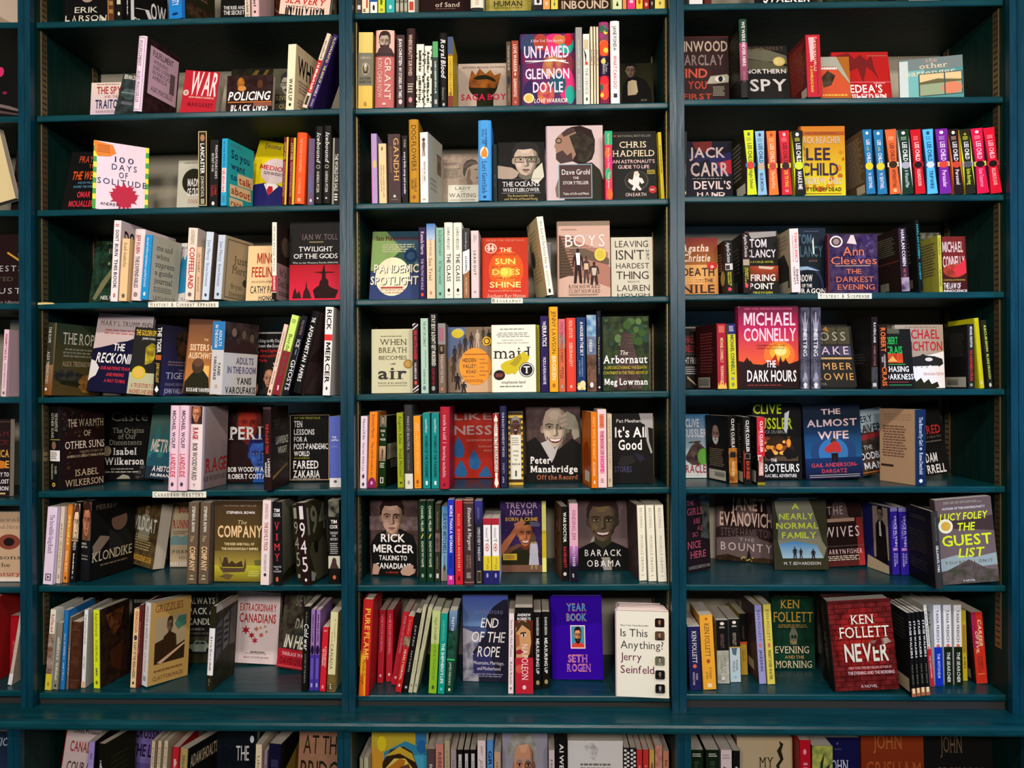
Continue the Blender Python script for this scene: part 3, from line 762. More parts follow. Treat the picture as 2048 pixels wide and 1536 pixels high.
DATA = r"""
== H0
F 195 470 -330 14 tl=8 h / black cover with large cream capitals, cut off at the top edge / #111 / #111; @e|38 64 58 72 #a98; ERIK|24 76 79 88 #ddc; LARSON|4 97 92 100 #ddc
S 480 522 -330 4 h / brown and gold spine beside the black cream-lettered cover / #532; @r|8 30 0 100 #a74; @w|35 90 40 96 5 #974
S 535 582 -340 4 / black spine with a white block near its foot / #111; @r|25 75 70 78 #ccb; @e|35 65 88 93 #ddc; @v|40 68 #998
A 590 610 850 -330 5 42 / black book with big white angular letters turned sideways / #111; @v|50 90 #ddd / #111; @r|4 12 60 100 #ddd; @p|14 78 40 74 52 88 62 88 50 72 20 76 #ddd; DEMOCRACY|12 96 90 98 #ddd b; OW|55 95 60 82 #ddd b
A 862 945 1150 -320 3 48 / bright blue spined book with white capitals / #28d; CITY|68 80 #fff b; @e|25 70 90 94 #136; @v|40 62 #fff / #221; @r|0 8 0 100 #27c; @r|12 90 70 90 #432~211; @l|20 80 40 60 4 #654
F 1180 1335 -300 11 tl=6 / black cover with two lines of white capitals at its foot / #111 / #111; THE SECRET|12 96 91 97 #ddd b; THE RISE AND|12 98 84 89 #ddd b; @l|15 90 60 75 1 #ddd
S 1332 1368 -320 5 / cream spine beside the black two-line cover / #dcb; @v|72 92 #665; @l|20 80 93 97 2 #543
S 1374 1422 -325 4 h / pale pink spine standing by the dark brown cover / #dbb; @e|35 65 91 95 #432; @v|50 85 #544
F 1430 1600 -310 20 tl=8 h / dark brown ornate cover set back in the row / #421 / #421~632; @e|40 90 60 96 #865; @e|48 82 66 92 #421~632
F 1545 1855 -310 6 tl=3 dx=50 / cream cover with red slab capitals at its foot / #ecc / #ecb; A TRUE STORY OF|20 84 76 80 #443 s; SLAVERY|10 92 83 92 #b22 bs i; AND|45 55 93.5 95 #443 s; INSTITUTION|12 90 96 99.8 #222 bs; @r|10 90 20 50 #a76~654
S 1860 1905 -320 10 / dark grey spine at the row's end / #332; @v|50 80 #776
== H1
F 370 580 515 14 tl=6 / pale cover with red and violet title, first on its row / #dcc / #edc>cbd; THE SPY|17 90 14 36 #a33 b; AND THE|40 80 41 49 #a33; TRAITOR|14 92 55 82 #225 b; @l|15 85 88 96 2 #977; @l|15 85 4 9 1 #977
F 522 650 475 7 tl=8 dx=44 t=1.4 / smoky grey cover partly hidden by a tall white spine / #333 / #344~222; BEN MACINTYRE|8 92 3 15 #ddc b; @e|10 90 40 70 #566~344; @r|10 90 52 54 #899; @l|20 80 74 90 1 #667
A 640 690 900 228 3 52 h dx=45 / tall leaning white spine bordered in lilac with dark jacket / #ede; @b|8 92 2 98 6 #b8b; FULFILLMENT|6 40 30 66 #868 s; ALEC MACGILLIS|46 88 30 66 #868 s / #322~211; @r|12 96 8 72 #cab; FULFILLMENT|20 80 12 20 #544 b; WINNING|22 66 24 29 #544 s; AND LOSING|22 76 31 36 #544 s; IN ONE-CLICK|22 78 38 43 #544 s; AMERICA|22 66 45 50 #544 s; @r|74 88 30 58 #655; ALEC MACGILLIS|20 84 60 66 #544 s
F 925 1140 462 12 t=4.2 tl=8 dx=28 / thick red cover with tall white italic title and round seal / #b23 / #b23; WAR|18 96 4 66 #edd bi; HOW CONFLICT SHAPED US|20 92 71 75 #edc b; MARGARET|18 92 88 98 #612 bs; @e|2 18 54 70 #ecc; @e|5 15 57 67 #a98
F 1240 1545 428 25 tl=6 / black cover with faint gold streaks behind the orange-lettered cover / #111 / #111~221; @p|40 20 50 5 58 5 46 30 #652; @p|60 24 72 4 78 4 66 30 #652; @p|80 22 90 6 96 6 86 28 #541; @r|60 98 30 45 #754
F 1212 1500 500 8 tl=10 / dark cover with slanted white capitals over gold figures / #221 / #211~322; @e|22 38 6 40 #b72~531; @e|24 42 30 46 #c84; @e|66 78 14 38 #532; POLICING|4 96 48 72 #fff bi; @r|4 98 76 79 #c73; BLACK LIVES|10 92 86 100 #fff bi; @r|60 99 80 90 #854
F 1500 1660 430 19 tl=8 / grey cover with a portrait of a moustached man / #555 / #554; @f|8 106 8 84 #aa9 #333 #443 m g; RIVER OF|14 98 68 78 #dc9 s; DOUBT|14 80 88 99 #dc9 s
A 1615 1665 1800 268 4 54 dx=24 / cream spine with black capitals and cream big-letter cover / #eec; WAKE UP|52 86 28 72 #111 b; @e|35 65 89 94 #222 / #cb9; WHY|10 92 16 44 #111 b; @l|15 70 50 70 4 #876; @l|15 80 78 92 3 #876
S 1670 1698 212 3 dx=164 / thin white spine with red panel, leaning steeply / #dcb; @v|10 34 30 66 #776; @r|0 100 36 80 #b22; @v|40 78 25 75 #edd; @r|20 80 84 96 #332
S 1712 1745 218 3 dx=172 / violet spine with yellow lettering, leaning against the upright / #326; FLOWN INTO|4 38 30 70 #ee8; THE ARMS OF|42 66 30 70 #ee8; ANGELS|68 84 30 70 #eee; PENANCES|88 98 35 65 #ccc
== H2
F 190 398 240 10.5 tl=18 / black cover with orange and red lettering, half hidden / #111 / #111; PRAYING|28 96 8 20 #c53; TO|60 78 23 30 #c53; THE WEST|14 98 36 50 #d52 bi; HOW MUSLIMS|36 98 54 58 #59b; SHAPED THE AMERICAS|24 98 61 65 #59b; OMAR|40 80 72 82 #d34 b; MOUALLEM|20 96 88 98 #d34 b
F 385 730 163 5 y=30 dx=18 tl=3 t=1.4 / white cover edged yellow and green with a red virus / #9a2; @w|0 100 0 100 7 #dd3 / #ede; @r|0 6 0 100 #4a4; @w|0 6 0 100 6 #ee4; @r|94 100 0 100 #4a4; @w|94 100 0 100 6 #ee4; @p|0 0 34 4 40 16 30 22 8 24 2 16 #e83; @l|6 30 5 18 5 #a52; 100|38 72 21 30 #225 w; DAYS|33 78 33 42 #225 w; OF|46 62 45 54 #225 w; SOLITUDE|8 96 57 66 #225 w; @s|56 82 20 12 .72 #b24; @e|32 80 72 93 #b24; @s|56 82 22 9 .5 #b24; ANDREW|14 50 95 99.5 #332
F 905 1080 285 22 tl=8 / pale cover with a dark round halo behind white title / #bba / #ccb; @e|16 98 18 74 #221; @l|20 80 4 8 2 #776; MADNESS|36 100 40 56 #fff b; OF CROWDS|36 100 60 76 #fff b; DOUGLAS|40 90 84 92 #b66
S 1043 1100 93 3 dx=6 / black spine bordered cream with white vertical name / #221; @b|3 97 1 99 7 #dc9; @e|25 75 5 14 #a75; LANCASTER|17 57 28 70 #fff b; JOHN NICHOL|60 88 32 66 #ddc; @r|30 70 90 97 #998
S 1108 1165 150 4 dx=14 / black spine with two white and red title lines / #111; MADAME FOURCADE'S|8 58 60 86 #ddd; SECRET WAR|20 48 22 46 #ddd; LYNNE|68 82 56 82 #c33; OLSON|68 84 20 46 #c33; @e|30 62 92 98 #ddd
A 1183 1218 1380 143 3 48 dx=16 / bright blue spine with teal cover bearing navy handwriting / #3ad; so you want to|4 42 30 70 #136; @r|12 88 44 80 #edd; talk about race|46 79 25 72 #c33 b; @r|30 70 85 95 #48a / #2aa; @l|10 60 4 9 2 #578; So you|14 84 14 26 #125 b; want|14 66 32 42 #125 b; to|14 36 49 58 #125 b; @p|38 46 98 44 98 62 40 64 #ec9; talk|44 92 49 60 #a31 b; @p|10 66 90 64 92 82 12 84 #ec9; about|16 88 68 79 #a31 b; @p|10 86 60 85 62 99 12 99 #ec9; race|16 56 88 97 #a31 b
F 1312 1600 212 18.5 tl=14 dx=80 / yellow cover with a white balloon head and blue suit / #dc2 / #dc1; Ijeoma Oluo|14 80 4 13 #764 bi; @p|12 98 74 98 52 100 26 88 4 99 10 100 #225; @r|0 100 93 100 #225; @p|2 100 14 84 34 78 66 78 86 84 98 100 #226; @p|34 80 50 99 66 80 56 76 44 76 #eee; @p|46 82 54 82 57 90 50 99 43 90 #b22; @e|20 80 30 78 #dcc; MEDIOCRE|16 98 45 53 #b22 b; @l|24 76 56 62 2 #544
S 1560 1590 133 3 dx=22 / brown and yellow spine, first of two alike / #612; @r|62 100 0 100 #cb2; CATHY O'NEIL|8 34 14 50 #dc6; WEAPONS OF MATH DESTRUCTION|36 88 14 50 #d88
S 1604 1640 137 3 dx=20 / brown and yellow spine, second of two alike / #612; @r|62 100 0 100 #cb2; CATHY O'NEIL|8 34 14 50 #dc6; WEAPONS OF MATH DESTRUCTION|36 88 14 50 #d88
S 1650 1712 108 3 dx=26 h / plump orange hardback spine with faint lettering / #e52; THE POWER WORSHIPPERS|8 56 34 62 #ea7; KATHERINE|64 86 36 60 #ea7; @r|35 65 92 97 #ea7
S 1720 1765 142 4 dx=14 / mauve spine with a blue scrawl near the foot / #657; cutoff|55 82 20 76 #47a bi; @e|36 64 91 96 #ddd
S 1770 1822 68 3 dx=16 h / black spine with white italic serif title, first of two / #111; Icebound|8 48 30 74 #eee si; @e|25 75 50 55 #998; @e|32 68 51 54 #111; ANDREA PITZER|58 86 35 65 #ddc s; @r|40 60 92 94 #ddd
S 1832 1884 64 3 dx=16 h / black spine with white italic serif title, second of two / #111; Icebound|8 48 30 74 #eee si; @e|25 75 50 55 #998; @e|32 68 51 54 #111; ANDREA PITZER|58 86 35 65 #ddc s; @r|40 60 92 94 #ddd
S 1900 1950 138 4 dx=14 / grey-edged spine with white block capitals at the row's end / #222; @r|0 22 0 100 #998; THE WORLD FOR SALE|24 80 30 70 #ddd b; @w|30 70 84 96 3 #eee
== H3
F 362 560 200 16 tl=14 / dark green cover with small pale lettering / #232 / #243~121; A HISTORY|34 84 2 6 #997 w; VIKINGS|42 96 13 22 #cb9 w; @p|10 96 30 70 66 40 74 44 60 60 20 98 #775; @r|46 52 36 40 #997; NEIL PRICE|36 96 91 97 #ddd b
A 500 545 700 62 3 52 dx=30 / tall white spine with bold navy capitals / #fee; DON'T|12 26 28 72 #224 b; BURN|29 44 28 72 #224 b; THIS BOOK|48 84 28 72 #224 b; @l|20 80 4 8 2 #c66; @r|35 65 90 95 #c88 / #dcc; DON'T|14 96 12 30 #211 b; BURN|14 90 36 54 #211 b; @l|14 80 64 84 5 #766
A 550 600 672 174 2 62 dx=26 / short pale yellow spine with grey lettering / #ec9; Azadi|6 20 28 66 #664 s; Arundhati Roy|22 46 28 66 #664 s; @e|30 70 88 95 #665 / #db8; Azadi|20 80 20 34 #664 s
A 628 690 880 120 3 60 dx=32 h / white hardback spine with red and grey capitals / #edd; JEFF RUBIN|8 34 30 66 #b33 b; THE EXPENDABLES|38 82 30 66 #445 b; @e|30 70 88 95 #988 / #dcc; JEFF RUBIN|14 90 8 20 #b33 b
A 697 742 925 160 2 46 dx=36 / bright blue spine with grey lettered cover / #29d; me and white supremacy: a guided journal|4 80 30 62 #fff s; @e|35 65 88 94 #fff / #bba; @r|0 3 0 100 #29d; me and|16 70 12 21 #555 s; white|16 60 26 34 #555 s; suprem|16 80 38 47 #555 s; a guide|16 76 51 59 #555 s; journal|16 76 63 72 #555 s; @l|14 80 77 86 3 #888; LAYLA F SAAD|16 90 92 99 #666 s
F 880 1030 205 14 tl=6 y=-8 / white cover with a jagged blue landscape / #bcd / #ddd; @p|0 40 10 30 18 38 30 22 38 30 50 14 60 26 72 12 84 24 100 16 100 80 0 88 #28b; @l|20 80 44 60 4 #48b; me and white|20 86 5 10 #555 s; SAAD|30 90 93 98 #555 s
A 962 1022 1120 108 2 60 dx=30 / cream spine with fat red title / #edc; AUGUSTINE SEDGEWICK|3 23 30 66 #887 s; COFFEELAND|27 84 26 76 #b23 b; @e|30 68 89 95 #766 / #dcb; @e|40 96 20 50 #954~532; COFFEELAND|10 90 60 72 #b23 b
S 1022 1056 226 1.5 dx=16 w=10 / short tan spine tucked beside the fat red title / #db9; ON TYRANNY|12 48 24 70 #754; TIMOTHY SNYDER|56 84 30 64 #975
A 1062 1108 1200 133 2 58 dx=36 / pale blue spine with thin serif title, first of two / #cde; Just Mercy|12 42 30 68 #779 s; Bryan Stevenson|46 80 30 66 #779 s; @e|34 66 90 95 #446 / #654; Just|20 80 20 34 #ba8 s
A 1153 1198 1370 156 2 46 dx=34 / pale blue spine with thin serif title, second of two / #cde; Just Mercy|10 42 30 68 #779 s; Bryan Stevenson|46 80 30 66 #779 s; @e|34 66 90 95 #446 / #a97; @b|8 92 4 96 3 #765; Just|34 84 28 40 #654 s; Mercy|30 92 44 56 #654 s; @e|70 92 62 74 #443; Bryan|30 70 72 80 #765 s; Stevenson|24 92 84 92 #765 s
F 1330 1540 228 9 tl=10 / cream cover with dark red block title and three lines below / #dcb / #ec9; MINOR|28 98 14 33 #a32 b; FEELINGS|14 100 40 58 #a32 b; AN ASIAN AMERICAN|14 98 65 69 #443; CATHY PARK|12 98 75 88 #344 b; HONG|38 80 93 100 #344 b
A 1497 1526 1620 72 2 52 dx=6 / slim tall white spine with red foot / #eed; IT'S NOT|5 12 30 66 #443; the Deep State|14 64 32 62 #665; @r|0 100 69 90 #b23; DAVID ROHDE|70 88 28 70 #fff b; @r|0 100 91 100 #111 / #322; @e|30 90 14 40 #654; @r|0 100 52 100 #a88; It's|20 60 58 68 #433; Deep State|10 92 72 82 #433; @l|10 90 88 94 2 #544
F 1608 1926 75 7 tl=4 h / black cover with red seascape of dark warships / #111 / #111; IAN W. TOLL|24 94 16 23 #766 s; @r|38 66 25.5 26.5 #a96; TWILIGHT|18 84 32 38 #fff s; OF THE GODS|8 94 41 47 #fff s; War in the Western Pacific 1944-1945|6 95 51.5 53.5 #ddd s; @r|0 100 55 100 #a12>d24; @p|6 98 8 90 12 84 15 92 20 88 24 98 #311; @p|26 98 28 90 32 84 33 74 35 84 40 90 44 98 #311; @p|50 98 48 92 46 88 52 84 58 82 60 76 63 74 64 68 62 66 48 65 48 64.5 64 64 66 58 67.5 54 69 58 70 64 88 64.5 88 65.5 71 66 71 72 76 75 77 82 84 85 96 88 90 98 #200
== H4
A 85 130 400 145 2 24 dx=34 h / gold and black spine with white capitals, first on its row / #986>741; @r|0 100 0 58 #332; THE ROPE|6 28 34 68 #ddc s; ALEX TRESNIOWSKI|40 84 32 66 #edc s; @e|30 60 90 94 #fff / #232>542; THE ROPE|18 98 12 28 #bba s; @l|20 96 33 47 3 #776; ALEX TRESNIOWSKI|20 100 52 59 #a97 s; @p|4 66 30 62 60 68 90 74 98 80 96 92 60 84 20 84 2 76 #443~222; @e|60 96 70 96 #a73~642; @p|12 78 50 80 66 84 56 88 20 84 #221
F 350 700 110 10 tl=10 dx=34 h / black cover with torn white paper top and white title / #112 / #113; @p|0 0 100 0 100 20 92 22 84 28 70 30 58 34 44 36 30 40 12 44 0 46 #cbb; MARY L. TRUMP, PHD|6 98 9 15 #544 s; @l|14 86 19 27 2 #b77; THE|36 56 38 47 #eee b; RECKONING|8 88 51 63 #eee bi; OUR NATION'S TRAUMA|18 76 68 72 #d34 bi; AND FINDING|30 62 76 80 #d34 bi; A WAY TO HEAL|28 66 84 88 #d34 bi; @p|0 60 8 62 16 70 12 80 4 84 0 88 #ddd
F 612 790 180 4 tl=7 dx=32 t=1.6 / black and green cover with gold seal and pale panel / #222 / #222; THE GOLDEN SPRUCE|6 98 4 12 #db3 b; JOHN VAILLANT|30 96 15 18 #ddd b; @p|46 30 66 22 80 26 86 40 74 52 50 56 #cb2~652; @r|0 100 68 100 #bb9; @e|8 56 58 78 #cb2; @e|13 51 60 76 #db5; A TRUE STORY OF|10 94 84 90 #a33 bs; MADNESS AND GREED|8 96 93 99 #a33 bs
A 750 793 965 152 2.5 22 dx=28 / black spine with white and orange blocks before a violet cover / #111; THE TIGER|4 40 22 78 #fff b; @r|10 90 43 50 #b63; JOHN VAILLANT|54 82 28 70 #ca5 b; @p|20 92 50 86 80 92 50 96 #fff / #223>336; @e|46 100 4 50 #432~111; @e|62 90 22 42 #532; @l|20 96 50 58 2 #877; THE|60 80 62 65 #99b s; TIGER|16 98 67 76 #cce s; VENGEANCE AND SURVIVAL|14 98 82 86 #99b; JOHN VAILLANT|12 98 90 97 #cce b
F 945 1140 128 7 tl=8 dx=22 h / brown cover with a dark-haired woman seen from behind / #742 / #643>c84; THE|52 66 26 29 #fdb; SISTERS OF|10 98 34 42 #fdb b; AUSCHWITZ|8 98 45 53 #fdb b; @r|60 78 62 84 #eb6; @p|2 100 4 84 22 74 36 68 50 66 62 70 78 78 86 100 #221; @e|22 60 52 73 #432; @e|26 56 52 64 #643; ROXANE VAN IPEREN|12 96 92 97 #eee b
A 1115 1190 1400 135 2.5 26 dx=26 / thick blue-topped white spine with capitals in two lines / #ddd; @r|0 100 0 39 #38c; ADULTS|12 34 56 78 #fff b; IN THE ROOM|5 36 22 44 #fff b; YANIS|56 74 56 78 #222 b; VAROUFAKIS|48 80 22 44 #222 b; @e|36 62 86 92 #cba / #ccc; @r|0 100 0 42 #222~433; @e|20 34 8 20 #765; @e|50 62 10 22 #654; @e|74 86 14 26 #654; @p|0 42 4 26 26 22 40 30 50 24 70 26 90 30 100 42 #322; ADULTS|36 88 48 57 #558 b; IN THE ROOM|12 96 61 70 #558 b; YANIS|40 84 76 85 #222 b; VAROUFAKIS|8 98 89 98 #222 b
F 1375 1600 198 19 tl=6 / black cover with white and red text beside a bald man / #111 / #111; @r|8 98 1 3 #ccc; Talking to My Daughter|8 96 12 17 #eee b; About the Economy|8 92 20 25 #eee b; or, |8 16 28 33 #eee b; How Capitalism|20 82 28 33 #b22 b; Works and How|8 78 36 41 #b22 b; It Fails|8 40 44 48 #b22 b; Yanis|56 80 50 54 #eee b; Varoufakis|56 98 57 61 #eee b; @f|20 74 58 100 #b86 #111 #222 l; @p|2 92 4 80 8 88 10 78 13 88 17 82 18 92 14 99 4 99 #b86; @p|30 99 36 92 48 88 60 92 64 99 #222
S 1468 1496 150 3 dx=112 / slim leaning white spine, first of the leaning group / #ecb; @v|10 60 34 64 #a88; @v|66 84 34 64 #a88; @e|30 70 92 97 #433
S 1502 1550 96 3 dx=126 / leaning lime and maroon spine with script title / #ce7; @r|0 100 45 100 #823; @l|20 80 5 10 3 #784; Border & Rule|24 76 26 72 #553 s; @p|40 88 60 88 64 94 46 94 #fcc
S 1562 1602 98 3 dx=128 / leaning black spine with white serif title in large letters / #112; PAUL WATSON|6 24 30 66 #987; ICE|30 40 24 76 #eee s; GHOSTS|56 94 18 82 #eee s; IN THE EPIC HUNT FOR THE LOST|40 92 80 94 #889; @e|44 56 42 50 #99a
A 1630 1680 1810 82 3 50 dx=128 h / leaning black hardback with white capitals, grey angled jacket / #111; THE|8 14 30 70 #eee b; AFGHANISTAN|18 62 28 72 #eee b; PAPERS|66 86 28 72 #eee b / #433; @p|0 60 60 30 100 60 100 80 50 62 #322; @p|20 98 60 64 98 80 80 100 #544
S 1812 1862 40 1.5 dx=24 / tall white spine with black capitals and a red band / #eee; RICK|3 26 22 78 #111 b; @r|0 100 31 38 #d33; MERCER|40 86 22 78 #111 b; @e|38 62 90 94 #333
F 1868 2020 78 19 / black cover with pale capitals beside the tall white spine / #111 / #111; @f|10 90 5 50 #776 #111; RICK|20 80 52 62 #ccc b; MERCER|12 95 64 74 #ccc b; CANADIANS|15 90 80 88 #ccc b
== H5
A 82 146 420 70 b590 30 dx=6 h / black spine with white sticker and dark gold-lettered cover / #111; THE WARMTH OF|8 30 58 82 #ccb s; OTHER SUNS|8 38 24 48 #ccb s; @r|5 95 39.5 40.5 #a95; @e|30 70 42 52 #865; @r|0 96 53 66 #eee; @l|20 80 55 64 4 #888; WILKERSON|69 88 24 42 #ccb s; ISABEL|72 82 58 76 #ccb s; @e|35 65 92 97 #db5; @e|43 57 93.5 95.5 #111 / #211; @o|2 98 2 96 40 2.2 #322 #431 #233 #222 #542; THE WARMTH|14 96 16 25 #cb9 s; OF|50 66 30 37 #cb9 s; OTHER SUNS|8 98 43 52 #edc s; THE EPIC STORY OF|40 94 55 58 #986; AMERICA'S GREAT MIGRATION|12 98 60 63 #cb9; ISABEL|30 84 78 86 #cb9 s; WILKERSON|8 96 90 98 #cb9 s
F 448 742 65 b535 tl=4 h / black cover with grey serif title and white author lines / #111 / #111; @o|2 98 80 98 14 3 #333 #444 #222; Caste|16 94 9 21 #aa9 s; The Origins|20 86 30 37 #998 s; of Our|32 70 38 45 #998 s; Discontents|14 82 46 53 #998 s; @e|-0 18 54 68 #ba8; @e|3 15 56 66 #cb9; Isabel|22 72 57 66 #fff bs; Wilkerson|4 88 70 79 #fff bs; @l|18 70 84 86 1 #aaa; @l|4 90 88 90 1 #ccb; @p|30 98 44 92 56 94 60 98 #998
F 712 985 74 b545 tl=5 dx=44 / teal cover of hazy city towers with white title / #598 / #576>245; MET|50 70 4 10 #764 b; @p|0 60 6 44 10 60 16 30 24 30 26 62 40 22 48 22 52 60 64 34 72 34 78 64 90 26 100 30 100 70 0 72 #377; @p|0 80 10 66 22 66 24 80 40 62 50 62 54 80 70 60 80 60 84 80 100 70 100 86 0 86 #256; @r|0 100 84 100 #234; METROPOLIS|6 98 48 64 #edc bi; A HISTORY OF|14 86 83 90 #fff bi; HUMANKIND'S|12 92 93 97 #fff bi
S 856 912 62 b596 dx=24 h / pinkish white spine with violet and red capitals, first twin / #ecd; MICHAEL WOLFF|6 50 30 68 #224 b; LANDSLIDE|57 84 22 78 #c34 b; @e|34 66 90 95 #444
S 919 978 62 b596 dx=24 h / pinkish white spine with violet and red capitals, second twin / #ecd; MICHAEL WOLFF|6 50 30 68 #224 b; LANDSLIDE|57 84 22 78 #c34 b; @e|34 66 90 95 #444
A 980 1055 1212 70 b594 30 dx=22 h / white spine topped by a man's face, pale red-lettered cover / #edd; @r|4 96 0 21 #322; @f|-10 112 -2 25 #c86 #a64; RAGE|25 39 30 70 #b23 bs; BOB WOODWARD|44 88 30 68 #222 s; @p|40 92 60 92 50 96 #aaa / #a99>877; @r|0 8 0 100 #dcc; RAGE|14 98 64 80 #a22 bs; BOB WOODWARD|8 98 85 91 #433 s
F 1225 1500 65 b548 tl=3 h / black cover with a red face above a blue face / #211 / #211; @f|0 96 -4 62 #a32 #722; @f|26 120 38 100 #35a #226; @p|58 100 66 84 98 80 98 100 #25a; PERIL|4 98 28 44 #fff bs; BOB WOODWARD|2 98 80 86 #eee bs; ROBERT COSTA|2 88 89 95 #eee bs
A 1452 1502 1606 70 b594 44 h / dark spine with red lettering and dark turned cover / #211; THE PLAGUE YEAR|20 56 34 68 #c33 b; LAWRENCE|62 84 56 82 #eee b; WRIGHT|66 84 20 44 #eee b; @r|0 100 0 3 #433 / #211; THE PLAGUE|14 90 16 28 #443 b; LAWRENCE|26 98 37 46 #eed b; WRIGHT|36 90 50 58 #eed b; YEAR|40 96 64 76 #443 b; @p|4 84 90 72 90 74 4 88 #a73
F 1607 1862 110 b542 tl=3 / black cover framed in cream with tall white title / #222 / #111; @b|2 98 3 98 1.4 #db9; NEW YORK TIMES BESTSELLER|12 76 6 9 #bb3; TEN|12 32 12 21 #fff b; LESSONS|12 62 24 32 #fff b; FOR A|12 44 35 42 #fff b; POST-PANDEMIC|12 95 45 53 #fff b; WORLD|12 50 56 63 #fff b; WITH A NEW AFTERWORD|12 50 65 67 #bb3; FAREED|11 72 70 81 #fff b; ZAKARIA|11 75 84 94 #fff b; @l|8 92 95 96.5 1 #ccc
S 1858 1932 128 b574 w=15 / wide cornflower blue spine with white foot / #56b; ^Fall|30 60 28 30.5 #fff b; ^and Rise|20 80 32 34.5 #fff b; ^CHINA|20 74 41 44 #89d; @r|0 100 87 100 #ddd; @e|36 64 90 94 #555
== H6
S 58 122 104 b590 dx=40 / white leaning spine with violet title and a logo box / #edf; The Incredible Gang Ranch|10 60 30 74 #536 s; @b|22 78 86 95 9 #556; @p|40 88 66 90.5 40 93 #556
S 128 156 100 b583 dx=40 / pale yellow spine beside the violet-lettered white one / #dcb; @v|22 40 30 66 #a83; @v|44 80 28 68 #aa6; @e|30 70 88 94 #a97
S 158 190 85 b578 dx=42 / orange spine with yellow lettering / #d83; @v|14 52 28 70 #ed7; @v|60 86 28 68 #fc9; @e|30 70 92 96 #632
S 194 234 72 b575 dx=42 / black spine topped by a pale half face / #111; @r|6 94 2 46 #cb9; @f|-30 130 2 60 #eca #532; @r|0 100 47 49 #a97; PIERRE BERTON|50 60 26 72 #ddc; @v|64 90 40 60 #ddc; @e|35 65 92 96 #667
A 244 300 580 66 b572 30 dx=30 w=18.5 / black spine with reddish face and dark gold-lettered cover / #111; @r|6 94 2 50 #753; @f|-30 130 2 60 #b75 #421; ^PIERRE|10 60 53 55.5 #ddc; ^BERTON|10 70 57 59.5 #ddc; ^The Great|14 80 68 70 #ccb; ^Gold Rush|14 80 72 74 #ccb / #111; PIERRE BERTON|8 92 7 13 #765 s; @e|44 80 18 44 #865; @p|30 20 60 8 92 14 94 22 34 28 #111; @p|4 58 20 46 44 50 26 62 8 74 #876; @p|40 40 56 46 78 42 92 56 96 74 40 72 #222; KLONDIKE|4 94 66 78 #dca s; @l|20 86 82 86 1 #765
F 577 755 75 b478 y=-28 t=4.4 dx=46 tl=3 / thick olive cover with a woman in white, fanned pages / #542 / #653~432; @r|0 14 0 100 #321; @f|40 74 2 30 #a86 #321; @p|36 60 42 24 54 20 68 22 76 44 70 60 #998; WILDCAT|12 94 26 46 #eed b; @l|26 84 52 76 6 #ba7; JOHN BOESSENECKER|10 94 84 92 #da4 b
F 868 1010 75 b482 tl=3 / tan map cover with red title and blue coast / #ba9 / #ba8; @p|0 56 20 50 50 54 80 50 100 54 100 66 0 66 #799; BUSH|36 98 4 16 #a32 bs; RUNNER|12 100 28 40 #a32 bs; @l|12 80 44 50 2 #765; PIERRE|12 94 74 79 #333 w; RADISSON|40 98 83 88 #333 w; MARK BOURRIE|2 98 92 98 #ddd b
S 968 1034 74 b586 dx=22 / olive brown spine with tall cream title, first twin / #654; STEPHEN R. BOWN|5 36 36 64 #eed b; The|40 48 30 60 #cb8 si; COMPANY|54 84 24 76 #ec9 b; @r|36 64 89 91 #aa8; @r|30 70 93 95 #aa8
S 1045 1112 74 b586 dx=22 / olive brown spine with tall cream title, second twin / #654; STEPHEN R. BOWN|5 36 36 64 #eed b; The|40 48 30 60 #cb8 si; COMPANY|54 84 24 76 #ec9 b; @r|36 64 89 91 #aa8; @r|30 70 93 95 #aa8
F 1140 1440 68 b574 tl=1 dx=8 / olive gold cover with a canoe of paddlers / #653 / #432>652; NATIONAL BESTSELLER|18 86 5 7 #987; STEPHEN R. BOWN|24 82 13 16 #fff b; The|46 66 24 29 #cb8 si; COMPANY|6 98 31 45 #ec9 b; THE RISE AND FALL OF|20 82 52 55 #eda b; THE HUDSON'S BAY EMPIRE|14 90 58 61 #eda b; @r|0 100 62 100 #763>cb4; @r|0 100 80 100 #bb3>762; @p|8 78 14 83 60 83 64 70 66 82 62 88 18 89 12 84 #543; @p|14 82 20 70 26 70 30 78 36 74 44 78 56 74 60 82 #432; @p|10 70 12 70 22 92 20 92 #654; @p|82 73 98 73 96 80 84 80 #663; @p|10 94 26 90 40 92 30 98 #653; @l|70 94 86 94 3 #cc6
S 1440 1495 60 b592 dx=20 / white spine with brown lettering beside the canoe cover / #edd; JOHN BOYKO|4 22 32 68 #a64; THE DEVIL'S TRICK|26 60 30 70 #a54 b; HOW CANADA FOUGHT|64 84 34 62 #777; @e|34 66 86 90 #333
A 1498 1556 1660 70 b590 50 h / black spine with stacked red letters / #111; ^TIM|22 82 8 12 #fff b; ^COOK|14 90 13.5 17.5 #fff b; ^V|26 78 24 34 #d34 s; ^I|38 66 38 46 #d34 s; ^M|20 84 50 58 #d34 s; ^Y|24 80 62 71 #d34 s; ^THE BATTLE|10 92 77 79 #ddd; ^AND|34 66 80 81.5 #ddd; ^THE LEGEND|10 92 82.5 84.5 #ddd; @e|36 64 90 96 #c64 / #776>443; TIM|60 96 14 24 #444 b; COOK|50 96 27 36 #444 b; V|66 84 40 50 #844 s; @p|0 90 20 86 60 84 100 82 100 96 0 98 #221
S 1656 1692 88 b572 dx=-30 / black spine with tall stacked white digits, first twin / #221; ^1|30 80 4 18 #998; ^9|22 84 22 38 #998; ^4|16 84 42 58 #998; ^5|22 84 62 80 #998; @r|30 70 90 95 #998
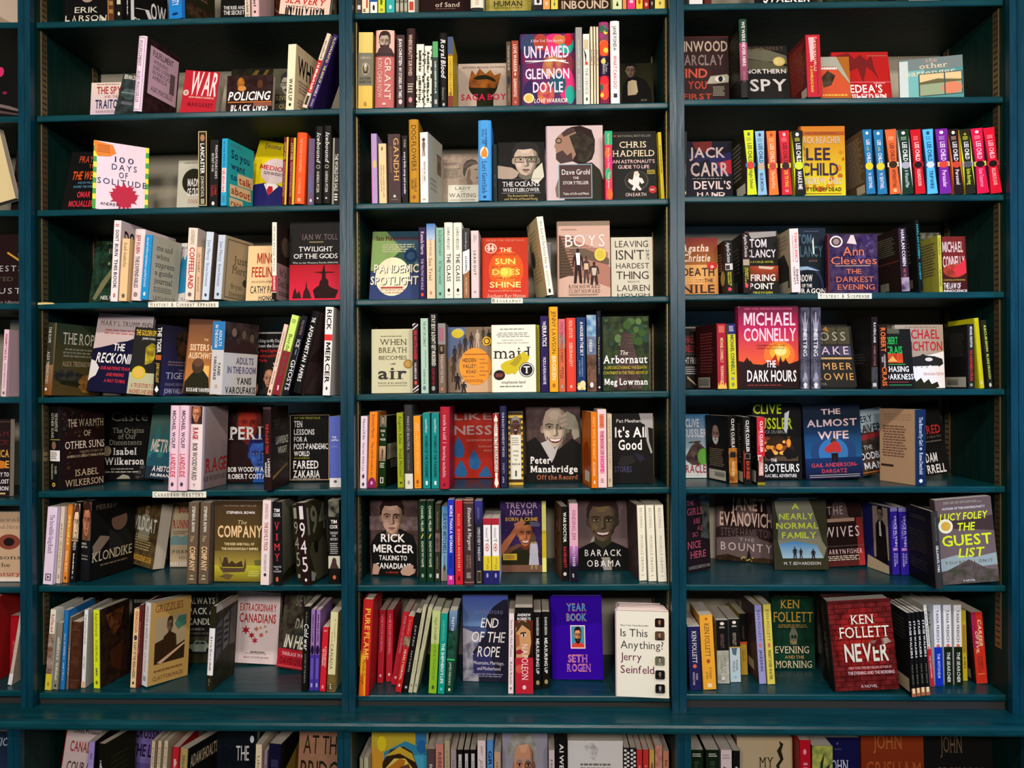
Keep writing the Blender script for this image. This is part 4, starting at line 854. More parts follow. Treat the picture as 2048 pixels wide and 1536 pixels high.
A 1690 1742 1862 78 b594 48 dx=-34 / black spine with stacked white digits, dark big-digit cover / #211; ^1|30 76 4 20 #ddd; ^9|20 84 24 42 #ddd; ^4|14 86 46 62 #ddd; ^5|20 84 66 84 #ddd; @e|36 64 92 96 #ddd / #332>221; 194|6 98 8 40 #776 b; @p|6 60 20 50 50 56 80 48 94 60 90 98 30 98 #443; @e|30 50 50 66 #111; @p|8 84 30 90 20 98 6 96 #999
S 1852 1926 58 b582 w=13 / black spine with grey photographs above and below white text / #111; @r|4 96 0 20 #776~222; ^TIM|24 76 24 28 #fff b; ^COOK|16 84 30 34 #fff b; ^THE FIGHT|16 84 38 41 #ddd; ^FOR|34 66 42 44 #ddd; ^HISTORY|18 82 45.5 48.5 #ddd; @l|14 86 51 65 6 #aaa; @r|0 100 67 82 #ccb; @e|30 70 69 79 #433; @p|10 82 30 74 70 76 90 82 #433; @e|36 64 90 95 #c64
== H7
S 38 76 150 b655 dx=42 / white, photo and yellow leaning spine, first on its row / #eed; Raffles and|6 28 26 72 #b33 b; @r|0 100 30 80 #754~a98; @r|0 100 80 100 #dc3; @e|30 70 90 95 #a92
S 80 118 232 b652 dx=38 / grey leaning spine with white capitals / #887; @v|22 56 28 72 #ccc; @v|60 86 28 70 #ccb; @e|34 66 92 96 #332
S 128 158 152 b652 dx=34 / thin blue leaning spine / #27b; @v|30 62 32 64 #9bd; @v|66 88 32 64 #9bd
S 160 176 195 b650 dx=28 / very thin dusky leaning spine / #765; @v|40 80 30 66 #cba
S 180 236 226 b650 dx=26 w=17 / plain dark brown spine with pale pages on top / #421~532; @r|0 100 12 13 #643; @r|0 100 86 87 #643
A 266 292 385 152 b640 52 dx=26 / slim white spine beside a grey and dark green cover / #eee; Empire and Aboriginals|6 44 32 64 #444; NEW PRESS|60 76 32 62 #555; @r|0 100 92 100 #db9 / #bbb; @p|30 20 70 10 90 30 60 44 #999; @p|40 50 70 40 92 54 92 96 44 92 #243
S 362 385 190 b606 dx=14 / black thin spine with tiny white lettering / #111; @v|20 44 34 64 #998; @v|56 78 30 66 #ccc
A 396 434 620 152 b645 58 dx=2 / bright yellow spine with violet script and dark cover / #de2; Ralph Edwards|4 34 30 70 #534 si; OF LONESOME LAKE|38 66 34 66 #652; @v|74 84 34 64 #664; @e|30 70 90 95 #872 / #211~321; @p|20 10 80 6 70 30 46 40 30 24 #742~421; @p|30 60 80 50 70 90 40 80 #421
F 632 760 62 b482 tl=2 / dark cover with faint pale capitals at the back / #221 / #222; @l|8 92 4 14 1 #998; @l|10 80 20 40 3 #444
S 622 660 146 b640 dx=32 / cream spine with red and black capitals and a badge / #ec9; KEN McGOOGAN|3 30 28 72 #b32 b; @e|24 76 33 40 #433; FLIGHT OF THE HIGHLANDERS|42 88 28 72 #543 b; @e|34 66 92 96 #332
S 664 680 120 b645 dx=30 / thin maroon spine between two pale ones / #622; @v|20 60 30 66 #a66
A 682 714 968 120 b645 38 dx=32 / slim white spine with a tan cover of a hunter / #eee; GRIZZLIES & WHITE GUYS|4 56 30 66 #765; CLAYTON MACK|60 84 34 62 #a87; @r|25 75 88 94 #aaa / #b95; GRIZZLIES|12 80 4 13 #842 s; @r|14 88 20 76 #a97; @p|14 76 14 50 40 46 60 60 88 54 88 76 #321; @f|36 62 20 48 #654 #321; @p|30 66 34 44 48 38 64 44 68 66 #321; @p|60 30 70 22 88 22 88 34 68 38 #476; @p|20 74 86 56 88 58 30 76 #ca8; @l|10 92 82 86 1 #853; CLAYTON MACK|12 86 90 95 #853
F 948 1150 50 b487 tl=2 / dark cover with bold white capitals above a pale vintage car / #222 / #222; ALWAYS|18 98 6 15 #eed b; PACK A|18 96 21 30 #eed b; CANDLE|14 96 36 45 #eed b; A NURSE IN|18 66 50 53 #bba b; THE CARIBOO-CHILCOTIN|10 90 56 59 #998; @r|0 100 62 76 #554~332; @p|4 80 8 74 30 73 40 68 66 68 78 73 96 74 98 82 60 84 8 83 #9a9; @p|36 73 42 69.5 52 69.5 52 73 #344; @p|54 73 54 69.5 64 69.5 72 73 #344; @e|16 28 79 87 #111; @e|72 84 78 86 #111; @r|0 100 87 100 #332
A 1094 1130 1268 130 b658 46 dx=34 h / black and white slim spine with a dark street photograph / #221; @r|0 100 26 82 #eee; @v|36 76 34 64 #776; @v|86 94 36 62 #776 / #332~221; @r|0 100 0 8 #cba; @p|6 24 30 18 30 60 6 70 #555; @p|36 20 60 14 62 56 38 60 #777; @p|66 14 94 10 94 60 66 58 #666; @w|10 28 28 56 4 #222; @w|40 58 24 54 4 #222
F 1264 1532 48 b499 dx=26 tl=2 / white cover with red title and scattered maple leaves / #ddd / #edd; @l|40 68 2 4 1 #644; EXTRAORDINARY|8 92 17 27 #b22 b; CANADIANS|8 92 31 43 #b22 b; @s|24 54 7 6 .4 #b23; @s|38 61 5.5 6 .4 #a22; @s|48 52 4.5 6 .4 #b75; @s|46 68 5.5 6 .4 #b34; @s|60 60 4.5 6 .4 #c64; @s|58 50 3 6 .4 #c96; @s|68 48 2.6 6 .4 #b86; @s|72 55 2.4 6 .4 #b75; @l|36 76 82 86 1 #776; STORIES FROM THE|26 74 85 87 #877; HEART OF OUR NATION|22 80 90 92.5 #766 s
F 1528 1740 45 b535 dx=62 tl=2 y=-5 / grey photo cover with white italics and red foot / #433 / #554~322; SEVEN|34 92 6 20 #776 b; DAYS|40 86 36 50 #ccb bi; @e|20 80 48 62 #333~554; IN HELL|14 96 58 74 #eed bi; @r|0 100 76 100 #b23; THE BLACK WATCH|12 90 80 84 #ecc bs; DAVID O'KEEFE|8 96 87 95 #611 b; @r|4 96 97 98 #d66
S 1682 1722 130 b662 dx=24 / black spine with a white brush script / #111; the Beaver|6 20 34 66 #776 i; Cold war|20 52 18 82 #ddd bi; A STORY OF THE NORTH|56 90 36 60 #998
S 1732 1758 150 b656 dx=18 / lilac and violet spine with silhouette band, first twin / #97b; @v|6 40 34 66 #536; @r|0 100 56 100 #43a; @e|10 90 44 56 #214; @r|20 80 60 86 #65b; @r|30 70 91 96 #aad
S 1764 1792 150 b656 dx=18 / lilac and violet spine with silhouette band, second twin / #97b; @v|6 40 34 66 #536; @r|0 100 56 100 #43a; @e|10 90 44 56 #214; @r|20 80 60 86 #65b; @r|30 70 91 96 #aad
S 1794 1834 258 b664 dx=26 / shorter red spine with cream capitals / #c23; @l|20 80 4 8 1 #e99; A LITTLE HISTORY|30 62 52 78 #edc b; OF CANADA|34 60 20 44 #edc b; @e|34 66 90 96 #e99
S 1840 1890 165 b668 dx=30 / wide cream green spine over an olive landscape foot / #dda; A Traveller's|8 36 58 76 #775 s; Tour|24 40 24 40 #775; CANADA|40 72 20 56 #443 s; @r|0 100 78 100 #763~542; @v|90 96 34 60 #ddd
== H8
F 300 515 170 10 tl=5 dx=50 / pale cover with red and grey capitals, red edge / #b33 / #dcc; @r|0 2 0 100 #b33; Linda Pruessen|20 96 2 7 #433 bs; CANADIAN|16 98 18 31 #a33 b; COURAGE|14 96 44 57 #544 b; @l|16 90 66 74 2 #766
A 478 512 650 235 3 48 dx=32 / lilac and yellow spine beside a black cover / #a9d; @r|0 100 36 100 #dd8; STILL|44 66 26 74 #332 b; @r|30 70 14 22 #87b / #211; @l|10 80 8 20 2 #333
A 545 578 760 250 3 52 dx=20 / black spine with white capitals near a violet cover / #111; @v|22 46 28 72 #ddd; @r|30 70 60 80 #444 / #221; @l|16 90 60 76 1 #544; @l|20 80 20 50 4 #332
F 703 900 163 19 tl=4 dx=46 / lilac cover with large navy capitals / #76a / #87b~76a; CROSSING|10 98 4 18 #213 b; THE LINE|6 98 28 46 #213 b; @r|8 92 56 90 #659
S 832 854 230 3 dx=34 / slim cream spine with pale grey capitals, first of three / #dca; DEPE|8 40 30 70 #988; @v|44 70 30 70 #988
S 868 890 230 3 dx=34 / slim cream spine with pale grey capitals, second of three / #dca; DEPE|8 40 30 70 #988; @v|44 70 30 70 #988
S 902 926 228 3 dx=36 / slim cream spine with pale grey capitals, third of three / #dca; DEPE|8 40 30 70 #988; @v|44 70 30 70 #988
S 964 1002 265 3 dx=28 / bright red spine with white capitals / #c23; @v|16 60 28 72 #edd
A 1015 1056 1230 280 3 48 dx=26 / ochre spine beside a black cover with cream capitals / #ba6; @v|10 50 28 70 #875; @r|20 80 60 90 #a84 / #111; ADAM SHOALTS|10 98 12 28 #cb9 b; @r|30 90 50 90 #655
F 1210 1440 175 13 tl=4 / black cover with white capitals and a pale moon / #111 / #112~011; THE|48 80 20 40 #ddd; WHISPER|10 98 60 80 #ddd b; @e|82 92 6 16 #cdd
S 1440 1478 250 3 dx=16 / slim cream spine with serif lettering / #edb; Life on the|14 60 30 68 #765 s
S 1492 1512 285 3 dx=14 w=12 / very slim lilac grey spine / #989; @v|20 50 30 70 #544
A 1515 1582 1690 250 3 46 dx=18 / navy spine with black and yellow cover / #113; @r|20 80 20 30 #335; @v|40 70 30 70 #337 / #111; @p|20 40 100 20 100 100 14 100 #a83
F 1680 1948 168 8 tl=3 dx=22 / brown cover with big black capitals / #a75 / #a76~975; AT THE|10 92 8 30 #221; BRIDGE|6 98 38 66 #221; @l|8 90 74 78 1 #654
== B0
S 68 95 -350 4 / dark grey spine with a white block at its foot / #444; @r|15 85 88 94 #ddd
S 98 145 -350 4 / cream spine with a red vertical strip / #edb; @r|60 80 30 92 #b33; @r|20 50 93 98 #876
S 150 195 -360 4 / white spine with a blue band and black emblem / #eee; @r|0 100 60 84 #25a; @e|34 66 88 96 #222
S 198 242 -350 4 / acid yellow green spine with black lettering / #cd3; @v|70 88 30 70 #221; @r|30 70 93 97 #993
S 246 300 -340 4 / turquoise spine with pale lettering / #3aa; @v|60 80 30 70 #cee; @e|35 65 88 94 #cee
S 305 329 -360 4 / grey spine with a white foot, first of three / #776; @r|10 90 86 97 #aa9; @l|20 80 60 84 5 #bba
S 332 355 -360 4 / grey spine with a white foot, second of three / #776; @r|10 90 86 97 #aa9; @l|20 80 60 84 5 #bba
S 358 380 -360 4 / grey spine with a white foot, third of three / #776; @r|10 90 86 97 #aa9; @l|20 80 60 84 5 #bba
S 383 426 -350 4 / white spine with a red square at its foot / #ddc; @r|20 80 84 96 #b43; @r|20 80 50 70 #998
F 440 748 -300 10 tl=5 h / black cover ending in a cream serif line / #211 / #211; of Sand|30 78 86 93 #dcb s; @l|30 76 95 97 1 #765; @e|10 90 20 70 #321~211
S 755 834 -330 3 h / broad white hardback spine with dark foot band / #ddc; @r|0 100 97 100 #222; @r|35 65 85 93 #cba
F 848 1122 -290 9 tl=4 / olive gold cover with black capitals at its foot / #884 / #883~a95; HUMAN|18 80 84 93 #332 b; @l|14 88 95 97 1 #443
S 1138 1187 -340 3 / white spine with a black foot and round emblem / #ddd; @r|0 100 93 100 #222; @e|30 70 84 91 #222
S 1190 1236 -340 3 / orange tan spine with pale emblem / #d95; @e|34 66 88 94 #eca
S 1239 1284 -340 3 / yellow spine with a small blue anchor / #dc4; @p|46 84 54 84 54 92 70 90 50 96 30 90 46 92 #456
F 1292 1605 -300 9 tl=4 / dark brown cover with huge cream capitals / #321 / #321; INBOUND|6 97 86 99 #cba b; @e|10 90 20 70 #432~543
S 1612 1672 -330 4 / pale green spine with a black triangle / #cda; @p|36 94 50 86 64 94 #222
S 1675 1700 -330 4 / thin orange spine between pale green and pink / #d85
S 1702 1754 -345 4 / bright pink spine with a white mark / #d37; @r|30 70 86 90 #ecd
S 1757 1800 -340 4 / golden yellow spine with a red dot / #db3; @e|32 68 84 92 #b42
S 1803 1839 -340 4 / dark red spine with pale foot mark / #922; @r|30 70 90 95 #daa
S 1842 1871 -340 4 / narrow black spine near the row's end / #221; @e|34 66 88 94 #a98
S 1878 1942 -330 4 / broad lemon yellow spine closing the row / #dc6; @e|40 62 88 93 #774
== B1
S 75 166 190 4 dx=9 / thick cream yellow spine with a grey band and oval portrait / #dc7>db5; @r|0 100 27 70 #776; RON|30 62 29 31 #cba; ^CHERNOW|14 86 32 35 #cba s; @e|24 76 40 56 #ba8; @e|28 72 41.5 54.5 #554; @f|34 66 42 54 #cb9 #ddd #332; ^ALEXANDER|12 88 59 62 #332 s; ^HAMILTON|10 90 63.5 67 #332 s; @e|40 60 91 97 #a84
S 178 293 182 4 dx=10 h / very thick salmon pink spine with a bearded general / #b66; @r|4 100 0 30 #dba; @f|-6 106 1 34 #a98 #322 #433 b; @p|10 31 18 24 50 20 86 24 100 31 #433; GRANT|36 90 52 84 #edc s; RON CHERNOW|36 88 14 36 #ecb s; @e|40 60 94 97 #ecb
S 308 358 206 4 dx=6 / dark taupe spine with white capitals / #433; JEAN CHRETIEN|5 42 30 66 #eee b; MY STORIES, MY TIMES|45 86 30 64 #eee b; @e|28 72 88 95 #ecc
S 368 420 170 4 dx=8 h / tall dark brown spine with pink gold lettering / #322; WHERE BEAUTY SURVIVED|8 60 26 66 #dba b; @r|16 84 70 71 #cba; @l|14 86 72 82 3 #cba; @e|28 72 87 94 #c88
S 428 476 262 4 dx=8 / white spine patterned with small black marks, first of two / #eed; @o|2 20 4 98 12 2 #221 #554; @o|80 98 4 98 12 2 #221 #554; @v|10 44 32 66 #443; @v|50 92 32 66 #443
S 479 526 272 4 dx=7 / white spine patterned with small black marks, second of two / #eed; @o|2 20 4 98 12 2 #221 #554; @o|80 98 4 98 12 2 #221 #554; @v|10 44 32 66 #443; @v|50 92 32 66 #443
S 529 561 246 4 / slim dark green spine with lighter green top / #344; @r|0 100 0 24 #5a6; @v|30 80 30 64 #bcb; @r|25 75 88 95 #aaa
S 564 616 197 6 h / black spine with flowing white script / #111; Royal Blood|8 60 24 76 #eee si b; Demarco|72 88 32 62 #998 s; @e|36 64 92 96 #bbb
S 620 652 217 4 dx=2 / thin blue, yellow and brown banded spine / #db3; @r|0 100 0 26 #457; @r|0 100 84 100 #732; CHOOSING HOPE|30 80 26 74 #863 b; @e|10 90 24 28 #863; @e|20 80 79 84 #863
F 680 978 388 24 tl=9 / beige cover with a gold crown on a dark head / #ba9 / #cba; ANTONIO MICHAEL DOWNING|8 96 7 12 #655 b; @p|24 32 28 16 36 28 44 12 56 26 66 16 74 30 88 24 80 60 22 60 #a62~742; @e|22 80 28 84 #221; @r|38 72 80 100 #221; @p|22 48 24 34 40 40 58 38 78 46 80 52 76 60 24 58 #a62~742; SAGA BOY|6 98 74 88 #d25 b
S 975 1006 246 5 / slim brown spine with grey capitals and a dark motif / #543; THE SUN IN THE SILVER|6 44 30 68 #bba; @e|20 80 52 66 #223; ROXANE GAY|72 92 34 66 #998
S 1012 1056 240 4 / rust red spine with cream capitals / #943; LOVE WARRIOR|6 48 28 72 #edc b; @e|36 64 49 54 #dba; GLENNON DOYLE|58 86 28 68 #edc b; @e|36 64 92 97 #c77
F 1062 1385 206 8 tl=4 h / swirling multicoloured cover with white block title / #436 / #725~336; @e|40 88 0 30 #d37; @e|72 99 2 30 #2a9; @e|80 97 0 18 #c23; @e|0 30 0 34 #346; @e|24 50 0 24 #a43; @e|62 100 28 60 #834; @e|2 46 36 66 #436~725; @e|40 84 30 62 #b84~935; @e|70 100 50 96 #d37; @e|54 84 56 86 #256; @e|4 34 66 96 #325; @e|30 62 70 100 #c74~a35; @e|82 100 74 100 #2a9; @e|60 84 2 16 #c74; A New York Times Bestseller|18 80 8 12 #ecd si; UNTAMED|6 90 18 34 #fdf b; @r|8 84 38 39.5 #fff; @p|8 42 60 36 90 42 88 43 60 38 #eee; GLENNON|8 90 50 64 #fdf b; DOYLE|22 78 69 83 #fdf b; @e|4 24 84 98 #eda; @e|7 21 86 96 #db5; LOVE WARRIOR|24 86 92 98 #fff i
S 1388 1430 160 5 / pale grey spine with faint lettering / #999; @v|16 52 34 62 #bbb; @v|60 80 34 62 #bbb
S 1434 1476 200 4 / white spine with a black thorny branch and serif title / #eed; @r|15 80 8 22 #cb9; @p|10 20 50 30 44 40 60 38 40 44 30 34 #222; @s|50 42 4 6 .4 #c43; THE CHOICE|48 86 30 72 #776 s; @e|34 66 90 95 #554
S 1478 1495 156 4 / thin cream spine, first of three in line / #edb; @v|30 50 30 66 #876; @r|10 20 20 80 #a98
S 1498 1512 156 4 / thin cream spine, second of three in line / #edb; @v|30 50 30 66 #876; @r|10 20 20 80 #a98
S 1515 1530 157 4 / thin cream spine, third of three in line / #edb; @v|30 50 30 66 #876; @r|10 20 20 80 #a98
S 1533 1592 132 4 dx=-2 h / plump spine painted with red, orange and violet flowers / #724; @r|0 100 0 24 #a37~745; @o|4 96 22 42 7 9 #e83 #e52 #ea5; @r|0 100 42 66 #213; @o|4 96 66 96 9 10 #d23 #e43 #c13; @o|4 96 4 98 10 3 #476 #365 #dc4; Mr. Malcolm's|44 64 34 60 #ddd si; List|52 62 64 82 #ddd si
S 1600 1656 125 4 h / tall white spine with grey and pink capitals / #eee; JANE FONDA|6 36 30 66 #555 b; WHAT CAN I DO?|42 82 30 66 #c56 b; @r|30 70 88 93 #333
F 1658 1866 385 22 tl=8 / dark cover of a man in black jacket over pale shirt / #221 / #221>332; @f|6 62 -2 50 #765 #111; @p|2 100 10 60 24 40 50 34 76 44 92 70 96 100 #111; @p|26 48 38 44 50 46 54 74 48 82 24 84 24 60 #cb9; FOX|62 80 94 99 #998 i
== B2
S 162 198 168 4 dx=-2 w=12 / lilac spine with a pink edge and yellow badge / #a9c; @r|0 18 0 100 #c7b; BEAUTIFUL|10 36 40 70 #c9b; @e|20 90 38 50 #cb7; WELL SAID|56 88 40 70 #c9b
S 204 253 228 4 dx=-2 / short cream spine with faint two-line lettering / #ec9; @e|34 60 5 12 #875; @v|36 90 54 72 #a98; @v|36 80 24 42 #a98
S 260 338 170 4 dx=-2 / wide dark taupe spine with gold serif capitals / #433; GANDHI|6 68 46 86 #da6 s; AN AUTOBIOGRAPHY|18 56 16 32 #965; @s|50 90 3 8 .3 #eee; @l|20 80 94 96 1 #776
S 344 381 180 5 / narrow black spine with small white lettering / #111; PUNK|6 18 34 66 #998 b; every little scrap and wonder|24 86 32 68 #ddd b; @r|0 12 30 90 #336
S 388 447 85 4 h / tall golden spine with dark capitals / #b82; DOG FLOWERS|7 62 28 76 #221; DANIELLE|71 87 54 76 #542 b; GELLER|72 84 24 46 #542 b; @e|34 66 91 96 #853
A 455 503 590 158 4 46 / white spine with a tiny figure in a hat and pale cover / #eee; @m|22 72 9 34 #765; @e|28 66 8 13 #543; INDIAN IN THE CABINET|42 70 44 66 #665; JODY WILSON|50 72 22 36 #aa9; @r|30 66 94 96 #ba8 / #bba; @r|60 90 20 50 #876~543; @l|14 60 60 80 3 #998
F 570 825 300 22 tl=8 / beige cover with a woman's braided head and white panel / #a98 / #a98~ba9; @l|8 46 18 24 2 #655; @l|8 50 30 52 7 #665; @p|55 40 56 24 64 14 76 11 86 14 90 20 84 28 72 34 66 46 58 48 #554; @p|66 30 78 24 89 22 92 32 91 36 96 45 92 47 92 52 88 60 80 60 78 66 66 68 64 52 60 46 62 38 #ba9; @p|66 36 72 30 74 42 72 52 78 60 78 66 66 68 63 54 #876; @p|56 26 70 16 88 18 86 22 72 22 60 32 #766; @p|82 33 89 32 88 35 83 35 #443; @p|86 50 92 49 90 52 87 53 #855; @r|20 92 66 100 #eed; LADY|36 74 70 76 #444 s; IN|50 58 79 81 #776; WAITING|22 86 84 92 #444 s; ANNE GLENCONNER|24 84 96 99 #443 s
S 812 892 90 3 dx=4 h / thick sky blue spine with a flame coloured flower / #49d; MAYBE YOU|11 24 50 68 #136; SHOULD|11 21 28 44 #136; TALK|23 30 28 68 #136; TO SOMEONE|25 34 50 70 #246; @e|14 78 33 48 #ddd; @p|26 46 24 40 40 36 50 32.5 62 37 70 40 66 46.5 #e83; Lori Gottlieb|51 91 30 66 #237 s; @r|38 62 94 97 #237
S 902 928 232 8 w=10 / slim dark slate spine behind the thick blue one / #233; @v|50 70 30 66 #455
F 930 1216 225 9 tl=4 / black cover of a man in glasses resting his chin / #111 / #111; @f|8 112 -2 78 #ba9 #222 #111 g; @p|76 50 94 36 98 60 84 72 70 66 #ccb; @p|0 40 30 44 46 52 40 60 30 64 0 62 #a98; THE OCEAN'S|10 88 68 76 #eee s; WHISTLEBLOWER|10 88 79 85 #eee s; @r|8 90 87 87.6 #aaa; The Remarkable Life|20 76 90 93.5 #cb7 s; and Work of Daniel Pauly|14 84 95.5 99 #cb7 s; @r|8 90 63 63.6 #777
F 1224 1562 126 8 tl=3 h / pale beige cover with a bearded hooded man in profile / #cab / #cbb; @p|32 18 42 2 60 0 80 6 86 20 85 36 80 46 62 54 40 46 50 30 #211; @p|26 10 40 4 48 4 56 14 56 34 44 48 24 50 16 44 18 37 15 34 16 32 13 28 16 21 18 15 #976; @p|26 10 36 4 44 2 52 8 40 12 30 15 #433; @e|15 27 16 24 #332; @e|17 25 17.5 22.5 #976; @p|16 37 28 33 36 40 44 36 46 48 24 51 16 45 #433; @p|40 14 60 8 84 20 84 36 70 50 56 48 #211~332; @p|32 100 26 84 30 62 52 52 80 50 94 60 100 74 100 100 #221; @p|16 96 14 84 24 62 30 58 28 96 #765; @r|20 80 52 98 #8ab; @r|21.5 78.5 53 97 #433; Dave Grohl|26 76 59 66 #eee; THE|46 56 69 72 #eee s; STORYTELLER|28 74 75 79 #eee s; Tales of Life and Music|28 74 90 93 #eee
S 1568 1614 152 4 / spine patterned in green, orange and pink patches / #d35; @r|0 100 0 20 #2a7; @e|0 60 24 40 #e63; @e|30 100 36 56 #d27; @e|0 80 54 72 #3a7; @e|20 100 84 100 #e63; Notes from a|4 20 36 64 #ec9; We Three Girls|24 54 36 64 #ec9; Tess Jones|60 84 36 66 #fdc
F 1620 1890 160 7 tl=3 / black cover with cream capitals and a floating astronaut / #111 / #111; @e|5 10 5 8 #a33; NATIONAL BESTSELLER|14 88 5 8 #998 w; CHRIS|18 78 15 24 #edb s; HADFIELD|2 96 28 37 #edb s; AN ASTRONAUT'S|2 96 42 47 #ecc; GUIDE TO LIFE|14 84 50 55 #ecc; @e|28 82 58 88 #444; @e|30 79 58.5 86 #221; @p|50 60 58 59 62 64 60 68 68 70 72 76 66 78 62 74 60 80 66 86 62 88 54 83 50 88 44 86 48 80 42 78 36 74 38 70 46 72 48 68 #edd; @e|50 60 59 66 #ccb; ON EARTH|30 76 91 96 #dcc; @l|78 99 57 64 3 #cb4; @e|82 99 81 92 #c33; @e|84 97 82.3 90.7 #a22; BEST|86 95 85.5 88 #fdd b
S 1896 1920 160 6 dx=-18 w=12 / very thin yellow spine closing the row / #cb2; @v|20 60 34 64 #763
== B3
F 145 447 200 11 tl=17 / green and blue cover with a large white circle / #577 / #577; @p|0 0 28 0 100 60 100 100 0 100 #354; @p|28 0 100 0 100 52 #356; @p|0 0 28 0 60 28 20 60 0 60 #8a6; @p|0 62 100 58 100 100 0 100 #347; Ian Hanomansing|8 98 7 14 #622 bs; @l|20 92 19 33 4 #bb9; @e|66 94 26 50 #246; @s|80 38 11 10 .75 #135; @e|72 88 32 44 #357; @e|10 80 40 98 #eec; PANDEMIC|8 99 52 64 #222 b; PANDEMIC|7 97 51 63 #eed b; SPOTLIGHT|2 99 70 82 #222 b; SPOTLIGHT|1 97 69 81 #eed b; @r|22 66 84.5 87 #a55; CANADIAN DOCTORS|24 68 84 86.5 #a33 b; AT THE FRONT OF THE|22 70 88 90.5 #a33 b; COVID-19 FIGHT|28 64 92 94.5 #a33 b
S 444 490 160 4 dx=2 / dark purple spine with white serif name / #214; Kamala Harris|6 38 30 72 #fdf s; THE TRUTHS WE HOLD|44 88 32 64 #cbd; @e|32 66 92 97 #d54
S 493 545 138 4 / peach spine fading from a blue sky top / #eca; @r|0 100 0 22 #37b>bcd; DAVID BERGEN|20 43 34 60 #876; Sea Trial|46 76 26 64 #654 s; @e|34 62 90 95 #b86
S 547 598 162 5 / mint green spine with thin dark capitals / #8ba; ELIZABETH HAY|4 40 34 66 #354; All Things Consoled|46 80 36 70 #465 si; @r|36 60 91 95 #354
S 600 652 132 4 h / white spine with dark teal capitals, first of two / #eed; CHRIS HEDGES|6 36 34 66 #233; THE CLASS|41 78 30 72 #123 b; @e|34 66 87 92 #222; @r|30 70 95 96 #999
S 655 707 133 4 h / white spine with dark teal capitals, second of two / #eed; CHRIS HEDGES|6 36 34 66 #233; THE CLASS|41 78 30 72 #123 b; @e|34 66 87 92 #222; @r|30 70 95 96 #999
S 711 752 165 4 / slim spine banded charcoal, white and brown / #964; @r|0 100 0 34 #333; @p|0 34 100 30 100 60 50 64 0 66 #eee; Steven Borgue|6 30 36 64 #bbb; LEARNING|40 62 32 66 #444 b; TO TREATMENTS|70 96 34 60 #ddb
S 762 812 180 4 / pale pink spine with widely spaced capitals / #dcc; TARA|6 14 56 74 #776; HENLEY|6 18 34 50 #776; LEAN OUT|30 66 34 62 #443 b w; @r|36 62 90 92 #887
F 824 1102 228 8 tl=4 h / orange red cover with a rising sun and yellow capitals / #b31 / #b31>c32; @e|14 90 20 88 #d51; @e|24 78 34 78 #e72; @e|38 66 48 68 #eb3; THE NEW YORK TIMES BESTSELLER|8 92 3 6 #d87; @e|6 32 9 26 #ecb; @e|8.5 29.5 11 24.5 #a21; @e|12 18 12 23 #ecb; @e|20 26 12 23 #ecb; @r|10 28 17 19 #ecb; THE|38 64 17 24 #eda b; HOW I FOUND|24 76 27 30 #821; SUN|28 72 35 44 #ed6 b; LIFE, FREEDOM|22 74 47 50 #821; DOES|22 82 53 62 #ed6 b; @e|40 56 51 64 #fd5; AND JUSTICE|28 74 65.5 68.5 #821; SHINE|16 84 74 83 #ed8 b; Foreword by Bryan Stevenson|14 84 87 90 #eb9; Anthony Ray Hinton|10 94 94 100 #ecb s
R 1155 1218 1258 107 3 106 dx=-62 / cream spine leaning back with a beige back cover / #eed; We Are All Perfectly Fine|5 60 32 72 #877 s; @e|25 65 62 66 #bbd; JILLIAN HORTON|69 88 32 60 #aa9; @r|30 62 92 97 #222 / #ca9 / #cb8; @l|10 80 12 80 14 #a96; @e|4 40 36 58 #432
S 1206 1244 252 14 / lilac grey spine standing behind the leaning cream book / #99a; @r|0 100 0 3 #aaa
F 1286 1600 128 7 tl=3 h / dusky pink cover of a man and two boys walking / #b98 / #ca9; @r|0 100 0 6 #876; @r|6 36 10 12 #a87; @p|2 18 2 76 30 70 30 34 #432; @p|4 18 96 42 96 58 100 62 100 88 30 70 #a76; @w|4 30 20 74 14 #543; @p|10 24 98 50 98 58 30 46 #654; BOYS|14 90 18 34 #edd s; @r|14 88 35 36 #b98; @m|26 50 36 82 #211; @p|34 42 42 42 42 58 36 58 #eee; @m|46 62 46 82 #433; @p|50 56 58 56 58 64 50 64 #cb9; @m|58 80 54 84 #322; @p|64 62 74 62 72 72 66 72 #cba; @e|70 92 36 53 #dc5; @e|73 89 38.5 50.5 #cb4; RON HOWARD|20 80 84 88.5 #654 s w; CLINT HOWARD|20 80 90 94.5 #654 s w; @r|20 76 96 97.5 #987
F 1606 1856 225 8 tl=4 / pale grey cover hand lettered all over in black / #bba / #ccb; LEAVING|10 90 6 17 #322; ISN'T|12 80 22 38 #322; THE|84 92 22 38 #322; HARDEST|12 92 44 53 #322; THING|12 90 58 71 #322; ESSAYS|40 68 74 77 #433; LAUREN|14 92 81 91 #322; HOUGH|14 92 95 100 #322
== B4
F 160 408 205 7 tl=3 / cream cover with thin serif words above a large lowercase word / #cba / #cca; @l|22 78 10 13 1 #776; WHEN|20 86 16 25 #443 s; BREATH|18 86 29 37 #443 s; BECOMES|18 86 42 48 #443 s; @p|44 55 54 53 60 54 56 56 #777; air|16 86 60 78 #333 bs; PAUL KALANITHI|16 86 83 86 #443 s; @r|16 86 88 89 #887; @e|78 100 48 62 #973; @e|81 99 50 60 #b95
S 409 444 166 4 / black striped spine with red capitals / #322; @p|0 2 30 0 60 0 0 4 #ddd; @p|0 8 100 1 100 3 0 10 #ddd; SEE NO STRANGER|10 52 28 72 #d34 b; VALARIE KAUR|56 80 30 66 #ddd b; @e|28 72 82 88 #d54; @p|0 94 100 88 100 90 0 96 #ddd; @p|0 99 100 93 100 95 10 99 #ddd
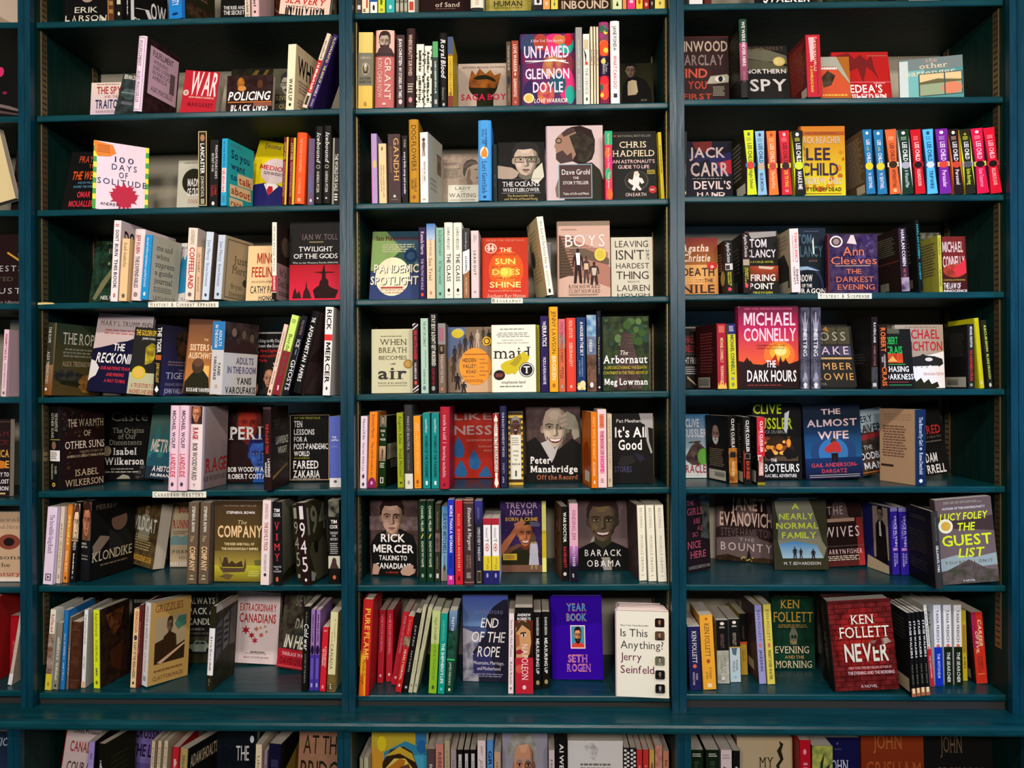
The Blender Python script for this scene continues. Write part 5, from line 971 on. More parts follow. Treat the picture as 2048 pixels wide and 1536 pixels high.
S 457 505 136 4 / mint green spine with thin navy capitals / #acb; THE ART OF LOSING IT|4 38 36 68 #244; A MEMOIR OF GRIEF AND ADDICTION|42 66 54 70 #688; ROSEMARY KEEVIL|68 88 32 60 #477; @e|26 64 90 96 #678
S 509 560 108 4 h / tall black spine with white narrow capitals / #111; STAY SEXY & DON'T GET MURDERED|2 66 32 76 #ddc b; KILGARIFF HARDSTARK|68 90 32 64 #a23; @e|26 70 91 97 #999
S 567 613 166 4 / brown spine with a grey top and small face / #765; @r|0 100 0 30 #888; @r|10 74 6 26 #967; WAB KINEW|6 26 36 60 #c67; @r|0 90 31 43 #332; @f|18 78 31 44 #a86 #211 #111; THE REASON YOU WALK|44 86 32 68 #cba b; @e|34 62 92 97 #d75
F 616 882 192 8 tl=2 / cover of a family on a staircase under a golden disc / #543 / #765; @p|0 0 100 0 100 40 60 30 30 30 0 50 #568; @p|40 0 100 0 100 30 60 26 40 20 #765; @p|20 100 14 70 30 40 60 20 100 24 100 100 #876; @p|40 100 30 80 100 74 100 100 #ca8; @m|34 46 12 40 #222; @m|48 60 8 36 #322; @m|62 74 4 32 #ba9; @m|76 86 0 26 #332; @m|88 100 4 30 #222; @m|22 34 20 48 #433; @m|10 22 28 54 #222; @m|8 20 40 66 #322; @m|6 20 52 84 #432; @m|14 30 70 96 #211; @m|28 44 84 100 #222; @e|12 38 2 16 #9ac; @e|9 36 3 17 #cb3; @e|79 99 15 29 #eb3; @e|82 96 17 27 #322; @e|84 94 18.5 25.5 #eb3; @e|26 99 32 89 #e93; @r|38 92 41 43 #a62; HIDDEN|34 64 48 54 #332 b; VALLEY|34 64 57 63 #332 b; ROAD|42 64 66 71 #332 b; Robert Kolker|34 62 74 77 #543; @r|66.5 67 46 80 #a62; Inside|72 84 48 51 #543; the Mind|72 90 54 57 #543; of an|72 82 60 63 #543; American|72 92 66 69 #543; Family|72 86 72 75 #543; @l|36 84 80 85 2 #a62
F 886 1152 178 4 t=2.4 tl=1 / white cover with a yellow rubber glove and round seals / #dd3 / #eed; @l|16 80 5 8 1 #888; @l|10 88 11 19 3 #999; HARD WORK, LOW PAY,|24 72 22 24 #555; AND A MOTHER'S WILL TO SURVIVE|12 84 26 28 #555; maid|4 88 33 50 #322 s; @p|62 44 74 40 86 48 80 56 62 66 52 74 46 72 36 74 26 70 20 62 22 58 32 54 44 52 #cb2; @p|62 44 64 43 68 50 58 60 52 62 40 58 48 54 #a92; @e|62 96 56 78 #111; @e|63.5 94.5 57 77 #eee; @e|65.5 92.5 58.3 75.7 #111; T|72 86 62 72 #eee bs; @e|4 30 67 82 #211; @l|8 26 72 78 3 #a55; stephanie land|22 76 83 87 #443 s; @l|16 80 90 93 1 #776
S 1153 1176 176 7 w=14 / slim yellow green spine tucked beside the white glove cover / #aa2; @r|0 30 0 100 #882
S 1178 1229 122 4 / dark violet spine with white block capitals / #215; THE|7 12 34 66 #ddf b; ERRATICS|13 40 28 74 #fff b; VICKI LAVEAU-HARVIE|54 90 32 66 #ddf b
S 1232 1286 67 3 h / tall amber yellow spine with dark and cream capitals / #ea2; JENNY LAWSON|5 55 30 76 #432; BROKEN|58 86 30 74 #edc b; @e|32 66 90 95 #a62
S 1287 1329 140 4 / coral spine blending to teal landscape / #c64; @r|0 100 0 22 #c67; @r|0 100 22 40 #789~c75; TWO TREES MAKE A FOREST|4 60 34 68 #322; JESSICA|66 82 52 72 #321; J. LEE|70 82 26 44 #321; @e|32 68 90 96 #999
S 1331 1393 134 4 h / coral red spine with cream capitals and dark stripe / #d43; REAL ESTATE|4 27 34 66 #ddb; DEBORAH LEVY|34 66 34 66 #ddb; @r|0 8 0 100 #a33; @e|38 62 91 95 #fb9
S 1396 1453 130 4 / navy blue spine with white capitals and daisies / #136; A HOUSE IN THE SKY|6 52 40 72 #eee b; AMANDA LINDHOUT|54 80 52 68 #9bd; & SARA CORBETT|58 80 26 40 #9bd; @o|4 96 84 98 7 5 #cb4 #eda
S 1458 1516 116 5 / spine of cloudy sky above brown earth / #653; @r|0 100 0 28 #47a~9bc; @r|0 100 28 52 #568~789; cease|32 48 28 72 #eee i; @r|0 100 52 100 #754~432; @e|30 68 88 95 #ddd
S 1522 1550 92 5 h / narrow dark navy spine before the forest cover / #112; LESLEY LOW|8 20 34 66 #556; The Nature|32 60 34 64 #cc8; THE RIGHT BRAIN|58 78 32 62 #889; @s|50 95 2 4 .4 #eee
F 1552 1832 128 7 tl=2 h / forest cover with a canopy ladder and white blackletter title / #232 / #342~121; @o|2 98 2 40 30 5 #463 #352 #574 #243; @p|34 60 42 22 50 20 58 24 76 60 84 98 20 98 #544~322; @w|38 66 24 94 16 #433; The|36 54 46 52 #eed si; Arbornaut|0 96 53 63 #fff bs; A LIFE DISCOVERING THE EIGHTH|2 94 67 71 #cb3 i; CONTINENT IN THE TREES ABOVE US|0 96 74 78 #cb3 i; Meg Lowman|2 96 84 92 #fff bs
== B5
S 85 128 154 b594 dx=12 / white spine with violet title and plum mark / #ede; Natural Killer|4 34 32 68 #325; Harriet Alida Lye|37 76 32 66 #637; @p|30 82 60 80 66 85 40 87 #524; @e|34 66 92 97 #335
S 134 186 128 b592 dx=18 / orange spine with violet lettering and plum foot / #e82; Eternity Martis|4 34 32 66 #534; They said this would be fun|40 84 34 62 #643; @e|-0 100 86 108 #825; @r|0 100 93 100 #825; @e|34 62 91 96 #d9c
A 198 240 330 152 b586 54 dx=14 / green spine with two grey photographs and dark cover / #131; @r|4 96 0 16 #776; @f|20 80 0 16 #ba9 #443 #555; ^ROAD|20 82 20 23 #eee b; ^TO|36 64 26 29 #eee b; ^VALOUR|12 90 32 35 #eee b; @r|4 96 43 64 #ba8~876; @m|36 66 45 63 #432; @l|16 84 66 74 3 #cdc; @b|28 72 87 95 10 #eee / #111; @r|6 90 40 62 #776~aa9; @e|60 80 4 14 #aa9; @w|30 90 64 76 4 #888
S 315 359 133 b590 dx=-2 / lime green spine with dark typewriter lettering / #9a2; Angela's Ashes|4 42 32 70 #331 s; Frank McCourt|48 86 32 68 #331 s; @e|36 64 92 95 #331
S 361 411 84 b596 h / dark pewter spine with pale foot / #333; MAKE LIFE BEAUTIFUL|14 54 34 64 #aaa; SYD AND SHEA|58 78 36 62 #776; @r|0 100 82 100 #ddc; @e|34 66 90 95 #998; @r|0 100 30 31 #554
S 415 461 152 b594 dx=-2 / bright orange spine with pale lettering / #e92; AMI|10 20 56 72 #fdb; McKAY|10 24 28 46 #fdb; HALF SPENT WAS THE NIGHT|26 80 32 70 #ec7; @e|30 66 88 94 #a52; @r|30 66 96 97 #a52
S 468 516 134 b596 dx=2 / teal spine with white and black capitals, first of two / #188; Lauren McKeon|8 26 36 64 #dee; WOMEN OF THE|30 62 32 68 #133 b; PANDEMIC|64 86 32 68 #133 b; @r|38 62 90 95 #eff
S 520 570 134 b596 dx=4 / teal spine with white and black capitals, second of two / #188; Lauren McKeon|8 26 36 64 #dee; WOMEN OF THE|30 62 32 68 #133 b; PANDEMIC|64 86 32 68 #133 b; @r|38 62 90 95 #eff
S 568 628 97 b597 dx=8 h / crimson spine with cream lowercase serif lettering / #a23; truth be told|10 40 34 66 #ecc s; @r|30 70 43.5 44 #ecc; beverley mclachlin|48 86 34 64 #ecc s; @e|38 62 93 97 #612
F 634 892 126 b536 tl=2 h / red orange cover with four blue drops / #b22 / #c32; @r|0 100 0 3 #933; LIKE|10 98 3 13 #dbb b; NESS|10 98 22 35 #dbb b; DAVID MACFARLANE|40 98 42 45 #eba; fathers and|66 98 51 54 #eba si; sons|78 98 57 60 #eba si; @p|20 38 30 50 34 58 30 68 20 70 8 66 6 58 10 50 #37b; @p|56 57 66 68 72 76 68 85 58 88 46 84 44 76 48 66 #37b; @p|26 72 36 84 40 92 36 98 16 98 10 92 16 82 #37b; @p|84 81 92 90 96 98 66 98 70 92 #37b
S 893 932 140 b592 / red and black spine with a tall white ornament / #922; @p|50 0 80 8 66 12 76 20 76 76 66 86 84 94 50 100 16 94 34 86 24 76 24 20 34 12 20 8 #eed; MACHADO|10 26 34 66 #443 b; IN THE DREAM HOUSE|30 80 28 72 #222 b
S 936 976 92 b590 h / narrow dark navy spine with white capitals / #224; OUR BACKS WARMED BY THE SUN|8 62 34 68 #ccd; MAIETI|70 82 34 66 #99b; m|86 94 34 66 #ccd si
S 984 1076 130 b574 w=15 / broad striped gold and black spine with a smiling face / #db4; @w|0 100 0 100 13 #432; @r|14 86 8 92 #ec9; @r|14 86 8 30 #654; @f|2 98 5 36 #532 #888 #a75 t; @r|14 86 31 92 #eed; @l|24 76 34 46 4 #998; ^LONG|32 68 52 54.5 #222 b; ^WALK|32 68 58 60.5 #222 b; ^TO|42 58 64 66.5 #222 b; ^FREEDOM|22 78 70 72.5 #222 b; @r|44 56 80 88 #555
F 1097 1422 100 b560 tl=1 h / black cover of a smiling man holding his forehead / #433 / #211; @r|0 100 0 60 #544~433; @f|6 100 -4 74 #ba9 #665 #211 lt; @p|58 18 66 10 76 6 90 12 96 22 98 40 88 44 84 36 84 30 76 30 70 28 60 26 #998; @p|58 12 74 9 75 12 60 16 #ba9; @p|60 18 74 15 75 18 62 22 #ba9; @p|62 24 74 21 75 24 64 27 #ba9; @p|0 100 0 46 16 40 26 48 40 60 60 56 84 42 100 50 100 100 #111; @p|26 48 40 44 52 56 60 50 52 66 46 74 40 66 #bbb; Peter|6 44 66 75 #fff bs; Mansbridge|6 94 78 86.5 #fff bs; Off the Record|18 94 90 96 #a64 bs
R 1432 1486 1524 128 b592 112 / orange spine with lighter capitals and orange back cover / #d71; WEST WITH THE NIGHT|6 62 30 66 #fc7; BERYL MARKHAM|66 84 28 60 #eca b; @e|36 60 90 95 #edc / #d71 / #c60; @e|10 90 40 90 #a40; @r|30 80 80 94 #ddc
S 1522 1579 112 b590 / pinkish white spine with magenta and orange blocks / #ecc; @r|24 74 6 24 #d75; @r|26 74 27 82 #d9a; THE BOOK OF|28 58 34 66 #a35 b; HOPE|60 80 32 68 #d28 b; JANE|8 22 34 66 #b52; @l|30 66 88 94 3 #877
S 1581 1613 140 b586 / slim cream spine with pale brown capitals / #cb9; LIFE IN THE|6 34 34 66 #988; CITY OF DIRTY|38 76 34 66 #988; @e|34 62 88 94 #887
F 1616 1860 140 b566 tl=2 h / glossy black cover with bold white words and torn corner glare / #112 / #111; Pat Meehan|10 70 8 13 #ddd; It's All|6 84 20 34 #fff b; Good|14 72 38 52 #fff b; @p|66 0 100 0 100 22 88 20 90 40 98 56 94 58 84 40 80 16 72 14 #aaa; @p|20 62 50 60 56 70 30 76 10 74 #222; STORIES|4 46 76 84 #446 b; @p|50 56 74 60 80 66 66 70 #223
== B6
F 150 440 84 b548 tl=1 y=-7 h / black cover of a dark-haired young man with arms folded / #211 / #544~433; @r|0 100 22 40 #766~544; @p|6 100 2 60 14 46 40 38 64 38 90 46 98 60 98 100 #111; @f|2 92 -4 62 #b98 #211 #111; RICK|24 74 45 55 #fff b; MERCER|8 92 59 69 #fff b; TALKING TO|20 78 73 79 #fff b; CANADIANS|12 86 83 90 #fff b; A MEMOIR|34 60 94 96 #c43; @p|6 94 8 84 16 84 22 90 18 98 6 98 #b98; @p|64 94 68 89 88 84 92 86 90 89 96 90 94 95 82 99 68 98 #b98
S 446 490 92 b584 dx=0 / dark green spine with white capitals, first of two / #132; CHANEL MILLER|6 38 34 68 #dec; @p|30 46 60 40 66 42 40 47 #dc6; KNOW MY NAME|50 82 34 68 #dec; @e|32 68 90 95 #8a9
S 493 538 92 b584 / dark green spine with white capitals, second of two / #132; CHANEL MILLER|6 38 34 68 #dec; @p|30 46 60 40 66 42 40 47 #dc6; KNOW MY NAME|50 82 34 68 #dec; @e|32 68 90 95 #8a9
S 540 575 108 b582 dx=6 / charcoal spine with silver lettering / #332; They Call Down East|10 34 34 60 #998; @r|6 94 38 62 #544~766; Lesley Choyce|68 84 34 60 #aaa; @r|26 70 90 96 #ccc
S 577 616 124 b580 dx=10 / pale sky blue spine with navy capitals and a figure / #8bd; @r|0 100 0 30 #48b>8bd; DAVID MITCHELL|10 64 22 76 #246 bs; UTOPIA AVENUE|66 78 34 60 #368; @p|20 84 50 78 80 84 90 100 10 100 #987; @e|34 70 78 87 #543
S 618 659 84 b602 dx=6 / cobalt blue spine with pink foot / #23b; MORE THAN A WOMAN|7 62 32 74 #eef b; CAITLIN|64 80 54 72 #115 b; MORAN|66 80 28 46 #115 b; @r|0 100 89 100 #c39; @r|30 70 90 94 #fad
S 661 710 90 b602 dx=2 / crimson spine with gold spaced capitals / #c23; PLUCK|16 30 36 62 #ec7 w; DONNA MORRISSEY|34 84 36 64 #ec8 w; @r|38 62 90 95 #611
S 716 779 78 b604 h / maroon brown spine with white script / #433; @r|0 100 0 2 #a76; Elizabeth|10 32 44 76 #eee si; & Margaret|34 60 44 76 #eee si; ANDREW|65 80 54 72 #a87; MORTON|65 80 28 46 #a87; @l|26 70 85 92 4 #bbb; @r|0 100 4 5 #a76; @r|0 100 96 97 #a76
S 784 832 90 b600 / violet spine fading to black with white capitals / #223; @r|0 100 0 28 #338>224; JANE MUNRO|8 22 34 62 #77a; OPEN EVERY WINDOW|32 72 34 68 #ddd; @r|26 74 84 98 #ba6; @r|28 72 85 97 #332
S 834 882 196 b600 / white, yellow and blue spine with red top, first twin / #eee; @r|0 100 0 10 #a23; Homeland|14 30 34 60 #667 si; T|31 36 30 66 #222; @e|24 74 38 50 #c54; @e|30 68 39.5 48.5 #eee; @p|36 46 50 40 62 46 #c54; @r|0 100 57 79 #dc3; NAOMI|60 68 50 72 #652; RAPTURE|70 77 34 66 #652; @r|0 100 79 100 #226; @e|36 64 83 90 #99c
S 885 932 196 b600 / white, yellow and blue spine with red top, second twin / #eee; @r|0 100 0 10 #a23; Homeland|14 30 34 60 #667 si; T|31 36 30 66 #222; @e|24 74 38 50 #c54; @e|30 68 39.5 48.5 #eee; @p|36 46 50 40 62 46 #c54; @r|0 100 57 79 #dc3; NAOMI|60 68 50 72 #652; RAPTURE|70 77 34 66 #652; @r|0 100 79 100 #226; @e|36 64 83 90 #99c
F 937 1214 94 b526 tl=1 / violet cover of a laughing man and small woman / #425 / #325; @o|4 98 4 96 26 1.2 #448 #537; @p|0 80 2 70 40 60 60 64 84 80 80 100 0 100 #643; @f|22 88 24 78 #a64 #221 #322 t; @p|0 66 8 56 20 48 34 34 46 28 56 30 44 38 30 52 14 68 0 78 #a64; @p|30 32 50 26 56 30 46 38 34 40 #b75; @p|0 80 30 70 56 68 66 84 60 100 0 100 #221; @r|0 92 90 100 #754; @m|62 84 48 96 #986; @p|66 60 80 60 84 90 62 90 #bbc; @e|66 78 48 58 #543; @r|91 100 0 100 #ee8; @r|91 100 42 80 #cb2; TREVOR|12 82 2 10 #b9b b; NOAH|22 70 12 20 #b9b b; BORN A CRIME|12 82 23 28 #da4 b; @l|64 88 29.5 36 4 #88a; @r|6 36 74 83 #ca3; @l|8 34 76 81.5 3 #653
R 1264 1306 1346 124 b580 108 / narrow black spine with white and red capitals / #111; WAR DOCTOR|8 48 32 74 #fff b; DAVID NOTT|54 82 32 72 #d34 b; @e|24 74 88 93 #ccc / #111 / #532; @o|10 90 10 90 12 6 #743 #421 #854
S 1354 1406 108 b588 / pink spine shading to violet and black / #ca9; @r|0 100 0 54 #dab; @r|0 100 54 80 #b7b>214; @r|0 100 80 100 #112; FINDING JIM|8 46 32 72 #947 s; HOLLY BAKER|54 80 34 66 #edf; e|88 94 30 60 #ddd i
F 1402 1716 85 b515 tl=1 h / grey cover of a smiling man in dark suit / #443 / #655>766; @p|0 100 4 78 24 68 70 64 96 78 100 100 #111; @p|22 66 30 52 48 60 60 72 66 100 56 100 44 80 #998; @f|-6 104 -6 82 #654 #322 #111 t; @p|0 100 0 80 20 66 44 92 48 100 #111; @p|100 100 100 80 82 68 70 90 66 100 #111; @p|44 88 52 84 60 100 50 100 #999; BARACK|14 84 71 80 #fff w; OBAMA|18 82 86 95 #fff w
R 1712 1775 1822 118 b578 122 dx=-10 / white spine with grey spaced capitals, first of three / #eed; BECOMING|4 30 36 66 #998 w; -|32 36 44 56 #998; MICHELLE OBAMA|40 88 36 66 #998 w; @r|36 64 92 93 #aaa / #eed / #433
S 1838 1890 118 b582 dx=-14 / white spine with grey spaced capitals, second of three / #eed; BECOMING|4 30 36 66 #998 w; -|32 36 44 56 #998; MICHELLE OBAMA|40 88 36 66 #998 w; @r|36 64 92 93 #aaa
S 1900 1954 118 b585 dx=-18 / white spine with grey spaced capitals, third of three / #eed; BECOMING|4 30 36 66 #998 w; -|32 36 44 56 #998; MICHELLE OBAMA|40 88 36 66 #998 w; @r|36 64 92 93 #aaa
== B7
S 70 132 85 b668 dx=34 h / plump red spine with flame colours and yellow capitals / #b22; @p|0 100 0 52 16 60 24 50 34 62 50 56 60 68 66 100 #ea2; @p|0 100 0 76 18 80 30 74 40 84 52 100 #d61; @p|60 30 80 26 90 40 84 60 #d52; PURE FLAME|9 62 30 78 #eb4 b; Michelle Orange|62 88 26 56 #531 i
S 166 205 148 b592 dx=18 / deep red spine with faint capitals, first of three / #b23; NORTH OF NORMAL|6 58 34 66 #d9a; CEA PERSON|64 82 34 60 #a44; @e|34 66 88 92 #ecc
S 224 265 146 b584 dx=10 / deep red spine with faint capitals, second of three / #b23; NORTH OF NORMAL|6 62 34 66 #d9a; CEA PERSON|66 82 34 60 #a44; @e|34 66 88 92 #ecc
S 254 294 160 b606 dx=76 / deep red leaning spine with faint capitals, third of three / #b23; NORTH OF NORMAL|6 58 34 66 #d9a; CEA PERSON|64 82 34 60 #a44; @e|34 66 88 92 #ecc
S 284 323 188 b650 dx=84 / red leaning spine with a small photograph at its middle / #b22; The Sound Mirror|4 24 34 62 #d88; @r|0 100 27 40 #a97~643; NEARLY NORMAL|44 84 34 68 #edc; @e|34 66 89 93 #ecc
S 332 366 165 b651 dx=84 / black leaning spine with thin white capitals / #111; JUST KIDS|16 42 36 62 #bbb; PATTI SMITH|48 74 36 62 #bbb; @r|34 70 92 95 #bbb
S 372 396 132 b652 dx=92 / pale sage leaning spine, first of two / #bb9; The Unreality of Memory|12 44 34 62 #776; Kate Prior|62 78 34 62 #776; @r|34 70 90 93 #887
S 402 427 132 b652 dx=100 / pale sage leaning spine, second of two / #bb9; The Unreality of Memory|12 44 34 62 #776; Kate Prior|62 78 34 62 #776; @r|34 70 90 93 #887
S 512 562 152 b656 dx=28 / pale lime spine with grey handwritten lettering / #8b2; @r|0 100 0 40 #bc8; High School|8 34 34 70 #663 i; SARA QUIN & TEGAN QUIN|28 84 36 66 #675 i; @e|34 66 90 95 #453
S 574 618 168 b659 dx=24 / teal spine with white capitals / #198; JAMES REBANKS|8 34 34 60 #6cc; THE SHEPHERD'S LIFE|37 87 32 70 #eff b; @e|34 66 92 96 #6cc
S 626 674 152 b658 dx=32 / spine of sky and dark green fields / #143; @r|0 100 0 24 #79b>346; PASTORAL SONG|8 46 34 66 #dee b; @r|0 100 24 58 #254~132; JAMES REBANKS|62 90 34 62 #cdb; @r|0 100 58 60 #3b6; @e|36 66 93 97 #cdb
F 697 966 58 b580 tl=1 y=-5 h / grey blue mountain cover with thin white handwritten title / #447 / #458; @r|0 100 0 36 #45a>68b; @p|0 38 30 44 40 52 20 60 0 60 #aab; @p|0 60 20 52 40 60 60 90 100 80 100 100 0 100 #667~aab; @p|36 100 30 74 22 66 50 46 54 40 46 34 58 20 70 12 92 4 100 4 100 100 #223; @p|24 92 22 70 40 60 60 64 74 92 #336; JAN REDFORD|26 90 17 21 #88b w; END|40 80 26 37 #fff i; OF THE|18 96 42 54 #fff i; ROPE|32 84 59 71 #fff i; Mountains, Marriage,|24 92 76 80 #dde; and Motherhood|32 84 82.5 86.5 #dde; @l|20 90 90 95 2 #88a
S 967 1002 168 b656 dx=8 / slim white spine with dark serif title / #edd; Save Me the Plums|8 54 32 68 #433 s; Ruth Reichl|60 88 32 68 #433 s; @r|34 66 92 95 #887
S 1010 1121 132 b657 w=16 / very thick spine with half a painted face over red / #722; @r|0 100 0 20 #111; ^ANDREW|14 88 7 10 #fff b; ^ROBERTS|14 88 11.5 14.5 #fff b; @r|0 100 14.8 58 #621>211; @p|6 62 4 24 20 16 60 15 84 22 90 40 80 54 50 62 #c96; @p|6 30 10 18 40 15 80 18 96 30 80 26 40 20 #432; @e|36 60 30 34 #ddc; @e|43 53 30 34 #211; @p|30 29 62 28 62 29.5 30 31 #321; @p|4 30 24 32 26 44 10 46 4 46 #a64; @p|6 50 30 48 50 52 28 54 6 54 #923; @r|0 100 58 100 #b23; @e|2 40 66 76 #c54; NAPOLEON|42 84 36 72 #fdd s; @e|40 60 90 95 #ecc
S 1132 1180 160 b632 dx=2 / black spine with white capitals, first of two beside the painted face / #111; DAN ROBSON|7 30 36 66 #ddd b; MEASURING UP|34 80 32 70 #eee b; @e|30 74 88 94 #a96
S 1186 1234 157 b626 dx=0 / black spine with white capitals, second of two beside the painted face / #111; DAN ROBSON|7 30 36 66 #ddd b; MEASURING UP|34 80 32 70 #eee b; @e|30 74 88 94 #a96
F 1246 1552 64 b572 t=2.6 tl=2 y=-4 dx=-10 h / purple cover with patterned letters around a small portrait / #30a / #30a; YEAR|30 70 9 18 #d88 bs; YEAR|31 69 10 17 #4ad b; BOOK|30 70 21 30 #d88 bs; BOOK|31 69 22 29 #4ad b; @r|37 66 35 63 #edd; @r|39 64 36.5 61.5 #49b; @f|39 64 36.5 61.5 #d96 #211 #d43 bg; SETH|31 70 70 79 #d88 bs; SETH|32 69 71 78 #a6d b; ROGEN|28 76 81 90 #d88 bs; ROGEN|29 75 82 89 #a6d b
F 1674 1990 150 b672 t=2.4 y=-6 h / white cover with five small photos, front of its stack / #edd / #eed; New York Times Bestseller|8 62 16 17.6 #433 b; Is This|8 60 21 30 #444; Anything?|8 90 35 44 #444; Jerry|8 48 49 58 #614; Seinfeld|8 72 64 73 #614; @p|74 9 76 7.5 90 7.5 92 9 92 17 90 18 76 18 74 17 #211; @f|78 88 8 17.5 #b86 #111 #222; @p|74 24 76 22.5 90 22.5 92 24 92 32 90 33 76 33 74 32 #543; @f|78 88 23 32.5 #b86 #432 #222; @p|74 53 76 51.5 90 51.5 92 53 92 61 90 62 76 62 74 61 #665; @f|78 88 52 61.5 #ba9 #222 #887; @p|74 69 76 67.5 90 67.5 92 69 92 77 90 78 76 78 74 77 #111; @f|78 88 68 77.5 #987 #111 #222; @p|74 85 76 83.5 90 83.5 92 85 92 93 90 94 76 94 74 93 #111; @f|78 88 84 93.5 #aaa #111 #333
F 1666 1966 140 b650 t=2.4 y=-6 h / white book second in the stack behind the five-photo cover / #edd / #eed
F 1658 1944 130 b630 t=2.4 y=-6 h / white book third in the stack behind the five-photo cover / #edd / #eed
F 1650 1924 122 b612 t=2.4 y=-6 h / white book fourth in the stack behind the five-photo cover / #edd / #eed
F 1640 1904 112 b594 t=2.4 y=-6 h / white book fifth in the stack behind the five-photo cover / #edd / #eed
== B8
S 74 98 345 3 / pale sage spine, first of two at the row's start / #bb9; @v|20 50 30 66 #776
S 100 130 342 3 / pale sage spine, second of two at the row's start / #bb9; @v|20 50 30 66 #776
F 138 478 192 6 tl=2 / colourful painted cover of a face in yellow and blue / #a72 / #38a; @p|0 0 100 0 100 20 60 10 0 30 #ba3; @r|0 22 16 56 #c93; @e|10 26 4 22 #dc2; @e|14 24 40 60 #dd3; @r|78 98 0 14 #37a; @e|80 96 8 24 #26a; @r|72 98 26 60 #4ac; @p|14 100 16 60 20 34 34 20 56 16 72 22 82 40 84 100 #321; @p|20 100 20 70 24 42 40 30 60 30 74 42 78 70 78 100 #dc6; @p|26 42 50 30 60 32 52 60 36 66 28 60 #b72; @p|50 40 66 36 72 46 64 52 54 50 #642; @p|22 78 34 72 48 76 48 82 34 78 24 84 #321; @p|56 76 70 70 78 76 76 82 66 77 56 82 #321; @e|26 46 78 92 #ddb; @e|58 76 78 92 #ddb; @e|32 40 80 92 #321; @e|64 72 80 92 #321; @p|22 28 50 16 72 24 78 34 50 24 #ca3
S 480 532 292 3 / charcoal spine with white lettering / #544; Rebel|20 44 30 66 #ddd
S 540 591 262 3 / salmon pink spine with dark brown capitals / #c87; REBECCA|10 50 32 70 #744 b; TRAISTER|54 86 32 66 #944
S 596 632 240 3 / tan spine with widely spaced capitals / #ba8; CONSENT|12 46 34 66 #876 w; BARBARA|52 80 34 64 #876
S 636 672 294 3 / grey beige spine with serif lettering / #a99; Hillbilly|14 46 32 66 #665 s; ELEGY|50 80 32 66 #776
S 675 711 296 4 / black spine with a white panel, first of three / #111; @r|24 78 6 90 #ccc; YOU ARE|14 40 40 62 #333 bi; MINE|44 66 40 62 #333 b
S 716 750 296 4 / black spine with a white panel, second of three / #111; @r|24 78 5 90 #ccc; YOU ARE|14 40 40 62 #333 bi; MINE|44 66 40 62 #333 b
S 753 790 296 4 / black spine with a white panel, third of three / #111; @r|24 78 5 90 #ccc; YOU ARE|14 40 40 62 #333 bi; MINE|44 66 40 62 #333 b
S 797 850 240 3 / white spine with small text and grey italic capitals / #edd; JIMMY|6 18 40 64 #a98 bi; JOURNEY|22 60 32 64 #766 i; A SPACE|64 84 36 62 #998
S 855 895 240 3 / clear blue spine with large navy capitals / #59d; GROWING|12 80 26 74 #124 b
S 898 940 308 3 / tan short spine beside the blue one / #ca8; @v|14 40 34 66 #765; @v|46 70 34 66 #765
F 948 1222 170 7 tl=2 / cover portrait of a man with wavy grey hair / #877 / #99a; @f|4 92 -2 104 #c97 #999 #445; @p|16 36 12 22 22 8 42 2 62 6 76 20 76 40 70 24 56 16 36 18 24 24 #aaa~887
S 1230 1268 298 3 / pinkish white spine with a serif word / #dcc; Hillbilly|12 52 32 66 #554 s
S 1274 1350 180 3 / thick black spine with bold white capitals / #111; AI WEIWEI|14 60 36 68 #fff b; 1000 YEARS|64 94 36 64 #eee b
F 1364 1696 240 4 t=5 / white cover with rows of small grey text, thick pages / #ddd / #ddd; @p|30 6 44 2 56 10 50 24 38 20 #aaa~ddd; @l|22 82 26 50 5 #776; @e|40 60 60 90 #bbb
S 1704 1741 284 3 / spine chequered in black and white diamonds, first of two / #222; @w|6 48 2 98 18 #eee; @w|54 94 5 99 18 #eee
S 1745 1782 284 3 / spine chequered in black and white diamonds, second of two / #222; @w|6 48 2 98 18 #eee; @w|54 94 5 99 18 #eee
S 1785 1821 296 3 / red spine with pale lettering, first of two / #c33; @v|20 60 34 66 #e99
S 1824 1860 296 3 / red spine with pale lettering, second of two / #c33; @v|20 60 34 66 #e99
S 1863 1896 296 3 / mustard spine with a brown motif / #ca5; @e|30 80 16 34 #864
S 1899 1946 270 3 / dusty pink mottled spine / #c98~b76; @v|30 60 34 66 #a65
S 1952 1990 302 3 / salmon spine with dark serif words closing the row / #d97; In Search|12 50 36 70 #432 bs; OF A|54 74 36 66 #543
== M0
S 108 190 -330 5 / broad white spine at the row's start / #ddd; @v|50 80 34 66 #777
S 196 240 -330 5 / maroon spine beside the broad white one / #522; @r|20 80 60 90 #743
F 500 830 -330 8 tl=3 / black cover with large white slanted capitals at its foot / #111 / #111; STALKER|12 94 88 99.5 #eee bi; @e|20 80 20 70 #233~111
F 900 1200 -320 9 tl=3 / dark cover set back in the row / #121 / #121~232; @l|16 84 70 84 1 #655
S 1300 1380 -330 5 / black spine standing alone near the row's end / #222; @v|40 70 34 66 #666
== M1
F 54 350 212 13 tl=4 / dark cover with grey and red capitals and an eye / #211 / #322; @r|0 100 0 1 #622; LINWOOD|2 98 8 24 #ba9 b; BARCLAY|2 90 30 46 #877 b; FIND|2 58 52 66 #c54 b; YOU|20 56 72 84 #b43 b; FIRST|10 66 92 100 #a43 b; @p|56 76 64 64 96 61 100 64 99 74 72 76 #aa9; @e|72 92 64 73 #ddd; @e|79 88 64 73 #222; @l|68 92 80 96 5 #998
S 403 450 110 3 dx=-14 h / tall narrow spine, dark green above pink and black / #111; @r|0 100 0 30 #243; @r|0 100 30 78 #a57>745; WE WERE NEVER HERE|3 60 32 70 #ddd b; ANDREA BARTZ|66 80 34 62 #b79; @r|0 100 80 100 #222
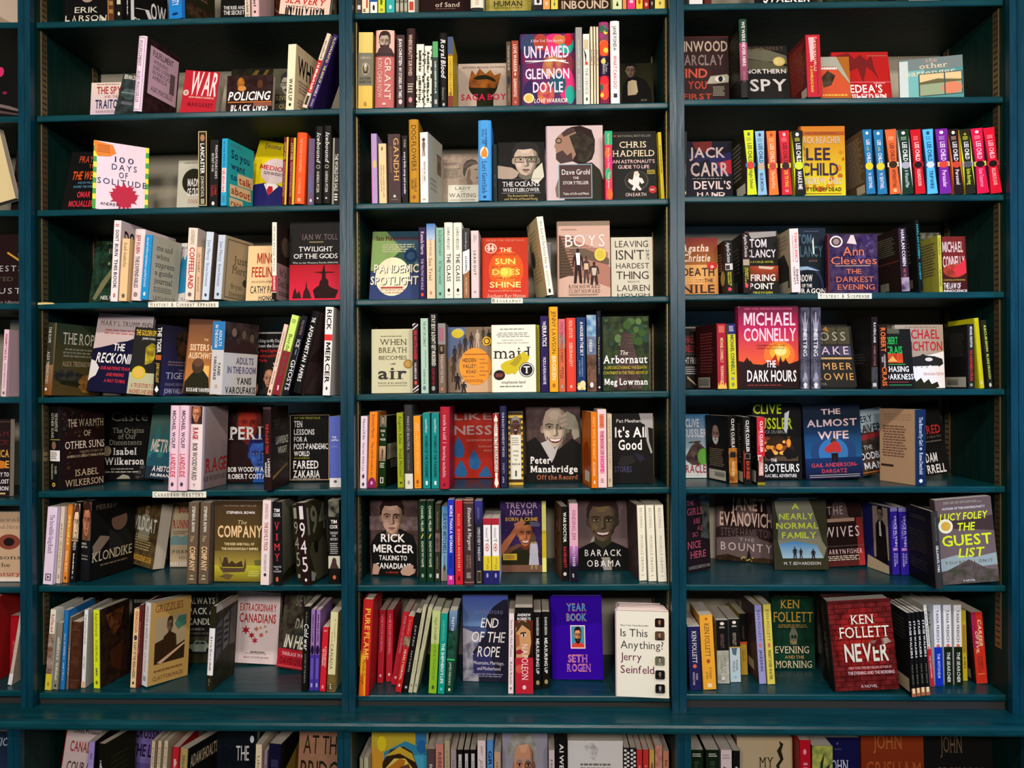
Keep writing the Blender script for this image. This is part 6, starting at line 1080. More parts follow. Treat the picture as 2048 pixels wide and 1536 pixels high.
F 445 700 272 11 tl=12 / olive grey thriller cover with a yellow seal / #443 / #222; @p|0 8 40 4 98 20 98 36 50 30 0 24 #665; @p|0 26 50 30 98 42 98 52 40 48 0 44 #554; FLYNN BERRY|10 92 2 9 #543 b; NORTHERN|2 94 46 54 #ddd b; SPY|10 94 66 88 #ccc b; @e|66 94 22 40 #cb6; @e|70 90 24.5 37.5 #dc8
R 692 796 880 200 3 128 dx=-14 / glossy red spine with dark red back cover / #b23; @p|20 4 56 4 50 40 30 44 #dbb; DAVID BALDACCI|4 58 52 76 #ecb b; A GAMBLING MAN|50 92 26 44 #db4 b; @r|70 80 6 96 #922 / #822 / #622; @l|8 92 8 80 18 #a43; @r|70 98 84 98 #cba
F 866 1050 330 8 tl=8 t=1.4 / orange and brown cover with a pale slanted border / #954 / #a62; @p|0 0 60 0 98 60 98 66 56 24 0 24 #aa9; @p|0 28 56 28 96 70 96 98 0 98 #c53; @p|10 50 30 34 54 46 40 70 14 76 #321~543; @l|4 60 24 34 1 #eee; @l|10 92 90 99 1 #da4
F 960 1292 308 13 tl=12 / dusky red cover with white capitals and dripping stain / #b23 / #b22; @p|0 10 30 2 40 16 50 6 62 20 70 8 74 40 80 64 70 44 60 34 52 70 44 36 30 44 26 62 20 30 8 34 #722; @r|62 98 8 10 #a65; @r|0 100 68 69 #e9a; @r|70 90 70 72 #e9a; MEDEA'S|14 84 75 92 #fff b; CHILDREN|10 90 95 100 #fdd b
F 1332 1702 352 9 y=-14 tl=8 t=1.5 / glossy pale teal cover with a train window view / #aba / #599; @p|0 0 100 0 100 30 20 34 0 60 #788; @r|0 14 4 100 #cdd; @p|14 30 40 30 36 100 14 100 #7bb; the|42 60 2 11 #da9 s; other|32 76 14 27 #edb s; passenger|8 88 30 44 #edb s; @r|30 99 40 98 #455; @r|32 97 42 96 #ba7; @p|32 42 97 42 97 60 60 54 32 62 #ec9; @p|32 62 60 56 97 62 97 66 32 68 #664; @p|32 68 97 66 97 96 32 96 #9a8; @e|66 98 66 96 #d86; @r|70 72 40 96 #455
== M2
S 94 114 150 4 w=14 / thin dark spine pressed against the upright / #222; @v|50 70 34 66 #665; @e|30 70 92 97 #cb5
F 62 352 212 11 tl=6 / navy and red cover with silver capitals / #112 / #112; @p|20 2 60 0 60 16 40 24 26 14 #622; @p|50 30 98 20 98 64 70 60 #225; @p|70 40 98 34 98 60 80 60 #a23; @p|4 24 40 18 60 30 30 40 #224; JACK|14 86 12 30 #baa b; CARR|16 92 40 64 #baa b; @l|16 90 68 70 1 #998; DEVIL'S|22 96 74 88 #dcc b; HAND|28 84 94 100 #dcc b
R 356 440 496 145 3 118 dx=-22 / yellow hourglass spine, first of the long matching set / #111; @p|0 0 100 0 82 52 100 100 0 100 18 52 #cd2; @e|36 64 3 9 #664; @l|24 76 11 17 3 #884; LEE CHILD|20 50 34 72 #443 b; @r|0 100 51 57 #27a; @e|14 86 48 61 #c43; Night School|62 90 36 68 #443 b / #111 / #221; @l|8 80 12 70 9 #776; @r|34 92 80 96 #ccb
S 507 562 148 3 dx=-18 / pale blue hourglass spine / #234; @p|0 0 100 0 82 52 100 100 0 100 18 52 #8bd; @e|36 64 3 9 #445; @l|24 76 11 17 3 #678; LEE CHILD|20 50 34 72 #124 b; @e|14 86 50 61 #ba8; BLUE MOON|66 94 34 66 #235 b
S 572 630 148 3 dx=-18 / orange hourglass spine with white lettering / #833; @p|0 0 100 0 82 52 100 100 0 100 18 52 #e73; @e|36 64 3 9 #a42; @l|24 76 11 17 3 #fb8; LEE CHILD|20 50 34 72 #fcb b; @r|0 100 51 58 #cb3; @e|14 86 49 61 #b44; The Hard Way|63 90 36 66 #fca b
S 646 708 146 3 dx=-20 / crimson hourglass spine with dark name, yellow title / #612; @p|0 0 100 0 82 52 100 100 0 100 18 52 #c23; @e|36 64 3 9 #fbb; @l|24 76 11 17 3 #e88; LEE CHILD|20 50 34 72 #512 b; @r|0 100 51 58 #dc5; @e|14 86 49 61 #322; DIE TRYING|62 88 36 68 #db3 b; @r|34 66 92 96 #e88
S 722 788 146 3 dx=-22 / black and yellow hourglass spine / #dd2; @p|0 0 100 0 84 52 100 100 0 100 16 52 #111; @e|34 66 3 9 #ddd; @l|24 76 11 17 3 #cc4; LEE CHILD|20 50 34 72 #fff b; @r|0 100 51 58 #887; @e|12 88 48 61 #cd3; MAKE ME|64 92 34 70 #eee b
F 760 1018 122 9 tl=3 h / amber cover with dark violet block capitals / #841 / #c72>dd2; @o|2 98 30 96 20 4 #c82 #b61 #da3; @r|0 100 8 13 #a52; NEW YORK TIMES BESTSELLING|14 80 9 11.5 #632; JACK REACHER|0 90 16 25 #cba b; LEE|12 66 32 49 #324 b; CHILD|0 84 54 71 #324 b; ANDREW CHILD|0 92 75 84 #dcb b; BETTER OFF DEAD|0 90 89 94 #431 b; @r|2 90 97 98 #a72
R 1010 1137 1190 142 3 128 dx=-26 / blue hourglass spine, first of two with gold badge / #135; @p|0 0 100 0 84 52 100 100 0 100 16 52 #27a; @e|34 66 3 8 #cde; LEE|16 24 36 70 #eee b; with|26 33 36 64 #dc4; CHILD|36 52 36 70 #eee b; @e|8 92 51 63 #dc3; THE|67 71 36 64 #dde b; SENTINEL|73 92 34 68 #dde b / #135 / #543; @l|6 94 8 80 22 #876; @r|60 96 84 97 #ba9
S 1200 1258 142 3 dx=-28 / blue hourglass spine, second of two with gold badge / #135; @p|0 0 100 0 84 52 100 100 0 100 16 52 #27a; @e|34 66 3 8 #cde; LEE|16 24 36 70 #eee b; with|26 33 36 64 #dc4; CHILD|36 52 36 70 #eee b; @e|8 92 51 63 #dc3; THE|67 71 36 64 #dde b; SENTINEL|73 92 34 68 #dde b
S 1270 1336 139 3 dx=-30 / orange brown hourglass spine with dark lettering / #321; @p|0 0 100 0 84 52 100 100 0 100 16 52 #d63; @l|24 76 11 17 3 #fb8; LEE CHILD|22 48 36 70 #411 b; @r|0 100 51 58 #dca; @e|12 88 49 60 #321; WITHOUT FAIL|62 90 36 66 #511 b; @r|36 64 92 97 #fb8
S 1342 1410 140 3 dx=-30 / dark green and white hourglass spine / #eee; @p|0 0 100 0 84 52 100 100 0 100 16 52 #132; @e|34 66 3 8 #eee; @l|24 76 11 17 3 #9b9; LEE CHILD|20 49 34 72 #fff b; @e|12 88 50 61 #aab; A Wanted Man|63 90 36 68 #dee
S 1418 1480 140 3 dx=-32 / red hourglass spine with white name and black band / #611; @p|0 0 100 0 84 52 100 100 0 100 16 52 #c12; @l|24 76 10 17 3 #e88; LEE CHILD|20 49 34 72 #fdd b; @r|0 100 51 58 #b12; @e|12 88 50 60 #211; KILLING FLOOR|62 88 36 66 #fcc b
S 1487 1550 138 3 dx=-30 / sky blue hourglass spine / #246; @p|0 0 100 0 84 52 100 100 0 100 16 52 #5be; @e|34 66 3 9 #257; @l|24 76 11 17 3 #37a; LEE CHILD|20 50 34 72 #125 b; @r|0 100 51 59 #247; @e|12 88 50 60 #cde; TRIPWIRE|64 92 36 68 #136 b
S 1560 1632 136 3 dx=-28 / purple hourglass spine with red band / #214; @p|0 0 100 0 84 52 100 100 0 100 16 52 #729; @e|34 66 3 8 #eee; @l|24 76 11 17 3 #b9c; LEE CHILD|20 49 34 72 #edf b; @r|0 100 51 58 #db8; @e|12 88 50 60 #d43; Persuader|64 90 34 68 #ecf b
S 1640 1702 138 3 dx=-38 / black and orange hourglass spine / #e73; @p|0 0 100 0 84 52 100 100 0 100 16 52 #211; @e|34 66 3 8 #eee; @l|24 76 11 17 3 #b98; LEE CHILD|20 49 34 72 #eee b; @e|12 88 50 60 #c43; Personal|63 86 34 68 #edd b
S 1712 1776 138 3 dx=-36 / black hourglass spine with yellow wedges and title / #de2; @p|0 0 100 0 84 52 100 100 0 100 16 52 #221; @s|50 8 3 4 .3 #cc3; @l|24 76 11 17 3 #cc3; LEE CHILD|20 47 34 72 #fff b; @r|0 100 51 58 #aaa; @e|12 88 50 60 #555; Echo Burning|62 86 34 68 #cd3 b
S 1786 1858 134 3 dx=-40 / cherry red hourglass spine with yellow band / #413; @p|0 0 100 0 84 52 100 100 0 100 16 52 #d14; @e|34 66 3 8 #fcc; @l|24 76 11 17 3 #f9a; LEE CHILD|20 47 34 72 #fcd b; @r|0 100 51 58 #dc4; @e|12 88 50 60 #211; Gone Tomorrow|62 90 34 68 #f9b b
S 1874 1942 130 3 dx=-46 / cherry red hourglass spine closing the matching set / #611; @p|0 0 100 0 84 52 100 100 0 100 16 52 #d13; @l|24 76 11 17 3 #f9a; LEE CHILD|20 47 34 72 #fcd b; @r|0 100 51 58 #d24; @e|12 88 50 60 #211; KILLING FLOOR|62 88 34 66 #fbb b
== M3
F 56 272 220 9 tl=4 / dark red and gold cover with white signature lettering / #622 / #722>b83; @r|0 100 48 100 #da6>c84; Agatha|0 76 12 24 #edc si b; Christie|6 80 29 42 #edc si b; @e|70 98 43 58 #c33; a|80 90 47 54 #fdc b; DEATH|4 90 54 68 #322 b; ON THE|40 86 73 79 #322 b; NILE|0 90 84 98 #322 bs; @w|0 60 68 84 4 #eb7
R 246 308 356 230 3 120 dx=-12 / slim black spine with white signature, nearer the upright / #111; Agatha Christie|4 42 32 72 #eee si; @r|6 94 44 56 #ccc; @r|10 60 47 55 #333; DEATH ON THE|60 86 56 74 #cc3 b; NILE QUEST|60 84 30 48 #cc3 b; @e|26 70 89 96 #d45 / #111 / #111; @l|14 76 20 56 7 #876; @o|6 92 60 66 4 3 #da6 #cb8; @e|60 99 56 84 #ba5
R 362 428 470 188 2 118 dx=-8 / second black spine with white signature lettering / #211; Agatha Christie|2 40 32 72 #eee si; @r|6 94 44 54 #a98; @r|0 100 55 66 #331; GUEST|58 78 54 74 #cc3 b; LIVES LIKE|58 86 30 46 #cc3 b; @e|26 70 84 92 #d45 / #111 / #111; @l|14 76 20 66 7 #665; @r|14 56 78 96 #776
F 440 628 182 7 tl=5 / black thriller cover with glaring silver capitals / #111 / #111; @r|0 100 0 8 #433; @p|10 2 96 0 96 8 20 12 #999; TOM|14 66 13 26 #dde b; CLANCY|2 94 30 42 #dde b; A RYAN JR. NOVEL|14 86 48 51 #cc3; @r|0 100 56 82 #a42>311; @p|40 56 88 58 80 62 40 60 #cba; FIRING|14 90 70 80 #eee b; POINT|10 84 84 93 #eee b; MIKE MADEN|20 80 97 100 #cc3
R 632 704 758 162 2 120 dx=-14 / white spine with red and grey capitals / #edd; TOM CLANCY|6 54 54 80 #d44 b; AN EXPERIENCE OF A DEVIL AND|10 52 26 40 #a98; ENEMY|64 88 58 78 #444 b; CONTACT|60 88 28 48 #444 b / #222 / #ba8; @p|10 40 60 36 90 60 90 92 10 90 #222; @l|10 90 6 30 4 #987; @r|10 80 80 95 #aa9
F 722 908 162 9 tl=3 / dark blue thriller cover with steel blue capitals / #012 / #123>011; @l|30 80 4 6 1 #567; TOM|10 56 10 24 #467 b; CLANCY|4 90 28 44 #467 b; @p|58 20 62 14 64 40 60 40 #dee; JACK RYAN|46 72 49 52 #965; @e|-0 92 58 130 #235; @e|-0 86 62 134 #012; @p|0 60 40 59 80 66 40 64 0 66 #9bd; SHADOW|0 56 72 82 #eee b; OF THE|22 54 86 91 #eee b; DRAGON|6 96 93 100 #eee b
F 916 1206 196 5 tl=2 / violet woodland cover with orange lettering and white seal / #513 / #214~435; @r|0 4 0 100 #522; @o|50 98 2 50 30 4 #436 #325 #547; @p|38 16 46 2 52 2 58 18 #dcc; @e|4 30 3 23 #edd; @e|7 27 5.5 20.5 #433; @e|11 23 8 18 #988; Ann|30 72 22 37 #d75; Cleeves|6 97 39 52 #d75; @r|14 84 54 55 #cba; THE|36 66 60 68 #d75; DARKEST|16 90 73 82 #d75; EVENING|18 92 86 95 #d75
R 1204 1342 1388 160 3 130 dx=-22 / narrow violet grey spine with white capitals, large dark back / #323; HARLAN COBEN|3 60 34 72 #eee b; WIN|64 70 34 66 #d65; THE STRANGER|72 92 34 66 #c66; @r|0 100 78 100 #a9a~435 / #322 / #211; @l|10 84 10 40 9 #665; @r|4 96 50 52 #632; @r|14 50 82 95 #887
R 1366 1440 1466 112 2 112 dx=-24 / tall slim black spine with turquoise capitals / #011; HARLAN COBEN|6 54 36 76 #3ab b; CAUGHT|60 84 36 74 #3ab b / #111 / #111; @l|20 76 16 60 8 #665; @r|20 76 82 94 #776
F 1440 1566 188 18 tl=2 t=1.8 / black and yellow thriller cover with yellow capitals / #111 / #332~887; HARLAN|14 96 14 28 #de3 b; COBEN|14 90 32 45 #de3 b; THE BOY FROM|14 90 60 70 #de3 b; THE WOODS|14 90 74 83 #de3 b; @p|14 80 30 76 36 100 14 100 #b23; @r|40 96 84 98 #aa3
S 1556 1580 200 5 dx=-10 w=11 / slim yellow spine beside the woods cover / #bb4; HARLAN|6 34 30 66 #442; THE STRANGER|60 90 30 66 #442
F 1584 1722 210 7 tl=3 / red and black cover with white capitals / #622 / #411; @r|0 94 0 60 #722; MICHAEL|0 86 10 28 #dcc b; CONNELLY|0 92 36 56 #ecc b; @e|-0 96 50 74 #c43~832; @p|40 60 96 40 98 66 60 72 #d34; A LINCOLN LAWYER NOVEL|0 92 77 80 #cb5; THE LAW OF|0 72 84 94 #eee b; INNOCENCE|0 98 96 100 #eee b
== M4
F 56 206 185 19 tl=4 / black cover with dark red capitals half hidden by upright / #111 / #111; @r|0 100 0 2 #aaa; MICHAEL|0 60 14 26 #a33 b; CONNELLY|0 62 30 41 #a33 b; THE NIGHT|0 64 43 46 #665; NIGHT FIRE|0 66 50 60 #ccc b; @l|20 66 64 78 4 #bbb; @p|30 80 66 94 66 97 30 84 #ba8
R 154 276 330 163 3 122 dx=-6 / red spine with flames at its foot and black back / #a23; @r|20 80 3 14 #c65; MICHAEL CONNELLY|22 60 36 66 #ec9 b; THE BURNING ROOM|64 90 36 66 #ec9 b; @p|0 100 10 90 20 96 34 86 46 95 60 88 72 96 86 90 100 100 #eb5 / #311 / #311; @l|20 84 12 76 14 #733; @r|10 66 82 98 #aa9; @w|14 62 84 96 6 #444
S 346 396 163 3 dx=-12 / yellow spine with navy top and blue capitals / #cc2; @r|0 100 0 16 #226; @l|20 80 3 12 4 #ccd; MICHAEL CONNELLY|17 78 36 74 #235 b; @r|30 66 82 86 #889; @e|34 66 90 96 #885
F 395 742 64 4 tl=1 t=3.6 h / sunset cover in magenta and orange above dark skyline / #613 / #924>d52; @r|0 100 0 28 #513>b25; @r|0 100 28 80 #b25>e62; @e|42 94 42 76 #e73; @e|52 86 46 66 #ea3; @e|60 80 49 60 #fd8; @p|0 100 0 66 10 68 20 66 24 70 40 71 50 67 60 72 70 68 80 66 84 70 100 66 100 100 #211; @p|66 72 70 60 74 72 #211; @p|74 72 78 62 82 72 #211; @p|8 68 14 62 20 68 #311; @p|50 70 62 58 68 72 #a32; #1|0 1 0 1 #fff; 1 NEW YORK TIMES BESTSELLING AUTHOR|10 90 2 4 #d68; MICHAEL|9 95 8 23 #ecd b; CONNELLY|9 96 27 42 #ecd b; A RENEE BALLARD AND|30 78 46.5 48.5 #512; HARRY BOSCH NOVEL|31 77 50 52 #512; THE|46 62 66 74 #eee b; DARK HOURS|14 96 78 91 #eee b; @l|14 80 95 96.5 1 #a43
S 752 810 68 3 / grey spine with stag head markings, first of two / #556~334; @p|20 12 40 20 44 6 54 6 60 20 80 12 70 24 60 40 40 40 30 24 #99a; THE|24 27 30 66 #bbc; NESTING|27 60 30 68 #eee; C.J. COOKE|62 80 34 60 #889; @p|20 100 24 88 40 80 60 80 76 88 80 100 #99a~334; @p|30 94 50 92 70 94 60 99 40 99 #ddd
S 813 876 68 3 / grey spine with stag head markings, second of two / #556~334; @p|20 12 40 20 44 6 54 6 60 20 80 12 70 24 60 40 40 40 30 24 #99a; THE|24 27 30 66 #bbc; NESTING|27 60 30 68 #eee; C.J. COOKE|62 80 34 60 #889; @p|20 100 24 88 40 80 60 80 76 88 80 100 #99a~334; @p|30 94 50 92 70 94 60 99 40 99 #ddd
F 862 1108 188 9 tl=14 / dark window grid cover with gold and white capitals / #332 / #222; @r|4 30 2 30 #443~554; @r|33 62 2 30 #443; @r|65 94 2 30 #443; @r|4 30 33 50 #446; @r|33 62 33 50 #335; @r|65 94 33 50 #446; @p|30 6 40 0 46 10 #a73; LOSS|2 84 10 24 #aa9 w; LAKE|4 88 34 47 #dcd w; @r|2 94 52 55 #ca7; AMBER|2 92 61 72 #da6 w; COWIE|4 94 78 89 #da6 w; A NOVEL|4 30 94 97 #998
R 1020 1160 1196 122 3 128 / narrow black spine with white and pink capitals / #211; RAVEN LANE|8 36 36 70 #ddd b; AMBER COWIE|40 68 36 66 #a76; @r|0 100 70 100 #444~222; @r|20 80 92 97 #bbb / #111 / #111; @l|20 80 50 66 4 #333; @r|6 34 84 96 #776
S 1202 1252 172 3 dx=-12 / black spine with orange and white capitals / #211; ROBERT|4 42 24 78 #e73 b; A DANGEROUS|46 66 52 70 #ddd b; MAN|50 58 26 44 #ddd b; CRAIS|66 96 26 78 #e73 b
F 1244 1408 198 5 tl=9 t=1.6 / black cover with green name over flames / #111 / #111; @r|0 60 0 8 #554; ROBERT|2 52 14 26 #2b5 b; CRAIS|8 66 30 42 #2b5 b; @r|0 66 42 58 #d52~921; @p|10 56 30 46 46 56 #ea5; @r|0 74 58 62 #211; @r|0 74 60 61 #3b5; CHASING|0 84 64 73 #eee b; DARKNESS|0 98 77 86 #eee b; @r|6 80 90 91 #a33; @r|6 90 95 96 #3a6
F 1316 1592 172 9 tl=4 / white and grey cover with red name over a fossil skull / #ddd / #a98; @p|0 48 30 56 60 50 100 42 100 100 0 100 #eee; @l|20 90 3 5 1 #765; MICHAEL|14 92 8 22 #b23 b; CRICHTON|8 97 27 41 #b23 b; @p|14 60 30 52 50 49 56 46 62 49 80 50 96 54 98 62 90 66 80 68 70 64 60 70 46 66 30 70 #222; @e|60 76 52 58 #ddd; @p|30 66 34 72 40 66 46 73 52 66 58 72 64 66 70 72 76 66 82 72 88 65 #eee; DRAGON TEETH|56 98 76 80 #b55; @p|14 100 20 88 34 82 40 90 50 84 56 92 66 86 72 94 84 90 88 98 80 100 #221
R 1600 1742 1778 164 4 124 dx=-6 / slim dark spine with white and red capitals / #222; MICHAEL CRICHTON|4 36 40 76 #eee b; THE ANDROMEDA STRAIN|40 88 34 72 #d33 b; @e|26 70 92 97 #998 / #111 / #111; @l|30 90 12 50 12 #333; @r|8 92 82 98 #bba; @w|14 60 86 95 8 #444
S 1786 1817 130 4 dx=-34 / thin bright yellow leaning spine / #cc1; @v|90 96 30 66 #ddb; @r|0 24 0 100 #aa2
S 1828 1858 142 3 dx=-40 / black leaning spine with yellow spaced capitals / #221; RECURSION|8 46 34 74 #cd5 b; BLAKE CROUCH|50 86 34 72 #cd5 b; @e|24 70 92 98 #ccb
== M5
F 60 230 138 b512 tl=3 / blue and green cover with white capitals and red title / #9bc / #37a>dee; CLIVE|20 66 8 20 #eef b; CUSSLER|8 94 24 36 #eef b; @p|20 66 40 50 60 42 90 56 96 70 70 80 40 80 20 72 #654~323; @p|30 44 70 42 72 44 30 46 #433; @e|60 98 54 80 #6a4; THE|20 50 70 76 #333; ORACLE|0 88 80 92 #a34 b; @r|0 90 94 97 #ddd
R 214 344 392 148 b540 125 dx=-8 / gold footed black spine with white capitals, pale bald portrait / #111; CLIVE CUSSLER|4 52 42 74 #eee b; AND GRAHAM BROWN|18 44 26 36 #998; @r|16 80 54 64 #322; @r|0 100 48 100 #c83~742; @r|16 80 54 62 #222; FAST ICE SEA|68 90 36 66 #eda b / #111 / #111; @f|16 76 12 52 #b98 #ddd #211 lb; @l|16 84 50 78 10 #876; @r|14 88 83 98 #ccb; @w|40 84 86 93 8 #555
R 388 430 474 152 b550 114 dx=-6 / black spine with white capitals and a ship emblem / #111; CLIVE CUSSLER|5 52 38 76 #eee b; AND GRAHAM BROWN|12 40 22 34 #998; @b|16 84 54 62 6 #887; SEA OF GREED|65 92 32 72 #d53 b; @r|0 8 50 90 #c33 / #111 / #111; @l|10 80 10 70 16 #776; @r|10 90 82 97 #bba
R 484 512 556 152 b552 112 dx=-2 / red topped black spine with white capitals / #211; @r|0 100 0 58 #c23; CLIVE CUSSLER|6 52 42 76 #fff b; AND ROBIN BURCELL|20 42 22 36 #eaa; @r|10 60 56 64 #ddd; @r|20 80 58 86 #da9~954; @e|20 60 58 66 #c44; WRATH|72 84 40 66 #eee; @r|0 100 96 100 #882 / #211 / #111; @l|10 80 10 70 16 #665; @r|10 90 80 97 #ccb
F 500 782 74 b522 tl=3 / black cover with yellow capitals above a fiery scene / #111 / #111; CLIVE|2 60 2 14 #cd2 b; CUSSLER|2 82 20 34 #cd2 b; & JACK DU BRUL|10 70 36 40 #aa9; @p|20 44 56 42 78 50 86 64 70 72 30 74 14 66 #321; @o|18 78 44 68 24 4 #c62 #e93 #842 #fb5; @r|10 92 70 76 #543; @p|60 66 70 58 84 62 90 72 70 74 #111; @p|20 66 36 60 46 70 30 74 #211; @p|66 14 76 10 70 40 64 36 #ddd; THE|36 48 73 77 #eee b; SABOTEURS|0 94 80 90 #eee b; AN ISAAC BELL ADVENTURE|8 88 93 97 #eee b
F 768 1098 84 b522 tl=1 y=-3 dx=-20 / dark blue cover of a woman walking in a red cape / #124 / #123; @r|0 100 20 86 #123>26a; @e|10 90 40 90 #247; @e|24 76 46 84 #37b; @r|0 100 72 100 #136>113; THE|32 66 7 14 #ecc b; ALMOST|6 94 21 30 #ecc b; WIFE|24 78 37 47 #ecc b; @e|46 56 46 54 #432; @p|44 54 52 50 60 52 64 60 62 66 52 64 42 66 34 62 36 58 #b33; @p|46 66 58 66 57 78 53 78 52 70 50 78 47 78 #211; GAIL ANDERSON-|10 90 79 84 #c45 b; DARGATZ|28 72 87 92 #c45 b; @r|6 94 94.5 95.2 #bbb; @r|6 94 97 97.7 #bbb
F 1092 1300 130 b508 tl=4 dx=-66 / white and brown cover with tilted title lettering / #543 / #543~321; @r|0 100 0 36 #bcc; @p|30 36 50 20 58 36 #999; JEFFERY|6 70 10 20 #234 b; DEAVER|10 90 24 36 #222 b; @p|0 40 96 36 96 44 0 48 #a33; THE|30 54 55 61 #ddd b; GOODBYE|2 92 66 76 #eee b; MAN|22 74 81 91 #eee b; @r|0 60 95 96.5 #c73
R 1215 1420 1482 108 b550 134 / navy spine with white serif lettering and a beige back / #124; The Butterfly Girl|10 48 38 70 #eee s; @e|40 64 50 54 #bbb; Rene Denfeld|57 86 38 70 #eee s; @e|34 66 92 97 #eee / #123 / #b97; @l|8 92 6 16 3 #a86; @l|8 80 22 66 12 #754; @r|4 40 76 79 #322; @e|0 14 6 20 #b97
F 1420 1626 84 b512 tl=3 dx=-60 / black cover with red letters above white name / #111 / #111; SCARED|10 92 33 44 #c33 b; TO DEATH|40 90 47 50 #876; @l|36 92 53 56 1 #876; ADAM|26 70 70 82 #eee b; TYRRELL|10 90 86 97 #eee b
== M6
F 100 236 66 b514 y=36 tl=2 t=1.6 / black cover with pink serif title turned to face inward / #222 / #211; @p|56 0 100 0 100 60 60 56 70 30 #554~221; THE|6 36 6 12 #c56 s; GIRLS|6 70 16 25 #c56 s; ARE|30 60 30 37 #c56 s; ALL|46 70 40 46 #c56 s; SO|26 50 48 54 #c56 s; NICE|4 60 60 69 #c56 s; HERE|14 80 73 82 #c56 s; LAURIE ELIZABETH FLYNN|6 96 92 96 #998
F 268 605 52 b432 y=-22 tl=1 / grey cover of dark figures with tall white capitals / #655 / #655>766; @p|14 46 12 10 24 4 34 10 36 46 #211; @p|66 36 70 12 78 4 86 12 92 38 96 60 66 60 #211; @p|0 50 30 44 94 40 100 70 60 60 0 66 #322; @e|54 66 40 52 #221; JANET|26 84 4 22 #ecb b; EVANOVICH|6 96 26 46 #ecb b; STEVE HAMILTON|8 97 50 62 #655 b; THE|40 66 64 69 #bbb w; BOUNTY|8 96 72 84 #edd w; @p|52 100 55 84 56.5 70 58 84 62 100 #222; @p|0 94 20 90 50 96 80 92 100 94 100 100 0 100 #432~321; @o|40 66 92 99 8 1.2 #dc6 #ca5
F 606 918 72 b494 y=-6 tl=1 dx=-14 / dark cover with lime lettering and three distant figures / #333 / #332; @p|4 4 14 0 66 0 72 10 84 40 90 60 98 70 92 84 16 84 8 60 10 30 6 16 #776; @p|10 64 40 60 80 66 92 84 16 84 #37a>9bc; A|36 50 8 16 #cd4 b; NEARLY|12 76 22 30 #cd4 b; NORMAL|6 84 35 43 #cd4 b; FAMILY|16 80 48 56 #cd4 b; @m|34 44 68 85 #222; @m|46 54 70 84 #222; @m|68 78 71 86 #222; M. T. EDVARDSSON|18 86 89 93 #ddd; @r|10 84 1 2 #aaa
F 906 1132 78 b478 tl=1 dx=-26 / black cover with pale capitals below a large bell / #221 / #211; @p|26 10 34 2 52 2 62 12 64 26 74 34 12 34 22 26 #544; @r|10 80 30 35 #a87; @r|84 100 30 100 #722>a33; THE|12 52 12 24 #a99 w; WIVES|0 90 42 57 #edd w; @r|0 100 70 70.7 #766; TARRYN FISHER|0 94 75 82 #ecc w; @l|4 90 84 92 3 #cba; @r|0 84 92 100 #522
R 1130 1290 1330 128 b524 126 dx=-16 / violet blue spine with white capitals, first of two / #32a; @r|0 100 0 6 #88c; VINCE FLYNN|12 58 52 80 #ddf b; KYLE MILLS|20 46 28 44 #aae b; @r|20 80 60 64 #c9d; TOTAL|68 84 56 78 #ccf b; POWER|68 88 26 46 #ccf b / #226 / #226; @r|36 90 2 80 #a98; @p|44 86 46 30 56 22 72 22 82 30 86 86 #111; @f|46 82 0 32 #876 #111; @p|60 24 66 24 68 46 60 46 #ddd; @p|10 100 14 80 90 88 90 100 #cb9
S 1336 1386 128 b524 dx=-16 / violet blue spine with white capitals, second of two / #32a; @r|0 100 0 6 #88c; VINCE FLYNN|12 58 52 80 #ddf b; KYLE MILLS|20 46 28 44 #aae b; @r|20 80 60 64 #c9d; TOTAL|68 84 56 78 #ccf b; POWER|68 88 26 46 #ccf b
R 1400 1540 1578 150 b604 126 dx=-30 h / charcoal spine beside a large plain black back cover / #333; DARK PLACES|8 38 40 60 #666 b; GILLIAN FLYNN|44 78 34 68 #eee b / #222 / #111; @l|10 80 10 16 2 #443; @l|10 80 30 60 8 #332; @l|10 80 70 84 4 #332
F 1580 1908 86 b582 t=3.4 y=-3 tl=1 dx=-46 / misty grey cover with yellow brush lettering and gold badge / #544 / #655>766; @p|0 20 40 26 100 22 100 40 50 36 0 34 #433; @p|0 70 30 66 60 70 100 66 100 80 0 84 #9aa; @p|0 86 16 82 30 78 50 72 66 78 80 84 100 86 100 100 0 100 #443~655; @l|14 84 3 6 2 #998; AUTHOR OF THE HUNTING PARTY|12 88 10 12.5 #ddd b; LUCY FOLEY|6 92 17 25 #de2 b i; THE|34 68 29 38 #de2 b i; GUEST|6 94 43 55 #de2 b; LIST|32 80 59 69 #de2 b i; @e|2 28 23 40 #eec; @e|7 24 26 37 #da4; YOU'RE ALL ON IT|8 92 73 76.5 #554 w; A NOVEL|36 58 95.5 97.5 #eee
== M7
S 112 184 230 b612 dx=-12 / navy blue spine with white serif capitals / #225; @r|0 100 0 2 #bba; KEN FOLLETT|9 58 34 70 #eed s; @e|34 66 60 66 #d64; WORLD|74 84 56 72 #dcc; WITHOUT END|72 92 30 46 #dcc
S 190 270 172 b608 dx=-22 / amber yellow spine with dark serif capitals / #ea3; KEN FOLLETT|11 56 34 68 #543 s; @e|36 64 59 65 #a52; A Column|70 86 54 74 #653 s; of Fire|76 86 28 46 #653 s; @r|34 66 92 97 #edb; @e|42 60 3 7 #a62
S 274 345 200 b572 dx=-8 / black topped spine with pale photo foot / #ba9; @r|0 100 0 48 #111; @e|32 68 3 8 #edc; @l|26 74 10 13 2 #ddb; KEN FOLLETT|22 44 34 62 #865 s; @r|0 100 48 100 #bba~998; EDGE OF|60 84 56 74 #654 s; ETERNITY|62 84 28 46 #654 s; @r|36 60 90 94 #ddd
